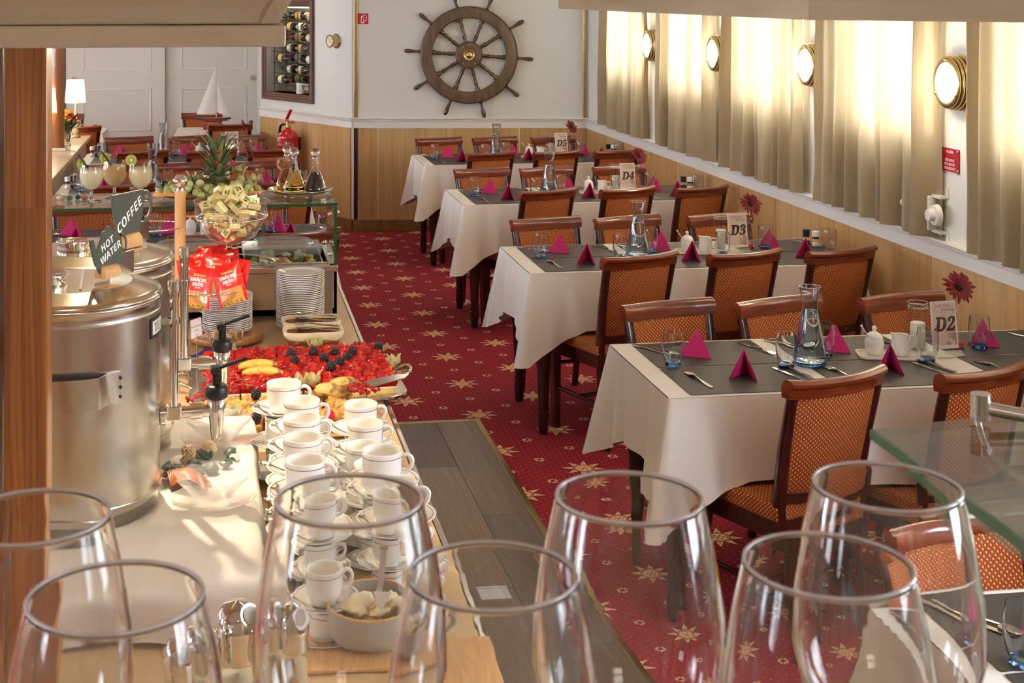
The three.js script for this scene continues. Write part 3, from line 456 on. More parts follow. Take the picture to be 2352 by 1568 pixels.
// ---------- tables ----------
const clothTex = data(256, 256, (u, v) => { const n = 4 * noise.noise(u * 150, v * 5, 1) + 4 * noise.noise(u * 5, v * 150, 4); return [238 + n, 232 + n, 222 + n]; }, 4, 4);
const clothM = M(0xffffff, 0.75, { map: clothTex, sheen: 0.25, side: THREE.DoubleSide });
const hemM = clothM;
function clothGeo(L, Wd, drop = 0.262, sd = 1, y = 0.756) {
  const pts = [], r = 0.012, hx = L / 2 + 0.006, hz = Wd / 2 + 0.006;
  const seg = (x0, z0, x1, z1, nx, nz, n) => { for (let i = 0; i < n; i++) { const t = i / n; pts.push([x0 + (x1 - x0) * t, z0 + (z1 - z0) * t, nx, nz]); } };
  const corner = (cx, cz, a0) => { for (let i = 0; i < 8; i++) { const a = a0 + i / 8 * Math.PI / 2; pts.push([cx + Math.cos(a) * r, cz + Math.sin(a) * r, Math.cos(a), Math.sin(a)]); } };
  seg(-hx + r, hz, hx - r, hz, 0, 1, 60); pts.reverse(); // front edge right to left
  const all = []; const S = (x0, z0, x1, z1, nx, nz, n) => { for (let i = 0; i < n; i++) { const t = i / n; all.push([x0 + (x1 - x0) * t, z0 + (z1 - z0) * t, nx, nz]); } };
  const Cn = (cx, cz, a0) => { for (let i = 0; i < 8; i++) { const a = a0 + i / 8 * Math.PI / 2; all.push([cx + Math.cos(a) * r, cz + Math.sin(a) * r, Math.cos(a), Math.sin(a)]); } };
  void corner;
  S(hx, -hz + r, hx, hz - r, 1, 0, 44); Cn(hx - r, hz - r, 0); S(hx - r, hz, -hx + r, hz, 0, 1, 90); Cn(-hx + r, hz - r, Math.PI / 2); S(-hx, hz - r, -hx, -hz + r, -1, 0, 44); Cn(-hx + r, -hz + r, Math.PI); S(-hx + r, -hz, hx - r, -hz, 0, -1, 90); Cn(hx - r, -hz + r, Math.PI * 1.5);
  const n = all.length, rows = 14;
  const side = grid(n, rows, (u, v) => {
    const i = Math.round(u * n) % n, [x, z, nx, nz] = all[i];
    const dc = Math.hypot(Math.abs(Math.abs(x) - hx), Math.abs(Math.abs(z) - hz));       // along the edge to the nearest corner
    const isSide = Math.abs(nx) > 0.9, k = Math.max(0, 1 - dc / (drop * 1.0));
    const len = drop * (1 + 0.55 * Math.pow(k, 1.3)) * (1 + 0.02 * Math.sin(x * 9 + sd) * 1);
    const sx = Math.sign(x), sz = Math.sign(z); const t = v;
    // the corner hangs as a soft cone: pushed out at the corner, drawn in beside it
    let out = 0.004 + t * (0.018 + 0.05 * Math.pow(k, 2.2) - 0.03 * Math.exp(-Math.pow((dc - 0.1) / 0.05, 2)));
    out += t * 0.012 * Math.sin((isSide ? z : x) * (isSide ? 21 : 7) + sd * 2.3 + 2 * noise.noise(x * 3, z * 3, sd)) * (isSide ? 1 : 0.55);
    out += t * 0.016 * k * (1 - k) * 4 * Math.sin(dc * 46 + sd + (isSide ? 0 : 1.3));
    const diag = k > 0 ? Math.pow(k, 2.2) * 0.035 * t : 0;
    return V(x + nx * out + sx * diag * (isSide ? 0.4 : 1), y - 0.004 - len * t + 0.004 * (1 - t), z + nz * out + sz * diag * (isSide ? 1 : 0.4));
  }, (u, v) => [u * 4, v * 0.3]);
  const top = grid(24, 12, (u, v) => { const x = -hx + u * 2 * hx, z = hz - v * 2 * hz; return V(x, y + 0.0006 * noise.noise(x * 6, z * 6, sd), z); }, (u, v) => [u * L, v * Wd]);
  return merge([side, top]);
}
function buildTable(L, Wd) {
  const g = group('dining_table');
  part(g, 'tabletop', box(L, 0.03, Wd, 0, 0.72, 0, 0.004), mats.darkWood);
  part(g, 'table_apron', [box(L - 0.12, 0.08, 0.02, 0, 0.64, Wd / 2 - 0.06), box(L - 0.12, 0.08, 0.02, 0, 0.64, -Wd / 2 + 0.06), box(0.02, 0.08, Wd - 0.12, L / 2 - 0.06, 0.64, 0), box(0.02, 0.08, Wd - 0.12, -L / 2 + 0.06, 0.64, 0)], mats.darkWood);
  const leg = lathe([[0, 0], [0.02, 0], [0.024, 0.05], [0.027, 0.09], [0.02, 0.105], [0.028, 0.115], [0.022, 0.13], [0.034, 0.36], [0.038, 0.44], [0.028, 0.47], [0.037, 0.485], [0.028, 0.5], [0.036, 0.53], [0.036, 0.72]], 18);
  for (const a of [-1, 1]) for (const b of [-1, 1]) part(g, 'leg', leg.clone().translate(a * (L / 2 - 0.075), 0, b * (Wd / 2 - 0.075)), mats.darkWood);
  return g;
}
// ---------- table ware ----------
const matTex = canvas(128, 128, (g, w) => { g.fillStyle = '#3c3733'; g.fillRect(0, 0, w, w); for (let j = 0; j < 16; j++) for (let i = 0; i < 16; i++) { g.fillStyle = (i + j) % 2 ? '#504943' : '#2a2623'; g.fillRect(i * 8, j * 8, 7, 6); } });
const placematM = M(0xffffff, 0.55, { map: tex(matTex, 28, 28) });
const placematProto = mesh('placemat', uvBox(plate(roundRect(0.45, 0.32, 0.006), 0.0016, 0.0003, 1).rotateX(-Math.PI / 2)), placematM);
const napTex = data(128, 128, (u, v) => { const n = 7 * Math.sin(u * TAU * 16) * Math.sin(v * TAU * 16); return [190 + n, 28 + n * 0.5, 98 + n]; }, 8, 8);
const napkinM = M(0xffffff, 0.85, { map: napTex, side: THREE.DoubleSide });
function buildNapkin() {
  const A = V(0, 0.088, 0.012), Lp = V(-0.062, 0.0, 0.034), R = V(0.062, 0.0, 0.034), B = V(0, 0.0, -0.056);
  const leaf = (p, q, r, t) => { const n = q.clone().sub(p).cross(r.clone().sub(p)).normalize().multiplyScalar(t); const top = [p, q, r], bot = top.map((x) => x.clone().sub(n)); return loft([bot, top], true, true, 0.3); };
  return mesh('napkin', uvBox(merge([leaf(A, Lp, B, 0.003), leaf(A, B, R, 0.003), leaf(A.clone().add(V(0, -0.006, -0.002)), Lp.clone().add(V(0.008, 0.001, -0.003)), B.clone().add(V(0, 0.001, 0.008)), 0.002), leaf(A.clone().add(V(0, -0.006, -0.002)), B.clone().add(V(0, 0.001, 0.008)), R.clone().add(V(-0.008, 0.001, -0.003)), 0.002)])), napkinM);
}
const napkinProto = buildNapkin();
const tumbWall = glassThin(0xf4faff), blueGlass = M(0x9cc8f0, 0.0, { transmission: 1, thickness: 0.02, ior: 1.45, attenuationColor: new THREE.Color(0.45, 0.7, 0.97), attenuationDistance: 0.05 });
function buildTumbler() {
  const g = group('tumbler');
  part(g, 'glass_wall', lathe([[0.0265, 0.0125], [0.031, 0.024], [0.036, 0.05], [0.0375, 0.07], [0.036, 0.095], [0.0334, 0.1148], [0.0326, 0.1155], [0.0318, 0.1148], [0.0342, 0.095], [0.0357, 0.07], [0.0342, 0.05], [0.0292, 0.0245], [0.0247, 0.0165], [0.0255, 0.0127], [0.0265, 0.0125]], 32), glassSolid(0xf6fbff, { ior: 1.45 }));
  part(g, 'blue_base', lathe([[0, 0], [0.024, 0], [0.0268, 0.004], [0.0263, 0.0122], [0.0252, 0.0124], [0.0243, 0.0162], [0.012, 0.0125], [0, 0.0115]], 28), blueGlass, 'thick blue tinted glass base');
  return g;
}
const tumblerProto = buildTumbler();
function buildCarafe() {
  const g = group('water_carafe');
  const cg = part(g, 'carafe_glass', lathe([[0.051, 0.0145], [0.0546, 0.0146], [0.0545, 0.02], [0.052, 0.05], [0.042, 0.12], [0.034, 0.16], [0.0275, 0.193], [0.0265, 0.205], [0.028, 0.225], [0.0325, 0.25], [0.0369, 0.2672], [0.0362, 0.268], [0.0353, 0.2672], [0.0309, 0.25], [0.0264, 0.225], [0.0249, 0.205], [0.0259, 0.193], [0.0324, 0.16], [0.0404, 0.12], [0.0504, 0.05], [0.0528, 0.02], [0.051, 0.0145]], 40), glassSolid(0xeef6fc, { ior: 1.45 }));
  part(cg, 'rim', new THREE.TorusGeometry(0.0362, 0.001, 6, 36).rotateX(Math.PI / 2).translate(0, 0.2685, 0), M(0xffffff, 0.1, { transmission: 0.5, thickness: 0 }));
  part(g, 'base_ring', lathe([[0, 0.001], [0.05, 0.001], [0.0545, 0.006], [0.0548, 0.0138], [0.05, 0.0138], [0.02, 0.01], [0, 0.009]], 36), blueGlass, 'blue tinted carafe base'); part(g, 'water', lathe([[0, 0.0105], [0.02, 0.0115], [0.049, 0.0146], [0.0522, 0.02], [0.0499, 0.05], [0.0399, 0.12], [0.032, 0.16], [0.0267, 0.186], [0, 0.186]], 36), M(0xffffff, 0, { transmission: 1, thickness: 0.05, ior: 1.33, attenuationColor: new THREE.Color(0.72, 0.88, 0.99), attenuationDistance: 0.2 }));
  return g;
}
const carafeProto = buildCarafe();
const forkShape = (() => { const s = new THREE.Shape(); s.moveTo(-0.006, -0.095); s.quadraticCurveTo(-0.0085, -0.06, -0.0035, -0.02); s.lineTo(-0.003, 0.03); s.quadraticCurveTo(-0.011, 0.036, -0.0115, 0.05); s.lineTo(-0.0115, 0.09); for (let i = 0; i < 4; i++) { const x = -0.0115 + i * 0.0063; s.lineTo(x, 0.092); s.lineTo(x + 0.0038, 0.092); s.lineTo(x + 0.0038, 0.056); if (i < 3) s.lineTo(x + 0.0063, 0.056); } s.lineTo(0.0113, 0.05); s.quadraticCurveTo(0.011, 0.036, 0.003, 0.03); s.lineTo(0.0035, -0.02); s.quadraticCurveTo(0.0085, -0.06, 0.006, -0.095); s.quadraticCurveTo(0, -0.102, -0.006, -0.095); return s; })();
function bend(g, f) { const p = g.attributes.position; for (let i = 0; i < p.count; i++) p.setY(i, p.getY(i) + f(p.getX(i), -p.getZ(i))); g.computeVertexNormals(); return g; }
const cutBend = (x, l) => 0.0075 * Math.exp(-Math.pow((l - 0.02) / 0.032, 2)) + 0.003 * Math.exp(-Math.pow((l + 0.08) / 0.04, 2)) * 0;
const forkProto = mesh('fork', bend(clean(plate(forkShape, 0.0016, 0.0006, 1).rotateX(-Math.PI / 2).translate(0, 0.0008, 0)), cutBend), mats.cutlery);
const knifeProto = (() => { const g = group('knife'); part(g, 'handle', clean(plate(polyShape([[-0.005, -0.1], [0.005, -0.1], [0.007, -0.06], [0.005, 0.0], [-0.005, 0.0], [-0.007, -0.06]]), 0.0035, 0.001, 1).rotateX(-Math.PI / 2).translate(0, 0.001, 0)), mats.cutlery); part(g, 'blade', clean(plate(polyShape([[-0.005, 0.0], [0.006, 0.0], [0.0085, 0.06], [0.006, 0.1], [-0.002, 0.108], [-0.005, 0.1]]), 0.0012, 0.0004, 1).rotateX(-Math.PI / 2).translate(0, 0.0018, 0)), mats.cutlery); return g; })();
function spoonGeo(k = 1) { const hs = new THREE.Shape(); hs.moveTo(-0.0055, -0.09); hs.quadraticCurveTo(-0.008, -0.06, -0.003, -0.02); hs.lineTo(-0.003, 0.035); hs.lineTo(0.003, 0.035); hs.lineTo(0.003, -0.02); hs.quadraticCurveTo(0.008, -0.06, 0.0055, -0.09); hs.quadraticCurveTo(0, -0.098, -0.0055, -0.09); const bowl = grid(14, 10, (u, v) => { const a = u * TAU, r = v, sx = 0.0165 * (1 - 0.18 * Math.sin(a)), z = 0.062 + Math.sin(a) * 0.028 * r; return V(Math.cos(a) * sx * r, 0.0075 - 0.0065 * (1 - r * r), -z); }); const bowl2 = grid(14, 10, (u, v) => { const a = -u * TAU, r = v, sx = 0.0165 * (1 - 0.18 * Math.sin(a)), z = 0.062 + Math.sin(a) * 0.028 * r; return V(Math.cos(a) * sx * r, 0.0068 - 0.0065 * (1 - r * r), -z); }); return merge([bend(clean(plate(hs, 0.0016, 0.0005, 1).rotateX(-Math.PI / 2).translate(0, 0.0008, 0)), (x, l) => 0.006 * Math.exp(-Math.pow((l - 0.04) / 0.02, 2))), bowl, bowl2]).scale(k, k, k); }
const spoonProto = mesh('spoon', spoonGeo(1), mats.cutlery);
const sugarProto = (() => { const g = group('sugar_bowl'); part(g, 'bowl', lathe([[0, 0], [0.022, 0], [0.024, 0.004], [0.031, 0.02], [0.034, 0.038], [0.031, 0.055], [0.0285, 0.06], [0.0265, 0.06], [0.029, 0.04], [0.02, 0.01], [0, 0.008]], 28), mats.porcelain); const lid = part(g, 'lid', lathe([[0.0295, 0.059], [0.03, 0.062], [0.022, 0.073], [0.009, 0.08], [0, 0.0815]], 28), mats.porcelain); part(lid, 'knob', lathe([[0.007, 0.08], [0.006, 0.084], [0.0085, 0.092], [0.007, 0.099], [0, 0.101]], 20), mats.porcelain); part(g, 'sugar_spoon', [rod([-0.022, 0.058, 0.004], [-0.058, 0.105, 0.012], 0.0026, 8), ball(0.005, -0.058, 0.105, 0.012, 8, 6)], mats.porcelain); return g; })();
const creamerProto = (() => { const g = group('creamer'); const body = lathe([[0, 0], [0.022, 0], [0.026, 0.005], [0.034, 0.03], [0.031, 0.05], [0.027, 0.064], [0.0285, 0.074], [0.0268, 0.074], [0.025, 0.064], [0.029, 0.05], [0.031, 0.03], [0.022, 0.008], [0, 0.008]], 28); const p = body.attributes.position; for (let i = 0; i < p.count; i++) { const y = p.getY(i), x = p.getX(i); if (y > 0.055 && x < -0.01) p.setXYZ(i, x - (y - 0.055) * 0.5 * Math.max(0, -x - 0.01) / 0.018, y + (y - 0.055) * 0.35 * Math.max(0, -x - 0.01) / 0.018, p.getZ(i) * 0.82); } body.computeVertexNormals(); part(g, 'jug', body, mats.porcelain); part(g, 'handle', tube([[0.026, 0.062, 0], [0.044, 0.066, 0], [0.051, 0.05, 0], [0.042, 0.03, 0], [0.03, 0.024, 0]], 0.0035, 16, 8), mats.porcelain); return g; })();
const trayProto = (() => { const g = group('serving_tray'); const s = roundRect(0.2, 0.1, 0.02); part(g, 'tray_base', plate(s, 0.003, 0.001, 1).rotateX(-Math.PI / 2), mats.porcelain); const o = roundRect(0.212, 0.112, 0.024); o.holes.push(roundRect(0.198, 0.098, 0.02)); part(g, 'tray_rim', plate(o, 0.007, 0.001, 1).rotateX(-Math.PI / 2).translate(0, 0.001, 0), M(0xe8ddc4, 0.25)); return g; })();
function shakerProto(white) { const g = group(white ? 'salt_shaker' : 'pepper_mill'); part(g, 'jar', lathe([[0, 0], [0.017, 0], [0.02, 0.006], [0.021, 0.02], [0.0155, 0.038], [0.0155, 0.046]], 20), glassThin()); part(g, 'spice', lathe([[0, 0.002], [0.0165, 0.003], [0.0185, 0.012], [0.018, 0.022], [0, 0.024]], 20), white ? mats.white : M(0x3a2a22, 0.9)); part(g, 'collar', cyl(0.017, 0.017, 0.01, 0, 0.043), mats.black); part(g, 'cap', lathe([[0.0172, 0.053], [0.0182, 0.056], [0.0182, 0.078], [0.016, 0.081], [0, 0.081]], 20), white ? mats.white : M(0x1c1e26, 0.35)); return g; }
const saltProto = shakerProto(true), pepperProto = shakerProto(false);
const candleProto = (() => { const g = group('candle_glass'); part(g, 'glass_cylinder', [lathe([[0, 0.004], [0.033, 0.004], [0.035, 0.008], [0.035, 0.168]], 32)], glassThin(0xf8f8f6)); part(g, 'rim', [0.168, 0.155, 0.15].map((y) => new THREE.TorusGeometry(0.035, 0.001, 6, 36).rotateX(Math.PI / 2).translate(0, y, 0)), M(0xffffff, 0.1, { transmission: 0.5, thickness: 0 })); part(g, 'candle', lathe([[0, 0.005], [0.025, 0.005], [0.026, 0.01], [0.026, 0.092], [0.023, 0.096], [0, 0.09]], 24), M(0xf4efe2, 0.5), 'white pillar candle'); return g; })();
const vaseProto = (() => { const g = group('flower_vase'); const vg = part(g, 'vase_glass', lathe([[0, 0.001], [0.034, 0.001], [0.037, 0.006], [0.033, 0.03], [0.02, 0.08], [0.0135, 0.115], [0.014, 0.13], [0.021, 0.146], [0.0225, 0.15]], 28), glassThin()); part(vg, 'vase_rim', new THREE.TorusGeometry(0.0225, 0.0016, 8, 28).rotateX(Math.PI / 2).translate(0, 0.15, 0), glassThin()); part(g, 'red_gravel', lathe([[0, 0.003], [0.033, 0.003], [0.034, 0.01], [0.0315, 0.026], [0.02, 0.03], [0, 0.028]], 24), M(0xa83a34, 0.5)); return g; })();
const petalA = M(0x960c1c, 0.6, { side: THREE.DoubleSide }), petalB = M(0x700814, 0.6, { side: THREE.DoubleSide });
const flowerProto = (() => {                                     // a red gerbera on its stem; foot of the stem at the origin
  const g = group('gerbera'); const stem = [[0, 0, 0], [0.002, 0.09, 0], [0.006, 0.16, 0.002], [0.004, 0.208, 0.012]];
  part(g, 'stem', tube(stem, 0.0022, 20, 6), M(0x6a7a4a, 0.6));
  const head = new THREE.Matrix4().compose(V(0.004, 0.21, 0.014), new THREE.Quaternion().setFromEuler(new THREE.Euler(1.05, 0, 0.05)), V(1, 1, 1));
  for (let k = 0; k < 34; k++) { const ring = k % 2, a = k * TAU / 34 * 1.0 + ring * 0.09, L = 0.047 + 0.014 * ((k * 7) % 5) / 5 - ring * 0.004, w = 0.0058, lift = 0.012 + ring * 0.012, dr = ((k * 13) % 7) / 7 * 0.014; const q = grid(2, 5, (u, v) => V((u - 0.5) * 2 * w * (0.5 + 0.9 * v) * (v > 0.85 ? (1 - v) / 0.15 * 0.8 + 0.2 : 1), lift * Math.sin(v * 1.8) + Math.abs(u - 0.5) * 0.004 - dr * v * v, 0.006 + v * L)); part(g, 'petal', q.applyMatrix4(new THREE.Matrix4().makeRotationY(a)).applyMatrix4(head), ring ? petalB : petalA); }
  part(g, 'flower_centre', lump(0.0125, 0.25, 4, 2, 1, 0.5, 1, 5).translate(0, 0.008, 0).applyMatrix4(head), M(0x2c0c10, 0.9), 'dark flower centre');
  return g;
})();
function signFace(text) {
  return paper(0.1, 0.15, (c, w, h) => {
    c.fillStyle = '#e2cfc0'; c.fillRect(0, 0, w, h);
    c.lineWidth = 2; for (let i = 0; i < 26; i++) { c.strokeStyle = i % 2 ? '#bd9a86' : '#c9a894'; c.beginPath(); let x = rnd() * w, y = rnd() * h; c.moveTo(x, y); for (let k = 0; k < 9; k++) { x += (rnd() - 0.45) * 46; y += (rnd() - 0.5) * 40; c.lineTo(x, y); } c.stroke(); }
    c.fillStyle = '#a98470'; for (let i = 0; i < 14; i++) { c.globalAlpha = 0.4; c.beginPath(); c.ellipse(w * 0.6 + rnd() * w * 0.5, h * (0.72 + rnd() * 0.3), 30 + rnd() * 26, 22 + rnd() * 20, rnd(), 0, TAU); c.fill(); } c.globalAlpha = 1;
    c.fillStyle = '#4a2f2c'; c.font = `italic ${h * 0.085}px serif`; c.fillText('Lady Anne', w * 0.14, h * 0.12); c.fillText('Restaurant', w * 0.4, h * 0.21);
    c.save(); c.translate(w * 0.5, h * 0.66); c.transform(1, 0, -0.22, 1, 0, 0); c.font = `900 ${h * 0.43}px serif`; c.textAlign = 'center'; c.lineWidth = h * 0.03; c.strokeStyle = '#efe2d4'; c.strokeText(text, 0, 0); c.fillStyle = '#4b2620'; c.lineWidth = h * 0.012; c.strokeStyle = '#4b2620'; c.fillText(text, 0, 0); c.strokeText(text, 0, 0); c.restore();
    c.fillStyle = '#f4ece0'; c.font = `italic bold ${h * 0.05}px serif`; c.fillText('Lounge', w * 0.5, h * 0.88);
    c.strokeStyle = '#f6f2ee'; c.lineWidth = w * 0.05; c.strokeRect(0, 0, w, h);
  });
}
function buildSign(text) {
  const g = group('table_sign'), h = 0.165, w = 0.102, lean = -0.14;
  const T = (q) => q.applyMatrix4(M4(V(0, 0.022, 0.0), [lean, 0, 0]));
  const card = part(g, 'sign_card', T(box(w, h, 0.0016, 0, 0, 0)), mats.white); part(card, 'sign_print', T(sheet(w - 0.006, h - 0.012).translate(0, h / 2 + 0.004, 0.0012)), M(0xffffff, 0.4, { map: signFace(text) }));
  part(g, 'acrylic_holder', [T(box(w + 0.004, h + 0.004, 0.0015, 0, -0.004, 0.003)), T(box(w + 0.004, h + 0.004, 0.0015, 0, -0.004, -0.003))], mats.glass);
  part(g, 'acrylic_foot', [box(w + 0.004, 0.004, 0.07, 0, 0, -0.002, 0.001), move(box(w + 0.004, 0.028, 0.003, 0, 0, 0), 0, 0.001, 0.034, -0.9, 0, 0)], M(0xf4f6f4, 0.03, { transmission: 0.85, thickness: 0 }));
  return g;
}
// a laid table; x0 = left end, d = depth of the edge nearer the bar; mats run in three columns
const colU = [0.083, 0.585, 1.14];
function layTable({ id, sign, x0, d, L = 1.62, Wd = 0.68, seats = [0, 1, 2], near = [0.37, 0.86, 1.32], far = [0.26, 0.71, 1.2], nearList = [0, 1, 2], farList = [0, 1, 2], sd = 1, aisleLeft = true, skipNearItems = false, seatTurn = 0.34 }) {
  const cx = x0 + L / 2, cz = -(d + Wd / 2), Y = 0.7575, what = id;
  const pos = (u, v, y = Y) => V(x0 + u, y, -(d + v));
  const nm = (k) => aisleLeft ? placeName[k] : ['partition', 'middle', 'aisle'][k];
  add(buildTable(L, Wd), `dark wooden dining table with turned legs, ${what}`, 'table', 'long dining tables', V(cx, 0, cz));
  add(mesh('tablecloth', clothGeo(L, Wd, 0.262, sd), clothM), `off-white tablecloth draped over ${what}`, 'tablecloth', 'off-white tablecloths', V(cx, 0, cz));
  nearList.forEach((k) => put(chairProto, `mahogany chair with rust fabric, ${nm(k)} seat, bar side of ${what}`, 'chair', 'dining chairs', V(x0 + near[k], 0, -(d - 0.13 + 0.11) - 0.08 + 0.0), seatTurn + ((k * 5 + sd * 3) % 5 - 2) * 0.02));
  farList.forEach((k) => put(chairProto, `mahogany chair with rust fabric, ${nm(k)} seat, far side of ${what}`, 'chair', 'dining chairs', V(x0 + far[k] + 0.07, 0, -(d + Wd + 0.0) + 0.1), Math.PI + seatTurn * 0.85 + ((k * 3 + sd * 5) % 5 - 2) * 0.02));
  for (const k of seats) {
    const u = colU[k], c = u + 0.225, j = ((k * 7 + sd * 5) % 5 - 2) * 0.006;
    for (const side of skipNearItems ? [1] : [0, 1]) {
      const sn = side ? 'far side' : 'bar side', w2 = `at the ${nm(k)} place, ${sn} of ${what}`;
      const v = side ? 0.508 : 0.176; 
      put(placematProto, `grey woven placemat ${w2}`, 'placemat', 'grey woven placemats', pos(c + j, v, 0.7568));
      put(napkinProto, `folded magenta napkin ${w2}`, 'napkin', 'magenta folded napkins', pos(side ? c - 0.035 + j : c + 0.02 + j, side ? v - 0.03 : v + 0.01, 0.7592), side ? Math.PI + 0.45 : -0.5).scale.set(side ? 1 : 0.74, side ? 1 : 1.06, side ? 1 : 1.25);
      put(forkProto, `steel fork lying ${w2}`, 'fork', 'forks on placemats', pos(side ? c + 0.19 : c - 0.155, side ? v + 0.03 : v - 0.0, 0.7592), side ? Math.PI + 0.35 : 0.2 + j * 8);
      put(knifeProto, `steel knife lying ${w2}`, 'knife', 'knives on placemats', pos(side ? c - 0.19 : c + 0.17, side ? v + 0.06 : v, 0.7592), side ? Math.PI + 0.5 : 0.25);
      put(spoonProto, `steel spoon lying ${w2}`, 'spoon', 'spoons on placemats', pos(side ? c - 0.155 : c + 0.205, side ? v + 0.04 : v + 0.05, 0.7592), side ? Math.PI + 0.4 : 0.28);
      put(tumblerProto, `clear blue-based water tumbler ${w2}`, 'tumbler', 'blue-based water tumblers', side ? pos(u + [0.045, 0.11, 0.15][k], [0.365, 0.41, 0.43][k], 0.759) : pos(u + [0.42, 0.43, 0.42][k], 0.285, 0.7585), k);
    }
  }
  if (seats.includes(1)) {
    put(carafeProto, `glass carafe of water on ${what}`, 'carafe', 'water carafes', pos(0.6, 0.315, 0.7578));
    put(trayProto, `white rectangular tray under the sugar and cream on ${what}`, 'tray', 'cream and sugar trays', pos(0.915, 0.375, 0.759), -0.25);
    put(sugarProto, `white porcelain sugar bowl with spoon on ${what}`, 'sugar bowl', 'sugar bowls', pos(0.872, 0.392, 0.7632), 0.1);
    put(creamerProto, `white porcelain cream jug on ${what}`, 'cream jug', 'cream jugs', pos(0.957, 0.365, 0.7632), -0.1);
    if (sign) add(buildSign(sign), `table sign reading ${sign} in a clear acrylic stand`, 'table sign', 'table number signs', pos(1.125, 0.36, 0.759), 0.12);
    put(candleProto, `white pillar candle in a glass cylinder on ${what}`, 'candle', 'candles in glass', pos(1.068, 0.455, 0.759));
    put(vaseProto, `small glass vase with red gravel on ${what}`, 'vase', 'bud vases', pos(1.2, 0.445, 0.759));
    put(flowerProto, `red gerbera standing in the vase on ${what}`, 'flower', 'red gerberas', pos(1.2, 0.445, 0.768), 0.2 * sd);
    put(saltProto, `salt shaker with white cap at the end of ${what}`, 'salt shaker', 'salt shakers', pos(aisleLeft ? 1.56 : 0.05, 0.44, 0.757));
    put(pepperProto, `pepper shaker with black cap at the end of ${what}`, 'pepper shaker', 'pepper shakers', pos(aisleLeft ? 1.535 : 0.075, 0.5, 0.757));
  }
}
layTable({ id: 'table D2', sign: 'D2', x0: 1.416, d: 4.317, sd: 1, L: 1.585, nearList: [0, 1, 2] });
layTable({ id: 'table D3', sign: 'D3', x0: 1.411, d: 6.315, sd: 2, L: 1.59 });
layTable({ id: 'table D4', sign: 'D4', x0: 1.4646, d: 8.39, sd: 3, L: 1.53 });
layTable({ id: 'table D5', sign: 'D5', x0: 1.512, d: 10.35, sd: 4, L: 1.48, far: [0.23, 0.7, 1.17] });
layTable({ id: 'the table nearest the bar', x0: 1.39, d: 2.14, sd: 5, nearList: [], seats: [0], farList: [0, 1] });
layTable({ id: 'table C1', sign: 'C1', x0: -1.02, d: 7.15, L: 1.58, sd: 6, aisleLeft: false, near: [0.36, 0.87, 1.34], far: [0.3, 0.75, 1.22] });
layTable({ id: 'the table behind table C1', x0: -1.02, d: 8.98, L: 1.58, sd: 7, aisleLeft: false, near: [0.36, 0.87, 1.34], far: [0.3, 0.75, 1.22] });
layTable({ id: 'table C3', sign: 'C3', x0: -1.02, d: 10.8, L: 1.6, sd: 8, aisleLeft: false, near: [0.37, 0.87, 1.32], far: [0.3, 0.75, 1.22] });
// ---------- far left corner: small tables, sailing boat, partition with lamps ----------
function smallTable(what, x0, d, L, Wd, sd) {
  add(buildTable(L, Wd), `small dark dining table, ${what}`, 'table', 'small square tables', V(x0 + L / 2, 0, -(d + Wd / 2)));
  add(mesh('tablecloth', clothGeo(L, Wd, 0.262, sd), clothM), `off-white tablecloth on the small table ${what}`, 'tablecloth', 'off-white tablecloths', V(x0 + L / 2, 0, -(d + Wd / 2)));
}
smallTable('under the model sailing boat', -0.38, 12.95, 0.66, 0.62, 9);
smallTable('behind the partition, by the white doors', -2.02, 13.0, 0.98, 0.62, 10);
put(chairProto, 'mahogany chair on the bar side of the sailing boat table', 'chair', 'dining chairs', V(0.05, 0, -12.93), 0.2);
put(chairProto, 'mahogany chair on the door side of the sailing boat table', 'chair', 'dining chairs', V(-0.12, 0, -13.6), Math.PI + 0.15);
put(chairProto, 'mahogany chair on the bar side of the small table by the doors', 'chair', 'dining chairs', V(-1.3, 0, -12.9), 0.35);
put(chairProto, 'mahogany chair on the door side of the small table by the doors', 'chair', 'dining chairs', V(-1.42, 0, -13.62), Math.PI + 0.2);
put(saltProto, 'salt shaker on the small table by the white doors', 'salt shaker', 'salt shakers', V(-1.06, 0.757, -13.05));
put(pepperProto, 'pepper shaker on the small table by the white doors', 'pepper shaker', 'pepper shakers', V(-1.1, 0.757, -13.1));
put(tumblerProto, 'water tumbler on the small table by the white doors', 'tumbler', 'blue-based water tumblers', V(-1.34, 0.757, -13.2));
put(pepperProto, 'pepper shaker beside the model sailing boat', 'pepper shaker', 'pepper shakers', V(0.3, 0.757, -13.3));
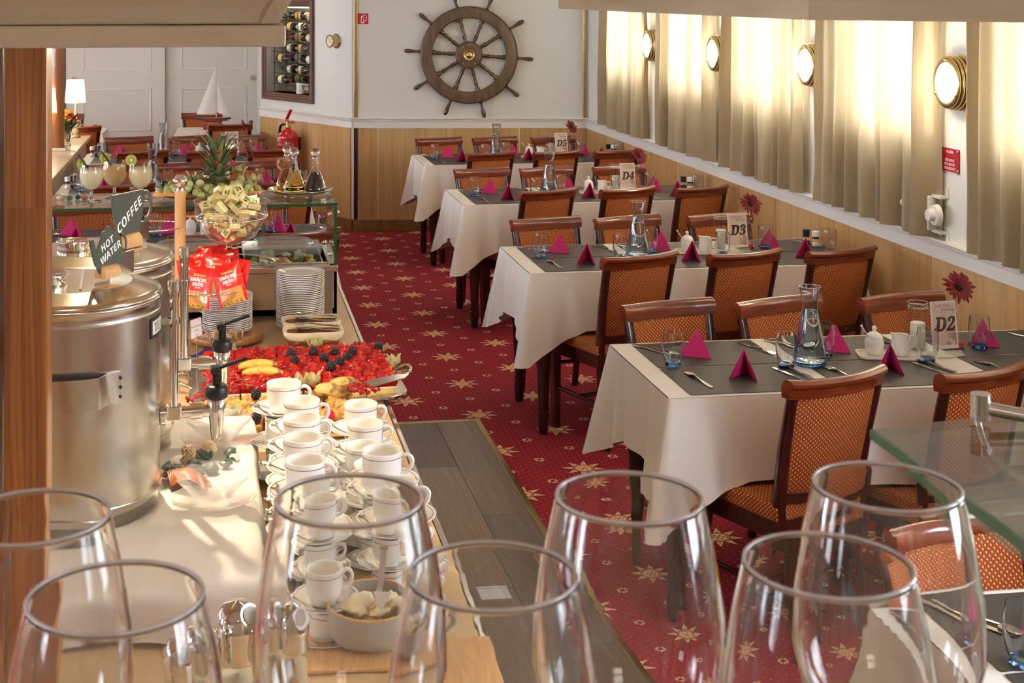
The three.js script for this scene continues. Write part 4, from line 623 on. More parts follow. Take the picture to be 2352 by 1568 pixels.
{ // model sailing boat
  const g = group('model_sailboat'), hullM = M(0x1d2836, 0.25, { clearcoat: 0.8 });
  const rings = []; for (let i = 0; i <= 14; i++) { const t = i / 14, x = -0.165 + 0.33 * t, w = 0.034 * Math.pow(Math.sin(Math.PI * (0.08 + t * 0.86)), 0.8), h = 0.034 * Math.sin(Math.PI * (0.1 + 0.8 * t)); rings.push([V(x, 0.052 + 0.006 * Math.abs(t - 0.5), w), V(x, 0.04, w * 0.92), V(x, 0.052 - h, w * 0.35), V(x, 0.052 - h, -w * 0.35), V(x, 0.04, -w * 0.92), V(x, 0.052 + 0.006 * Math.abs(t - 0.5), -w)]); }
  part(g, 'hull', loft(rings), hullM); part(g, 'deck', loft(rings.map((r) => [r[0].clone().add(V(0, 0.002, -0.004)), r[5].clone().add(V(0, 0.002, 0.004)), r[5].clone().add(V(0, -0.004, 0.004)), r[0].clone().add(V(0, -0.004, -0.004))])), M(0xa8683a, 0.35));
  part(g, 'waterline', loft(rings.slice(1, 14).map((r) => r.map((q) => V(q.x, q.y * 0.62 + 0.004, q.z * 0.86)))), M(0x9a2a22, 0.4));
  part(g, 'mast', rod([0.03, 0.05, 0], [0.026, 0.56, 0], 0.0035, 8), M(0xd8d4c8, 0.4)); part(g, 'boom', rod([0.028, 0.082, 0], [-0.15, 0.085, 0], 0.003, 8), M(0xd8d4c8, 0.4));
  const sail = (a, b, c, bow) => { const n = 10; return grid(n, n, (u, v) => { const p = a.clone().lerp(b, u).lerp(c, v); return p.add(V(0, 0, bow * Math.sin(Math.PI * u) * (1 - v) + bow * 0.4 * Math.sin(v * 5))); }); };
  const sm = M(0xf2f2f4, 0.7, { side: THREE.DoubleSide, transmission: 0.2, thickness: 0 });
  const mast = g.children.find((q) => q.name === 'mast'); part(mast, 'main_sail', sail(V(0.024, 0.092, 0), V(-0.15, 0.092, 0.01), V(0.024, 0.52, 0), 0.02), sm); part(mast, 'jib_sail', sail(V(0.042, 0.1, 0), V(0.155, 0.07, 0), V(0.035, 0.42, 0), 0.018), sm);
  part(g, 'boat_cradle', [box(0.012, 0.03, 0.06, -0.06, 0, 0), box(0.012, 0.03, 0.06, 0.06, 0, 0), box(0.18, 0.055, 0.08, 0, -0.055, 0, 0.004)], mats.mahog); g.traverse((q) => q.geometry && q.geometry.translate(0, 0.055, 0));
  add(g, 'model sailing boat with white sails and dark hull', 'model boat', null, V(-0.05, 0.758, -13.32), 0.0);
}
// partition wall with a shelf top
const PX = -1.12, PT = 0.786;
{
  const g = group('partition'); const pm = M(0xcbbfa6, 0.55);
  part(g, 'partition_core', box(0.3, PT - 0.03, 8.5, PX - 0.19, 0, -8.5), pm);
  for (let k = 0; k < 15; k++) part(g, 'partition_panel', box(0.012, PT - 0.14, 0.54, PX - 0.03, 0.08, -4.5 - k * 0.565, 0.003), pm);
  part(g, 'partition_top', box(0.44, 0.035, 8.7, PX - 0.2, PT - 0.035, -8.5, 0.006), M(0xffffff, 0.35, { map: woodTex([204, 186, 156], [180, 158, 126], { rep: [2, 0.5] }) }));
  add(g, 'low beige panelled partition with a wide shelf top', 'partition');
  const pil = group('wooden_column'); const b = at(133, 345, PT);
  part(pil, 'column_shaft', lathe([[0.052, 0], [0.052, CEIL - PT - 0.001]], 28), mats.pillar); part(pil, 'column_base', box(0.13, 0.02, 0.13, 0, 0, 0, 0.004), mats.trimWhite);
  add(pil, 'round varnished wooden column rising from the partition shelf', 'column', null, b.clone().setX(Math.min(b.x, PX - 0.08)).add(V(0, 0.001, 0)));
  const lamp = group('table_lamp');
  part(lamp, 'lamp_foot', lathe([[0, 0], [0.045, 0], [0.047, 0.006], [0.04, 0.014], [0.044, 0.02], [0.04, 0.028], [0, 0.03]], 28), mats.brass);
  part(lamp, 'lamp_stem', lathe([[0.018, 0.03], [0.03, 0.05], [0.024, 0.08], [0.028, 0.1], [0.017, 0.13], [0.02, 0.15], [0.01, 0.19], [0.006, 0.22], [0.006, 0.34]], 24), M(0xd9c7a4, 0.4));
  part(lamp, 'lamp_shade', lathe([[0.088, 0.3], [0.074, 0.495]], 36), M(0xffe9c4, 0.8, { side: THREE.DoubleSide, transmission: 0.4, thickness: 0, emissive: new THREE.Color(1, 0.78, 0.5), emissiveIntensity: 0.55 }));
  part(lamp, 'light_bulb', ball(0.03, 0, 0.4, 0), M(0xffffff, 0.5, { emissive: new THREE.Color(1, 0.85, 0.6), emissiveIntensity: 3 }));
  const spots = [at(173, 316, PT), at(108, 346, PT)];
  spots.forEach((p, i) => { p.x = Math.min(p.x, PX - 0.07); put(lamp, i ? 'lit table lamp half hidden by the varnished column' : 'lit table lamp with cream shade beside the flowers', 'table lamp', 'table lamps on the partition', p.clone().add(V(0, 0.001, 0))); const l = new THREE.PointLight(new THREE.Color(1, 0.8, 0.55), 0.4); l.position.copy(p).add(V(0, 0.4, 0)); l.shadow.radius = 1.2; l.castShadow = true; scene.add(l); });
  const v = group('flower_bouquet'), p = at(156, 335, PT); p.x = Math.min(p.x, PX - 0.07);
  const vz = group('glass_vase'); part(vz, 'vase_glass', lathe([[0, 0.002], [0.028, 0.002], [0.03, 0.01], [0.02, 0.03], [0.018, 0.05], [0.032, 0.09], [0.036, 0.13]], 24), glassThin()); part(vz, 'water', lathe([[0, 0.006], [0.027, 0.006], [0.018, 0.03], [0.017, 0.05], [0.028, 0.085], [0, 0.085]], 24), M(0xffffff, 0, { transmission: 1, thickness: 0.03, ior: 1.33 }));
  add(vz, 'clear glass vase holding the orange bouquet', 'vase', null, p.clone().add(V(0, 0.001, 0)));
  const leaf = (L) => grid(2, 6, (a, t) => V((a - 0.5) * 0.05 * Math.sin(Math.PI * (0.05 + 0.95 * t)), t * L, 0.03 * t * t + Math.abs(a - 0.5) * 0.01)); const lm = M(0x47643a, 0.55, { side: THREE.DoubleSide });
  for (let k = 0; k < 16; k++) part(v, 'leaf', leaf(0.1 + (k % 4) * 0.02).applyMatrix4(M4(V(0, 0, 0), [0.5 + (k % 3) * 0.25, 0, 0])).applyMatrix4(M4(V(0, 0.1 + (k % 5) * 0.012, 0), [0, k * 2.4, 0])), lm);
  const fm = [M(0xe8801c, 0.6), M(0xd8a030, 0.6), M(0x9a2420, 0.6)]; for (let k = 0; k < 9; k++) part(v, 'blossom', lump(0.024, 0.35, k, 2, 1, 0.7, 1, 4).translate(Math.cos(k * 2.4) * 0.05 * (0.4 + k / 12), 0.2 + (k % 4) * 0.022, Math.sin(k * 2.4) * 0.05 * (0.4 + k / 12)), fm[k % 3]);
  part(v, 'stems', [0, 1, 2, 3].map((k) => rod([Math.cos(k * 1.7) * 0.008, 0.02, Math.sin(k * 1.7) * 0.008], [Math.cos(k * 1.7) * 0.03, 0.2, Math.sin(k * 1.7) * 0.03], 0.003, 6)), lm);
  add(v, 'bouquet of orange and yellow flowers with green leaves', 'bouquet', null, p.clone().add(V(0, 0.012, 0)));
}
// ---------- buffet counter ----------
const CT = 0.907, CXR = 0.455;                                  // counter top and its right edge
const tanTop = M(0xffffff, 0.4, { map: woodTex([214, 184, 138], [196, 160, 112], { rep: [1.2, 0.6], amt: 0.6 }) });
{
  const g = group('buffet_counter');
  part(g, 'counter_body', box(1.42, CT - 0.04, 3.9, CXR - 0.75, 0, -3.62), M(0xffffff, 0.4, { map: woodTex([140, 92, 48], [92, 54, 26], { rep: [2, 1] }) }));
  part(g, 'counter_top', box(1.5, 0.038, 4, CXR - 0.75, CT - 0.04, -3.62, 0.004), tanTop);
  part(g, 'counter_edge', box(0.012, 0.04, 4, CXR + 0.007, CT - 0.041, -3.62, 0.002), mats.steel, 'steel counter edge strip');
  add(g, 'long buffet counter with pale wooden top', 'counter');
}
// riser with white cloth under the urns
const RT = 1.0;
{
  add(mesh('riser', box(0.86, RT - 0.012 - CT, 0.93, -0.365, CT + 0.001, -3.01), mats.lightWood), 'wooden riser hidden under the urn cloth', 'riser');
  const x0 = -0.8, x1 = 0.073, zf = -2.53, zb = -3.5, rows = 60, cols = 46;
  const drapeX = (s) => { const over = s - x1; return over <= 0 ? [s, 0] : [x1 + 0.016 * Math.sin(Math.min(1, over / 0.03) * 1.5), -Math.max(0, over - 0.008)]; };
  const g = grid(cols, rows, (u, v) => {
    const sx = x0 + u * (x1 + 0.088 - x0), sz = v * (zf - zb + 0.088) ;      // arc length from the back
    let [x, dy] = drapeX(sx); let z = zb + sz, y = RT;
    const over = z - zf; if (over > 0) { z = zf + 0.018 * Math.sin(Math.min(1, over / 0.03) * 1.5); dy += -Math.max(0, over - 0.008); }
    if (sx > x1 && over > 0) { const k = Math.min(1, over / 0.05) * Math.min(1, (sx - x1) / 0.05); x += 0.035 * k; z += 0.035 * k; dy = Math.max(dy, -(0.088)); }
    const w = over > 0 ? 0.012 * Math.sin(sx * 16 + 1) * Math.min(1, over / 0.06) : 0; const wx = sx > x1 ? 0.007 * Math.sin(sz * 13) * Math.min(1, (sx - x1) / 0.06) : 0;
    const wr = over <= 0 && sx <= x1 ? 0.0016 * Math.max(0, noise.noise(x * 5, z * 7, 2)) + 0.004 * Math.exp(-Math.pow((z - (zf - 0.09) - 0.09 * Math.sin(x * 4)) / 0.022, 2)) * Math.max(0, noise.noise(x * 3, 4, 1) + 0.3) : 0;
    return V(x + wx, Math.max(y + dy + wr, CT + 0.003), z + w);
  }, (u, v) => [u, v * 1.3]);
  add(mesh('urn_cloth', g, M(0xffffff, 0.75, { map: clothTex, side: THREE.DoubleSide, sheen: 0.2 })), 'cream cloth spread under the steel urns, hanging over the riser', 'cloth');
}
// steel urns
const brushed = M(0xcdc8c0, 0.24, { metalness: 1, anisotropy: 0.6 });
function buildUrn(labelText) {
  const g = group('drink_urn'), r = 0.176, h = 0.424;
  part(g, 'urn_body', [lathe([[0, 0], [r - 0.004, 0], [r - 0.004, 0.028], [r + 0.003, 0.032], [r + 0.004, 0.038], [r, 0.042], [r, h - 0.034], [r + 0.002, h - 0.032], [r + 0.002, h - 0.03], [r, h - 0.028], [r, h - 0.012], [r + 0.005, h - 0.008], [r + 0.005, h], [r - 0.01, h]], 96)], brushed);
  const lid = part(g, 'urn_lid', [lathe([[r + 0.003, h], [r + 0.001, h + 0.008], [r - 0.012, h + 0.01], [r - 0.052, h + 0.023], [r - 0.056, h + 0.0245], [0, h + 0.026]], 96)], M(0xd6cdbc, 0.18, { metalness: 1 }));
  part(lid, 'lid_ring', lathe([[0.035, h + 0.025], [0.039, h + 0.029], [0.036, h + 0.037], [0.04, h + 0.045], [0.037, h + 0.047], [0.032, h + 0.041], [0.032, h + 0.025]], 40).translate(-0.045, 0, 0.03), mats.chrome);
  part(lid, 'lid_hinge', [box(0.004, 0.004, 0.2, 0.02, h + 0.0235, 0.0), move(box(0.06, 0.05, 0.002, 0, 0, 0), 0.1, h + 0.014, -0.09, 0.2, 0.7, 0)], mats.steel);
  // handle on the bar side
  const hs = (a) => { const c = Math.cos(a), s = Math.sin(a); return [c, s]; };
  for (const a0 of [-0.42, 0.0]) { const pts = []; for (let i = 0; i <= 10; i++) { const t = i / 10, a = Math.PI / 2 - 0.57 + a0 * 0 + t * 1.44; const out = r + (t < 0.12 || t > 0.88 ? 0.004 : 0.028); const [c, s] = hs(a); pts.push([c * out, s * out]); } if (a0 === 0) part(g, 'side_handle', loft(pts.map(([x, z]) => { const n = V(x, 0, z).normalize().multiplyScalar(0.002); return [V(x, 0.24, z).sub(n), V(x, 0.24, z).add(n), V(x, 0.3, z).add(n), V(x, 0.3, z).sub(n)]; })), mats.steel); }
  part(g, 'handle_rivet', [0.252, 0.27, 0.288].flatMap((y, i) => [0.865, -0.565].map((da) => { const a = Math.PI / 2 + da; return ball(0.0035, Math.cos(a) * (r + 0.006), y, Math.sin(a) * (r + 0.006), 8, 6); })), mats.black);
  // sight gauge and tap on the aisle side (+x)
  const gp = part(g, 'gauge_pipe', [cyl(0.0095, 0.0095, 0.24, r + 0.028, 0.17, 0, 18), cyl(0.011, 0.011, 0.02, r + 0.028, 0.405, 0, 18)], mats.chrome);
  part(gp, 'gauge_cap', [cyl(0.013, 0.013, 0.022, r + 0.028, 0.418, 0, 24)], mats.steel, 'knurled steel gauge cap');
  part(gp, 'gauge_bracket', [box(0.05, 0.012, 0.012, r + 0.012, 0.352, 0), cyl(0.013, 0.013, 0.012, r + 0.028, 0.352, 0, 18), cyl(0.014, 0.014, 0.016, r + 0.028, 0.155, 0, 18)], mats.chrome);
  const tap = part(g, 'tap', [rod([r - 0.005, 0.142, 0], [r + 0.1, 0.142, 0], 0.012, 16), rod([r, 0.142, 0], [r + 0.01, 0.142, 0], 0.024, 24), box(0.03, 0.03, 0.03, r + 0.028, 0.127, 0, 0.004), rod([r + 0.06, 0.142, 0], [r + 0.085, 0.142, 0], 0.017, 8)].map((q) => q.translate(0, 0.028, 0)), mats.chrome);
  part(tap, 'tap_spout', lathe([[0.0, 0.16], [0.0195, 0.16], [0.0175, 0.13], [0.0125, 0.085], [0.0115, 0.075], [0.009, 0.075], [0.009, 0.085], [0, 0.085]], 24).translate(r + 0.115, 0.036, 0), mats.chrome);
  part(tap, 'tap_collar', lathe([[0, 0.16], [0.022, 0.16], [0.0235, 0.165], [0.0235, 0.18], [0.02, 0.186], [0.01, 0.187], [0, 0.187]], 24).translate(r + 0.115, 0.036, 0), mats.black);
  part(tap, 'tap_lever', [cyl(0.009, 0.009, 0.035, r + 0.115, 0.185, 0), move(box(0.02, 0.014, 0.03, 0, 0, 0, 0.004), r + 0.112, 0.21, 0.0, 0, 0, 0.1), move(box(0.075, 0.007, 0.012, 0.03, 0, 0, 0.003), r + 0.115, 0.216, 0, 0, 0.0, 0.28)].map((q) => q.translate(0, 0.036, 0)), mats.blackGloss);
  if (labelText) {
    const t = paper(0.1, 0.05, (c, w, hh) => { c.fillStyle = '#2a2620'; c.fillRect(0, 0, w, hh); c.fillStyle = '#d8d4c6'; c.fillRect(w * 0.1, hh * 0.16, w * 0.8, hh * 0.68); c.fillStyle = '#1c1814'; c.textAlign = 'center'; c.font = `bold ${hh * 0.6}px serif`; c.fillText(labelText, w / 2, hh * 0.71); });
    const aw = 0.2; part(g, 'label_plate', grid(12, 1, (u, v) => { const a = 0.25 + (0.5 - u) * 0.5; return V(Math.cos(a) * (r + 0.0015), 0.342 + (1 - v) * 0.04, Math.sin(a) * (r + 0.0015)); }, (u, v) => [u, 1 - v]), M(0xffffff, 0.35, { map: t, side: THREE.DoubleSide }), 'black framed plate reading TEA'); void aw;
  }
  return g;
}
const urnA = at(165, 1160, RT), urnB = atD(217, 0, 3.25); urnA.y = RT + 0.006; urnB.y = RT + 0.006;
add(buildUrn('TEA'), 'steel drink urn with TEA plate and black tap', 'urn', 'steel drink urns', urnA, 0.06);
add(buildUrn(null), 'steel drink urn standing behind the tea urn, its tap over the cakes', 'urn', 'steel drink urns', urnB, 0.06);
// slate signs in wooden blocks on the urn lids
const slate = M(0x474b3f, 0.6), chalk = (txts, w, h, rot, size) => paper(w, h, (c, W_, H_) => { c.fillStyle = '#474b3f'; c.fillRect(0, 0, W_, H_); c.fillStyle = '#f6f4ea'; c.translate(W_ / 2, H_ / 2); c.rotate(rot); c.textAlign = 'center'; c.font = `italic bold ${H_ * size}px sans-serif`; txts.forEach((t, i) => c.fillText(t, 0, H_ * size * (0.35 + i * 1.05 - (txts.length - 1) * 0.55))); });
function slateSign(shape, w, h, txts, rot, size) {
  const g = group('chalk_sign'); const body = plate(shape, 0.004, 0.0006, 1); body.translate(0, -0.01, -0.002);
  part(g, 'slate_board', body, slate); const face = new THREE.ShapeGeometry(shape, 16); const p = face.attributes.position, uv = face.attributes.uv; for (let i = 0; i < p.count; i++) uv.setXY(i, p.getX(i) / w + 0.5, p.getY(i) / h);
  part(g, 'chalk_lettering', face.translate(0, -0.01, 0.0028), M(0xffffff, 0.7, { map: chalk(txts, w, h, rot, size) }));
  const blk = new THREE.Shape(); blk.absarc(0, 0, 0.018, 0, Math.PI); blk.lineTo(-0.018, -0.012); blk.lineTo(0.018, -0.012);
  part(g, 'wooden_block', uvBox(plate(blk, 0.062, 0.001, 1).translate(0, 0, -0.031).rotateY(Math.PI / 2).translate(0, -0.006, 0)), mats.lightWood);
  return g;
}
{
  const mug = new THREE.Shape(); mug.moveTo(-0.038, 0); mug.lineTo(0.038, 0); mug.lineTo(0.062, 0.105); mug.lineTo(0.058, 0.12); mug.lineTo(-0.062, 0.12); mug.lineTo(-0.062, 0.1); mug.closePath();
  const s1 = slateSign(mug, 0.13, 0.13, ['COFFEE'], -0.6, 0.24);
  part(s1, 'cup_handle', new THREE.TorusGeometry(0.026, 0.005, 8, 24, 4).rotateZ(-2.0).scale(0.8, 1.25, 0.6).translate(0.068, 0.07, 0), slate);
  const lidY = RT + 0.006 + 0.424 + 0.026 + 0.019;
  add(s1, 'slate sign shaped like a cup reading COFFEE', 'sign', 'slate drink signs', urnB.clone().setY(lidY).add(V(0.077, 0, 0.02)), 0.98).scale.setScalar(0.96);
  const pot = new THREE.Shape(); pot.moveTo(-0.03, 0); pot.lineTo(0.03, 0); pot.quadraticCurveTo(0.062, 0.03, 0.052, 0.075); pot.quadraticCurveTo(0.042, 0.098, 0.024, 0.102); pot.quadraticCurveTo(0.03, 0.115, 0.01, 0.118); pot.lineTo(0.006, 0.128); pot.lineTo(-0.006, 0.128); pot.lineTo(-0.01, 0.118); pot.quadraticCurveTo(-0.034, 0.115, -0.026, 0.1); pot.lineTo(-0.04, 0.075); pot.lineTo(-0.046, 0.062); pot.lineTo(-0.058, 0.1); pot.lineTo(-0.072, 0.1); pot.quadraticCurveTo(-0.06, 0.05, -0.05, 0.03); pot.closePath();
  const s2 = slateSign(pot, 0.14, 0.135, ['HOT', 'WATER'], -0.5, 0.2);
  part(s2, 'pot_handle', new THREE.TorusGeometry(0.024, 0.0045, 8, 24, 3.6).rotateZ(-1.8).scale(0.75, 1.2, 0.6).translate(0.054, 0.06, 0), slate);
  add(s2, 'slate sign shaped like a teapot reading HOT WATER', 'sign', 'slate drink signs', urnA.clone().setY(lidY).add(V(0.073, 0.004, 0.02)), 0.9).scale.setScalar(0.74);
}
// scalloped glass dishes under the taps
const dishM = M(0xffffff, 0.08, { transmission: 0.86, thickness: 0, ior: 1.5 });
function scallop(prof, amp, n) { const g = lathe(prof, 96); const p = g.attributes.position; const R = Math.max(...prof.map((q) => q[0])); for (let i = 0; i < p.count; i++) { const x = p.getX(i), z = p.getZ(i), r = Math.hypot(x, z), a = Math.atan2(z, x), k = Math.pow(r / R, 4) * amp * Math.sin(a * n); p.setXYZ(i, x * (1 + k), p.getY(i) + k * 0.04, z * (1 + k)); } g.computeVertexNormals(); return g; }
const dishProto = mesh('glass_bowl', merge([scallop([[0, 0.006], [0.035, 0.004], [0.042, 0.01], [0.058, 0.03], [0.074, 0.046], [0.0765, 0.05], [0.075, 0.051], [0.0715, 0.047], [0.056, 0.032], [0.04, 0.0125], [0.033, 0.008], [0, 0.009]], 0.05, 9)]), dishM);
const dishPlate = mesh('glass_plate', scallop([[0, 0.001], [0.05, 0.001], [0.075, 0.008], [0.086, 0.012], [0.085, 0.0135], [0.07, 0.009], [0.045, 0.003], [0, 0.003]], 0.035, 8), dishM);
[[503, 1014, 'under the coffee tap'], [489, 1152, 'beside the orange seashell']].forEach(([px, py, w]) => { const p = at(px, py, RT + 0.004); put(dishPlate, `scalloped clear glass plate ${w}`, 'plate', 'scalloped glass plates', p); put(dishProto, `scalloped clear glass bowl ${w}`, 'bowl', 'scalloped glass bowls', p.clone().add(V(0, 0.005, 0)), 0.3); });
// shells and pebbles on the cloth
const shellO = M(0xffffff, 0.35, { map: data(128, 128, (u, v) => { const k = 0.5 + 0.5 * Math.sin(u * TAU * 24); return [206 - 40 * k, 120 - 34 * k, 62 - 24 * k]; }) }), shellS = M(0xffffff, 0.4, { map: data(128, 128, (u, v) => { const k = noise.noise(u * 22, v * 22, 3) > 0.05 ? 1 : 0; return [232 - 70 * k, 206 - 86 * k, 170 - 90 * k]; }) }), shellC = M(0xe6cfa8, 0.35), shellP = M(0xf0e6d8, 0.25), pebbleM = M(0xffffff, 0.3, { map: data(64, 64, () => { const k = rnd(); return [62 + 60 * k, 84 + 56 * k, 76 + 50 * k]; }, 1, 1) });
function snail(r, turns, m, name) { const rings = []; const n = 46; for (let i = 0; i <= n; i++) { const t = i / n, a = t * turns * TAU, k = Math.pow(t, 1.5) * 0.95 + 0.05, c = V(Math.cos(a) * r * 0.55 * k, (1 - t) * r * 1.4, Math.sin(a) * r * 0.55 * k), q = r * 0.62 * k, ring = []; for (let j = 0; j < 10; j++) { const b = j / 10 * TAU; ring.push(V(c.x + Math.cos(a) * Math.cos(b) * q, Math.max(0.0, c.y + Math.sin(b) * q * 1.0 + q * 0.2), c.z + Math.sin(a) * Math.cos(b) * q)); } rings.push(ring); } const q = loft(rings, true, true, 1.2); q.translate(0, -r * 0.5, 0).rotateX(1.15); q.computeBoundingBox(); q.translate(0, -q.boundingBox.min.y, 0); return mesh(name, uvBox(q, 12), m); }
function scallopShell(r, m) { return mesh('seashell', grid(48, 12, (u, v) => { const a = (u - 0.5) * 2.3, rad = r * v * (1 + 0.03 * Math.cos(u * TAU * 14)), hgt = r * 0.42 * Math.sin(Math.PI * Math.min(1, 0.08 + v * 0.92)) + 0.0025 * v * Math.cos(u * TAU * 14) + 0.002; return V(Math.sin(a) * rad, hgt * (1 - 0.25 * Math.abs(u - 0.5) * 2), -Math.cos(a) * rad); }, (u, v) => [u, v]), m); }
m2(shellO);
function m2(m) { m.side = THREE.DoubleSide; return m; }
add(scallopShell(0.085, shellO), 'orange ribbed scallop seashell by the foot of the tea urn', 'seashell', 'seashells on the cloth', at(392, 1128, RT + 0.002), -0.9);
add(snail(0.024, 2.4, shellS, 'seashell'), 'brown speckled round seashell on the cloth', 'seashell', 'seashells on the cloth', at(430, 1066, RT + 0.002), 0.4);
add(snail(0.022, 2.2, shellC, 'seashell'), 'tan snail seashell on the cloth between green pebbles', 'seashell', 'seashells on the cloth', at(486, 1054, RT + 0.002), 2.2);
add(scallopShell(0.022, m2(shellP.clone())), 'small pale clam shell right of the green pebbles', 'seashell', 'seashells on the cloth', at(527, 1056, RT + 0.002), -1.2);
add(scallopShell(0.024, m2(M(0x8a5a3c, 0.35))), 'small brown clam shell under the tan snail shell', 'seashell', 'seashells on the cloth', at(462, 1052, RT + 0.002), 1.4);
add(mesh('pearl', ball(0.013), M(0xf2ead8, 0.15, { clearcoat: 1 })), 'pearly white ball among the shells', 'ball', null, at(402, 1065, RT + 0.015));
const peb = [[467, 1040], [529, 1038], [447, 1068], [519, 1064], [388, 1071], [405, 1082], [432, 1083], [455, 1085], [487, 1076], [476, 1044]];
peb.forEach(([x, y], i) => { const g = lump(0.0125 + (i % 3) * 0.002, 0.5, i + 2, 1, 1.2, 0.75, 0.9, 1.2); g.computeVertexNormals(); add(mesh('pebble', g, pebbleM), 'green speckled angular pebble lying on the cream cloth', 'pebble', 'green pebbles on the cloth', at(x, y, RT + 0.011), i); });
// ---------- cups and saucers ----------
const lineM = M(0x5a2a24, 0.3);
const cupProto = (() => {
  const g = group('coffee_cup');
  part(g, 'cup_body', lathe([[0, 0.004], [0.024, 0.004], [0.025, 0], [0.029, 0.001], [0.031, 0.008], [0.0325, 0.011], [0.0375, 0.018], [0.0395, 0.03], [0.04, 0.062], [0.0405, 0.0655], [0.0395, 0.067], [0.0378, 0.0655], [0.037, 0.03], [0.034, 0.018], [0.02, 0.008], [0, 0.007]], 40), mats.porcelain);
  part(g, 'cup_line', new THREE.TorusGeometry(0.0402, 0.00055, 6, 48).rotateX(Math.PI / 2).translate(0, 0.0565, 0), lineM, 'thin dark red line below the rim');
  part(g, 'cup_handle', tube([[0.037, 0.056, 0], [0.052, 0.058, 0], [0.06, 0.05, 0], [0.057, 0.034, 0], [0.047, 0.024, 0], [0.036, 0.024, 0]], 0.0042, 22, 8), mats.porcelain);
  return g;
})();
const saucerProto = (() => { const g = group('saucer'); part(g, 'saucer_dish', lathe([[0, 0.003], [0.03, 0.003], [0.031, 0], [0.036, 0], [0.04, 0.004], [0.062, 0.012], [0.0735, 0.0165], [0.074, 0.018], [0.072, 0.0185], [0.06, 0.0145], [0.04, 0.008], [0.03, 0.006], [0, 0.006]], 48), mats.porcelain); part(g, 'saucer_line', new THREE.TorusGeometry(0.0675, 0.0005, 5, 56).rotateX(Math.PI / 2).translate(0, 0.0172, 0), lineM); return g; })();
const teaSpoon = mesh('teaspoon', spoonGeo(0.62), mats.cutlery);
{
  // [px, py, D, levels] of the topmost rims
  const stacks = [[646, 877, 3.29, 3, 'first stack behind, next to the crumble cake'], [689.6, 915, 3.15, 3], [688, 956, 3.02, 3], [701, 1000, 2.89, 3], [697, 1056, 2.75, 3], [829, 930, 3.38, 2], [839, 968, 3.23, 2], [838.6, 1015.5, 3.07, 2], [860, 1061, 2.95, 2]];
  const ord = ['first', 'second', 'third', 'fourth', 'fifth', 'sixth', 'seventh'];
  const list = stacks.map(([px, py, D, n], i) => { const p = atD(px, py, D); return { x: p.x, z: p.z, n, row: i < 5 ? 'cloth-side row' : 'aisle-side row', k: i < 5 ? i : i - 5 }; });
  list.push({ x: 0.172, z: -2.585, n: 3, row: 'cloth-side row', k: 5 }, { x: 0.325, z: -2.79, n: 3, row: 'aisle-side row', k: 4 }, { x: 0.172, z: -2.43, n: 2, row: 'cloth-side row', k: 6 }, { x: 0.328, z: -2.6, n: 3, row: 'aisle-side row', k: 5 });
  for (const { x, z, n, row, k } of list) {
    const lev = 0.0745; const dir = 0.0;
    for (let q = 0; q < n; q++) {
      const y = CT + 0.002 + q * lev, nm = n === 1 ? 'single' : q === n - 1 ? 'top' : q ? 'middle' : 'bottom', j = rr(-0.006, 0.006), tw = rr(-0.35, 0.15);
      const w = `${nm} of the ${ord[k]} stack from the cakes, ${row}`;
      put(saucerProto, `white saucer with dark rim line, ${w}`, 'saucer', 'saucers in the cup stacks', V(x + j, y, z));
      put(cupProto, `white coffee cup with dark line, ${w}`, 'cup', 'coffee cups in stacks', V(x + j, y + 0.0072, z), tw + dir);
      if ((q + k) % 2 === 0 || q === n - 1) { const sp = put(teaSpoon, `small teaspoon on the saucer, ${w}`, 'teaspoon', 'teaspoons on saucers', V(x - 0.054 + j, y + 0.0155, z + 0.012), 0.5 + tw); sp.rotateX(-0.06); }
    }
  }
}
// ---------- stacked plates, board, baskets ----------
const plateProto = (() => { const g = group('dessert_plate'); part(g, 'plate_dish', lathe([[0, 0.002], [0.044, 0.002], [0.045, 0], [0.05, 0], [0.056, 0.006], [0.079, 0.0125], [0.0815, 0.0145], [0.0812, 0.0165], [0.079, 0.0166], [0.056, 0.0095], [0.05, 0.005], [0, 0.005]], 44), mats.porcelain); part(g, 'plate_line', [new THREE.TorusGeometry(0.0765, 0.0005, 5, 48).rotateX(Math.PI / 2).translate(0, 0.0162, 0), new THREE.TorusGeometry(0.0545, 0.0004, 5, 44).rotateX(Math.PI / 2).translate(0, 0.0092, 0)], lineM); return g; })();
const ORD = ['lowest', 'second', 'third', 'fourth', 'fifth', 'sixth', 'seventh', 'eighth', 'ninth', 'tenth', 'eleventh', 'twelfth', 'thirteenth', 'fourteenth', 'fifteenth', 'sixteenth', 'seventeenth', 'eighteenth', 'nineteenth', 'twentieth'];
function ordw(i) { return i < 20 ? ORD[i] : i < 29 ? 'twenty-' + ['first', 'second', 'third', 'fourth', 'fifth', 'sixth', 'seventh', 'eighth', 'ninth'][i - 20] : 'thirtieth'; }
const boardPos = at(520, 782, CT); boardPos.y = CT + 0.001;
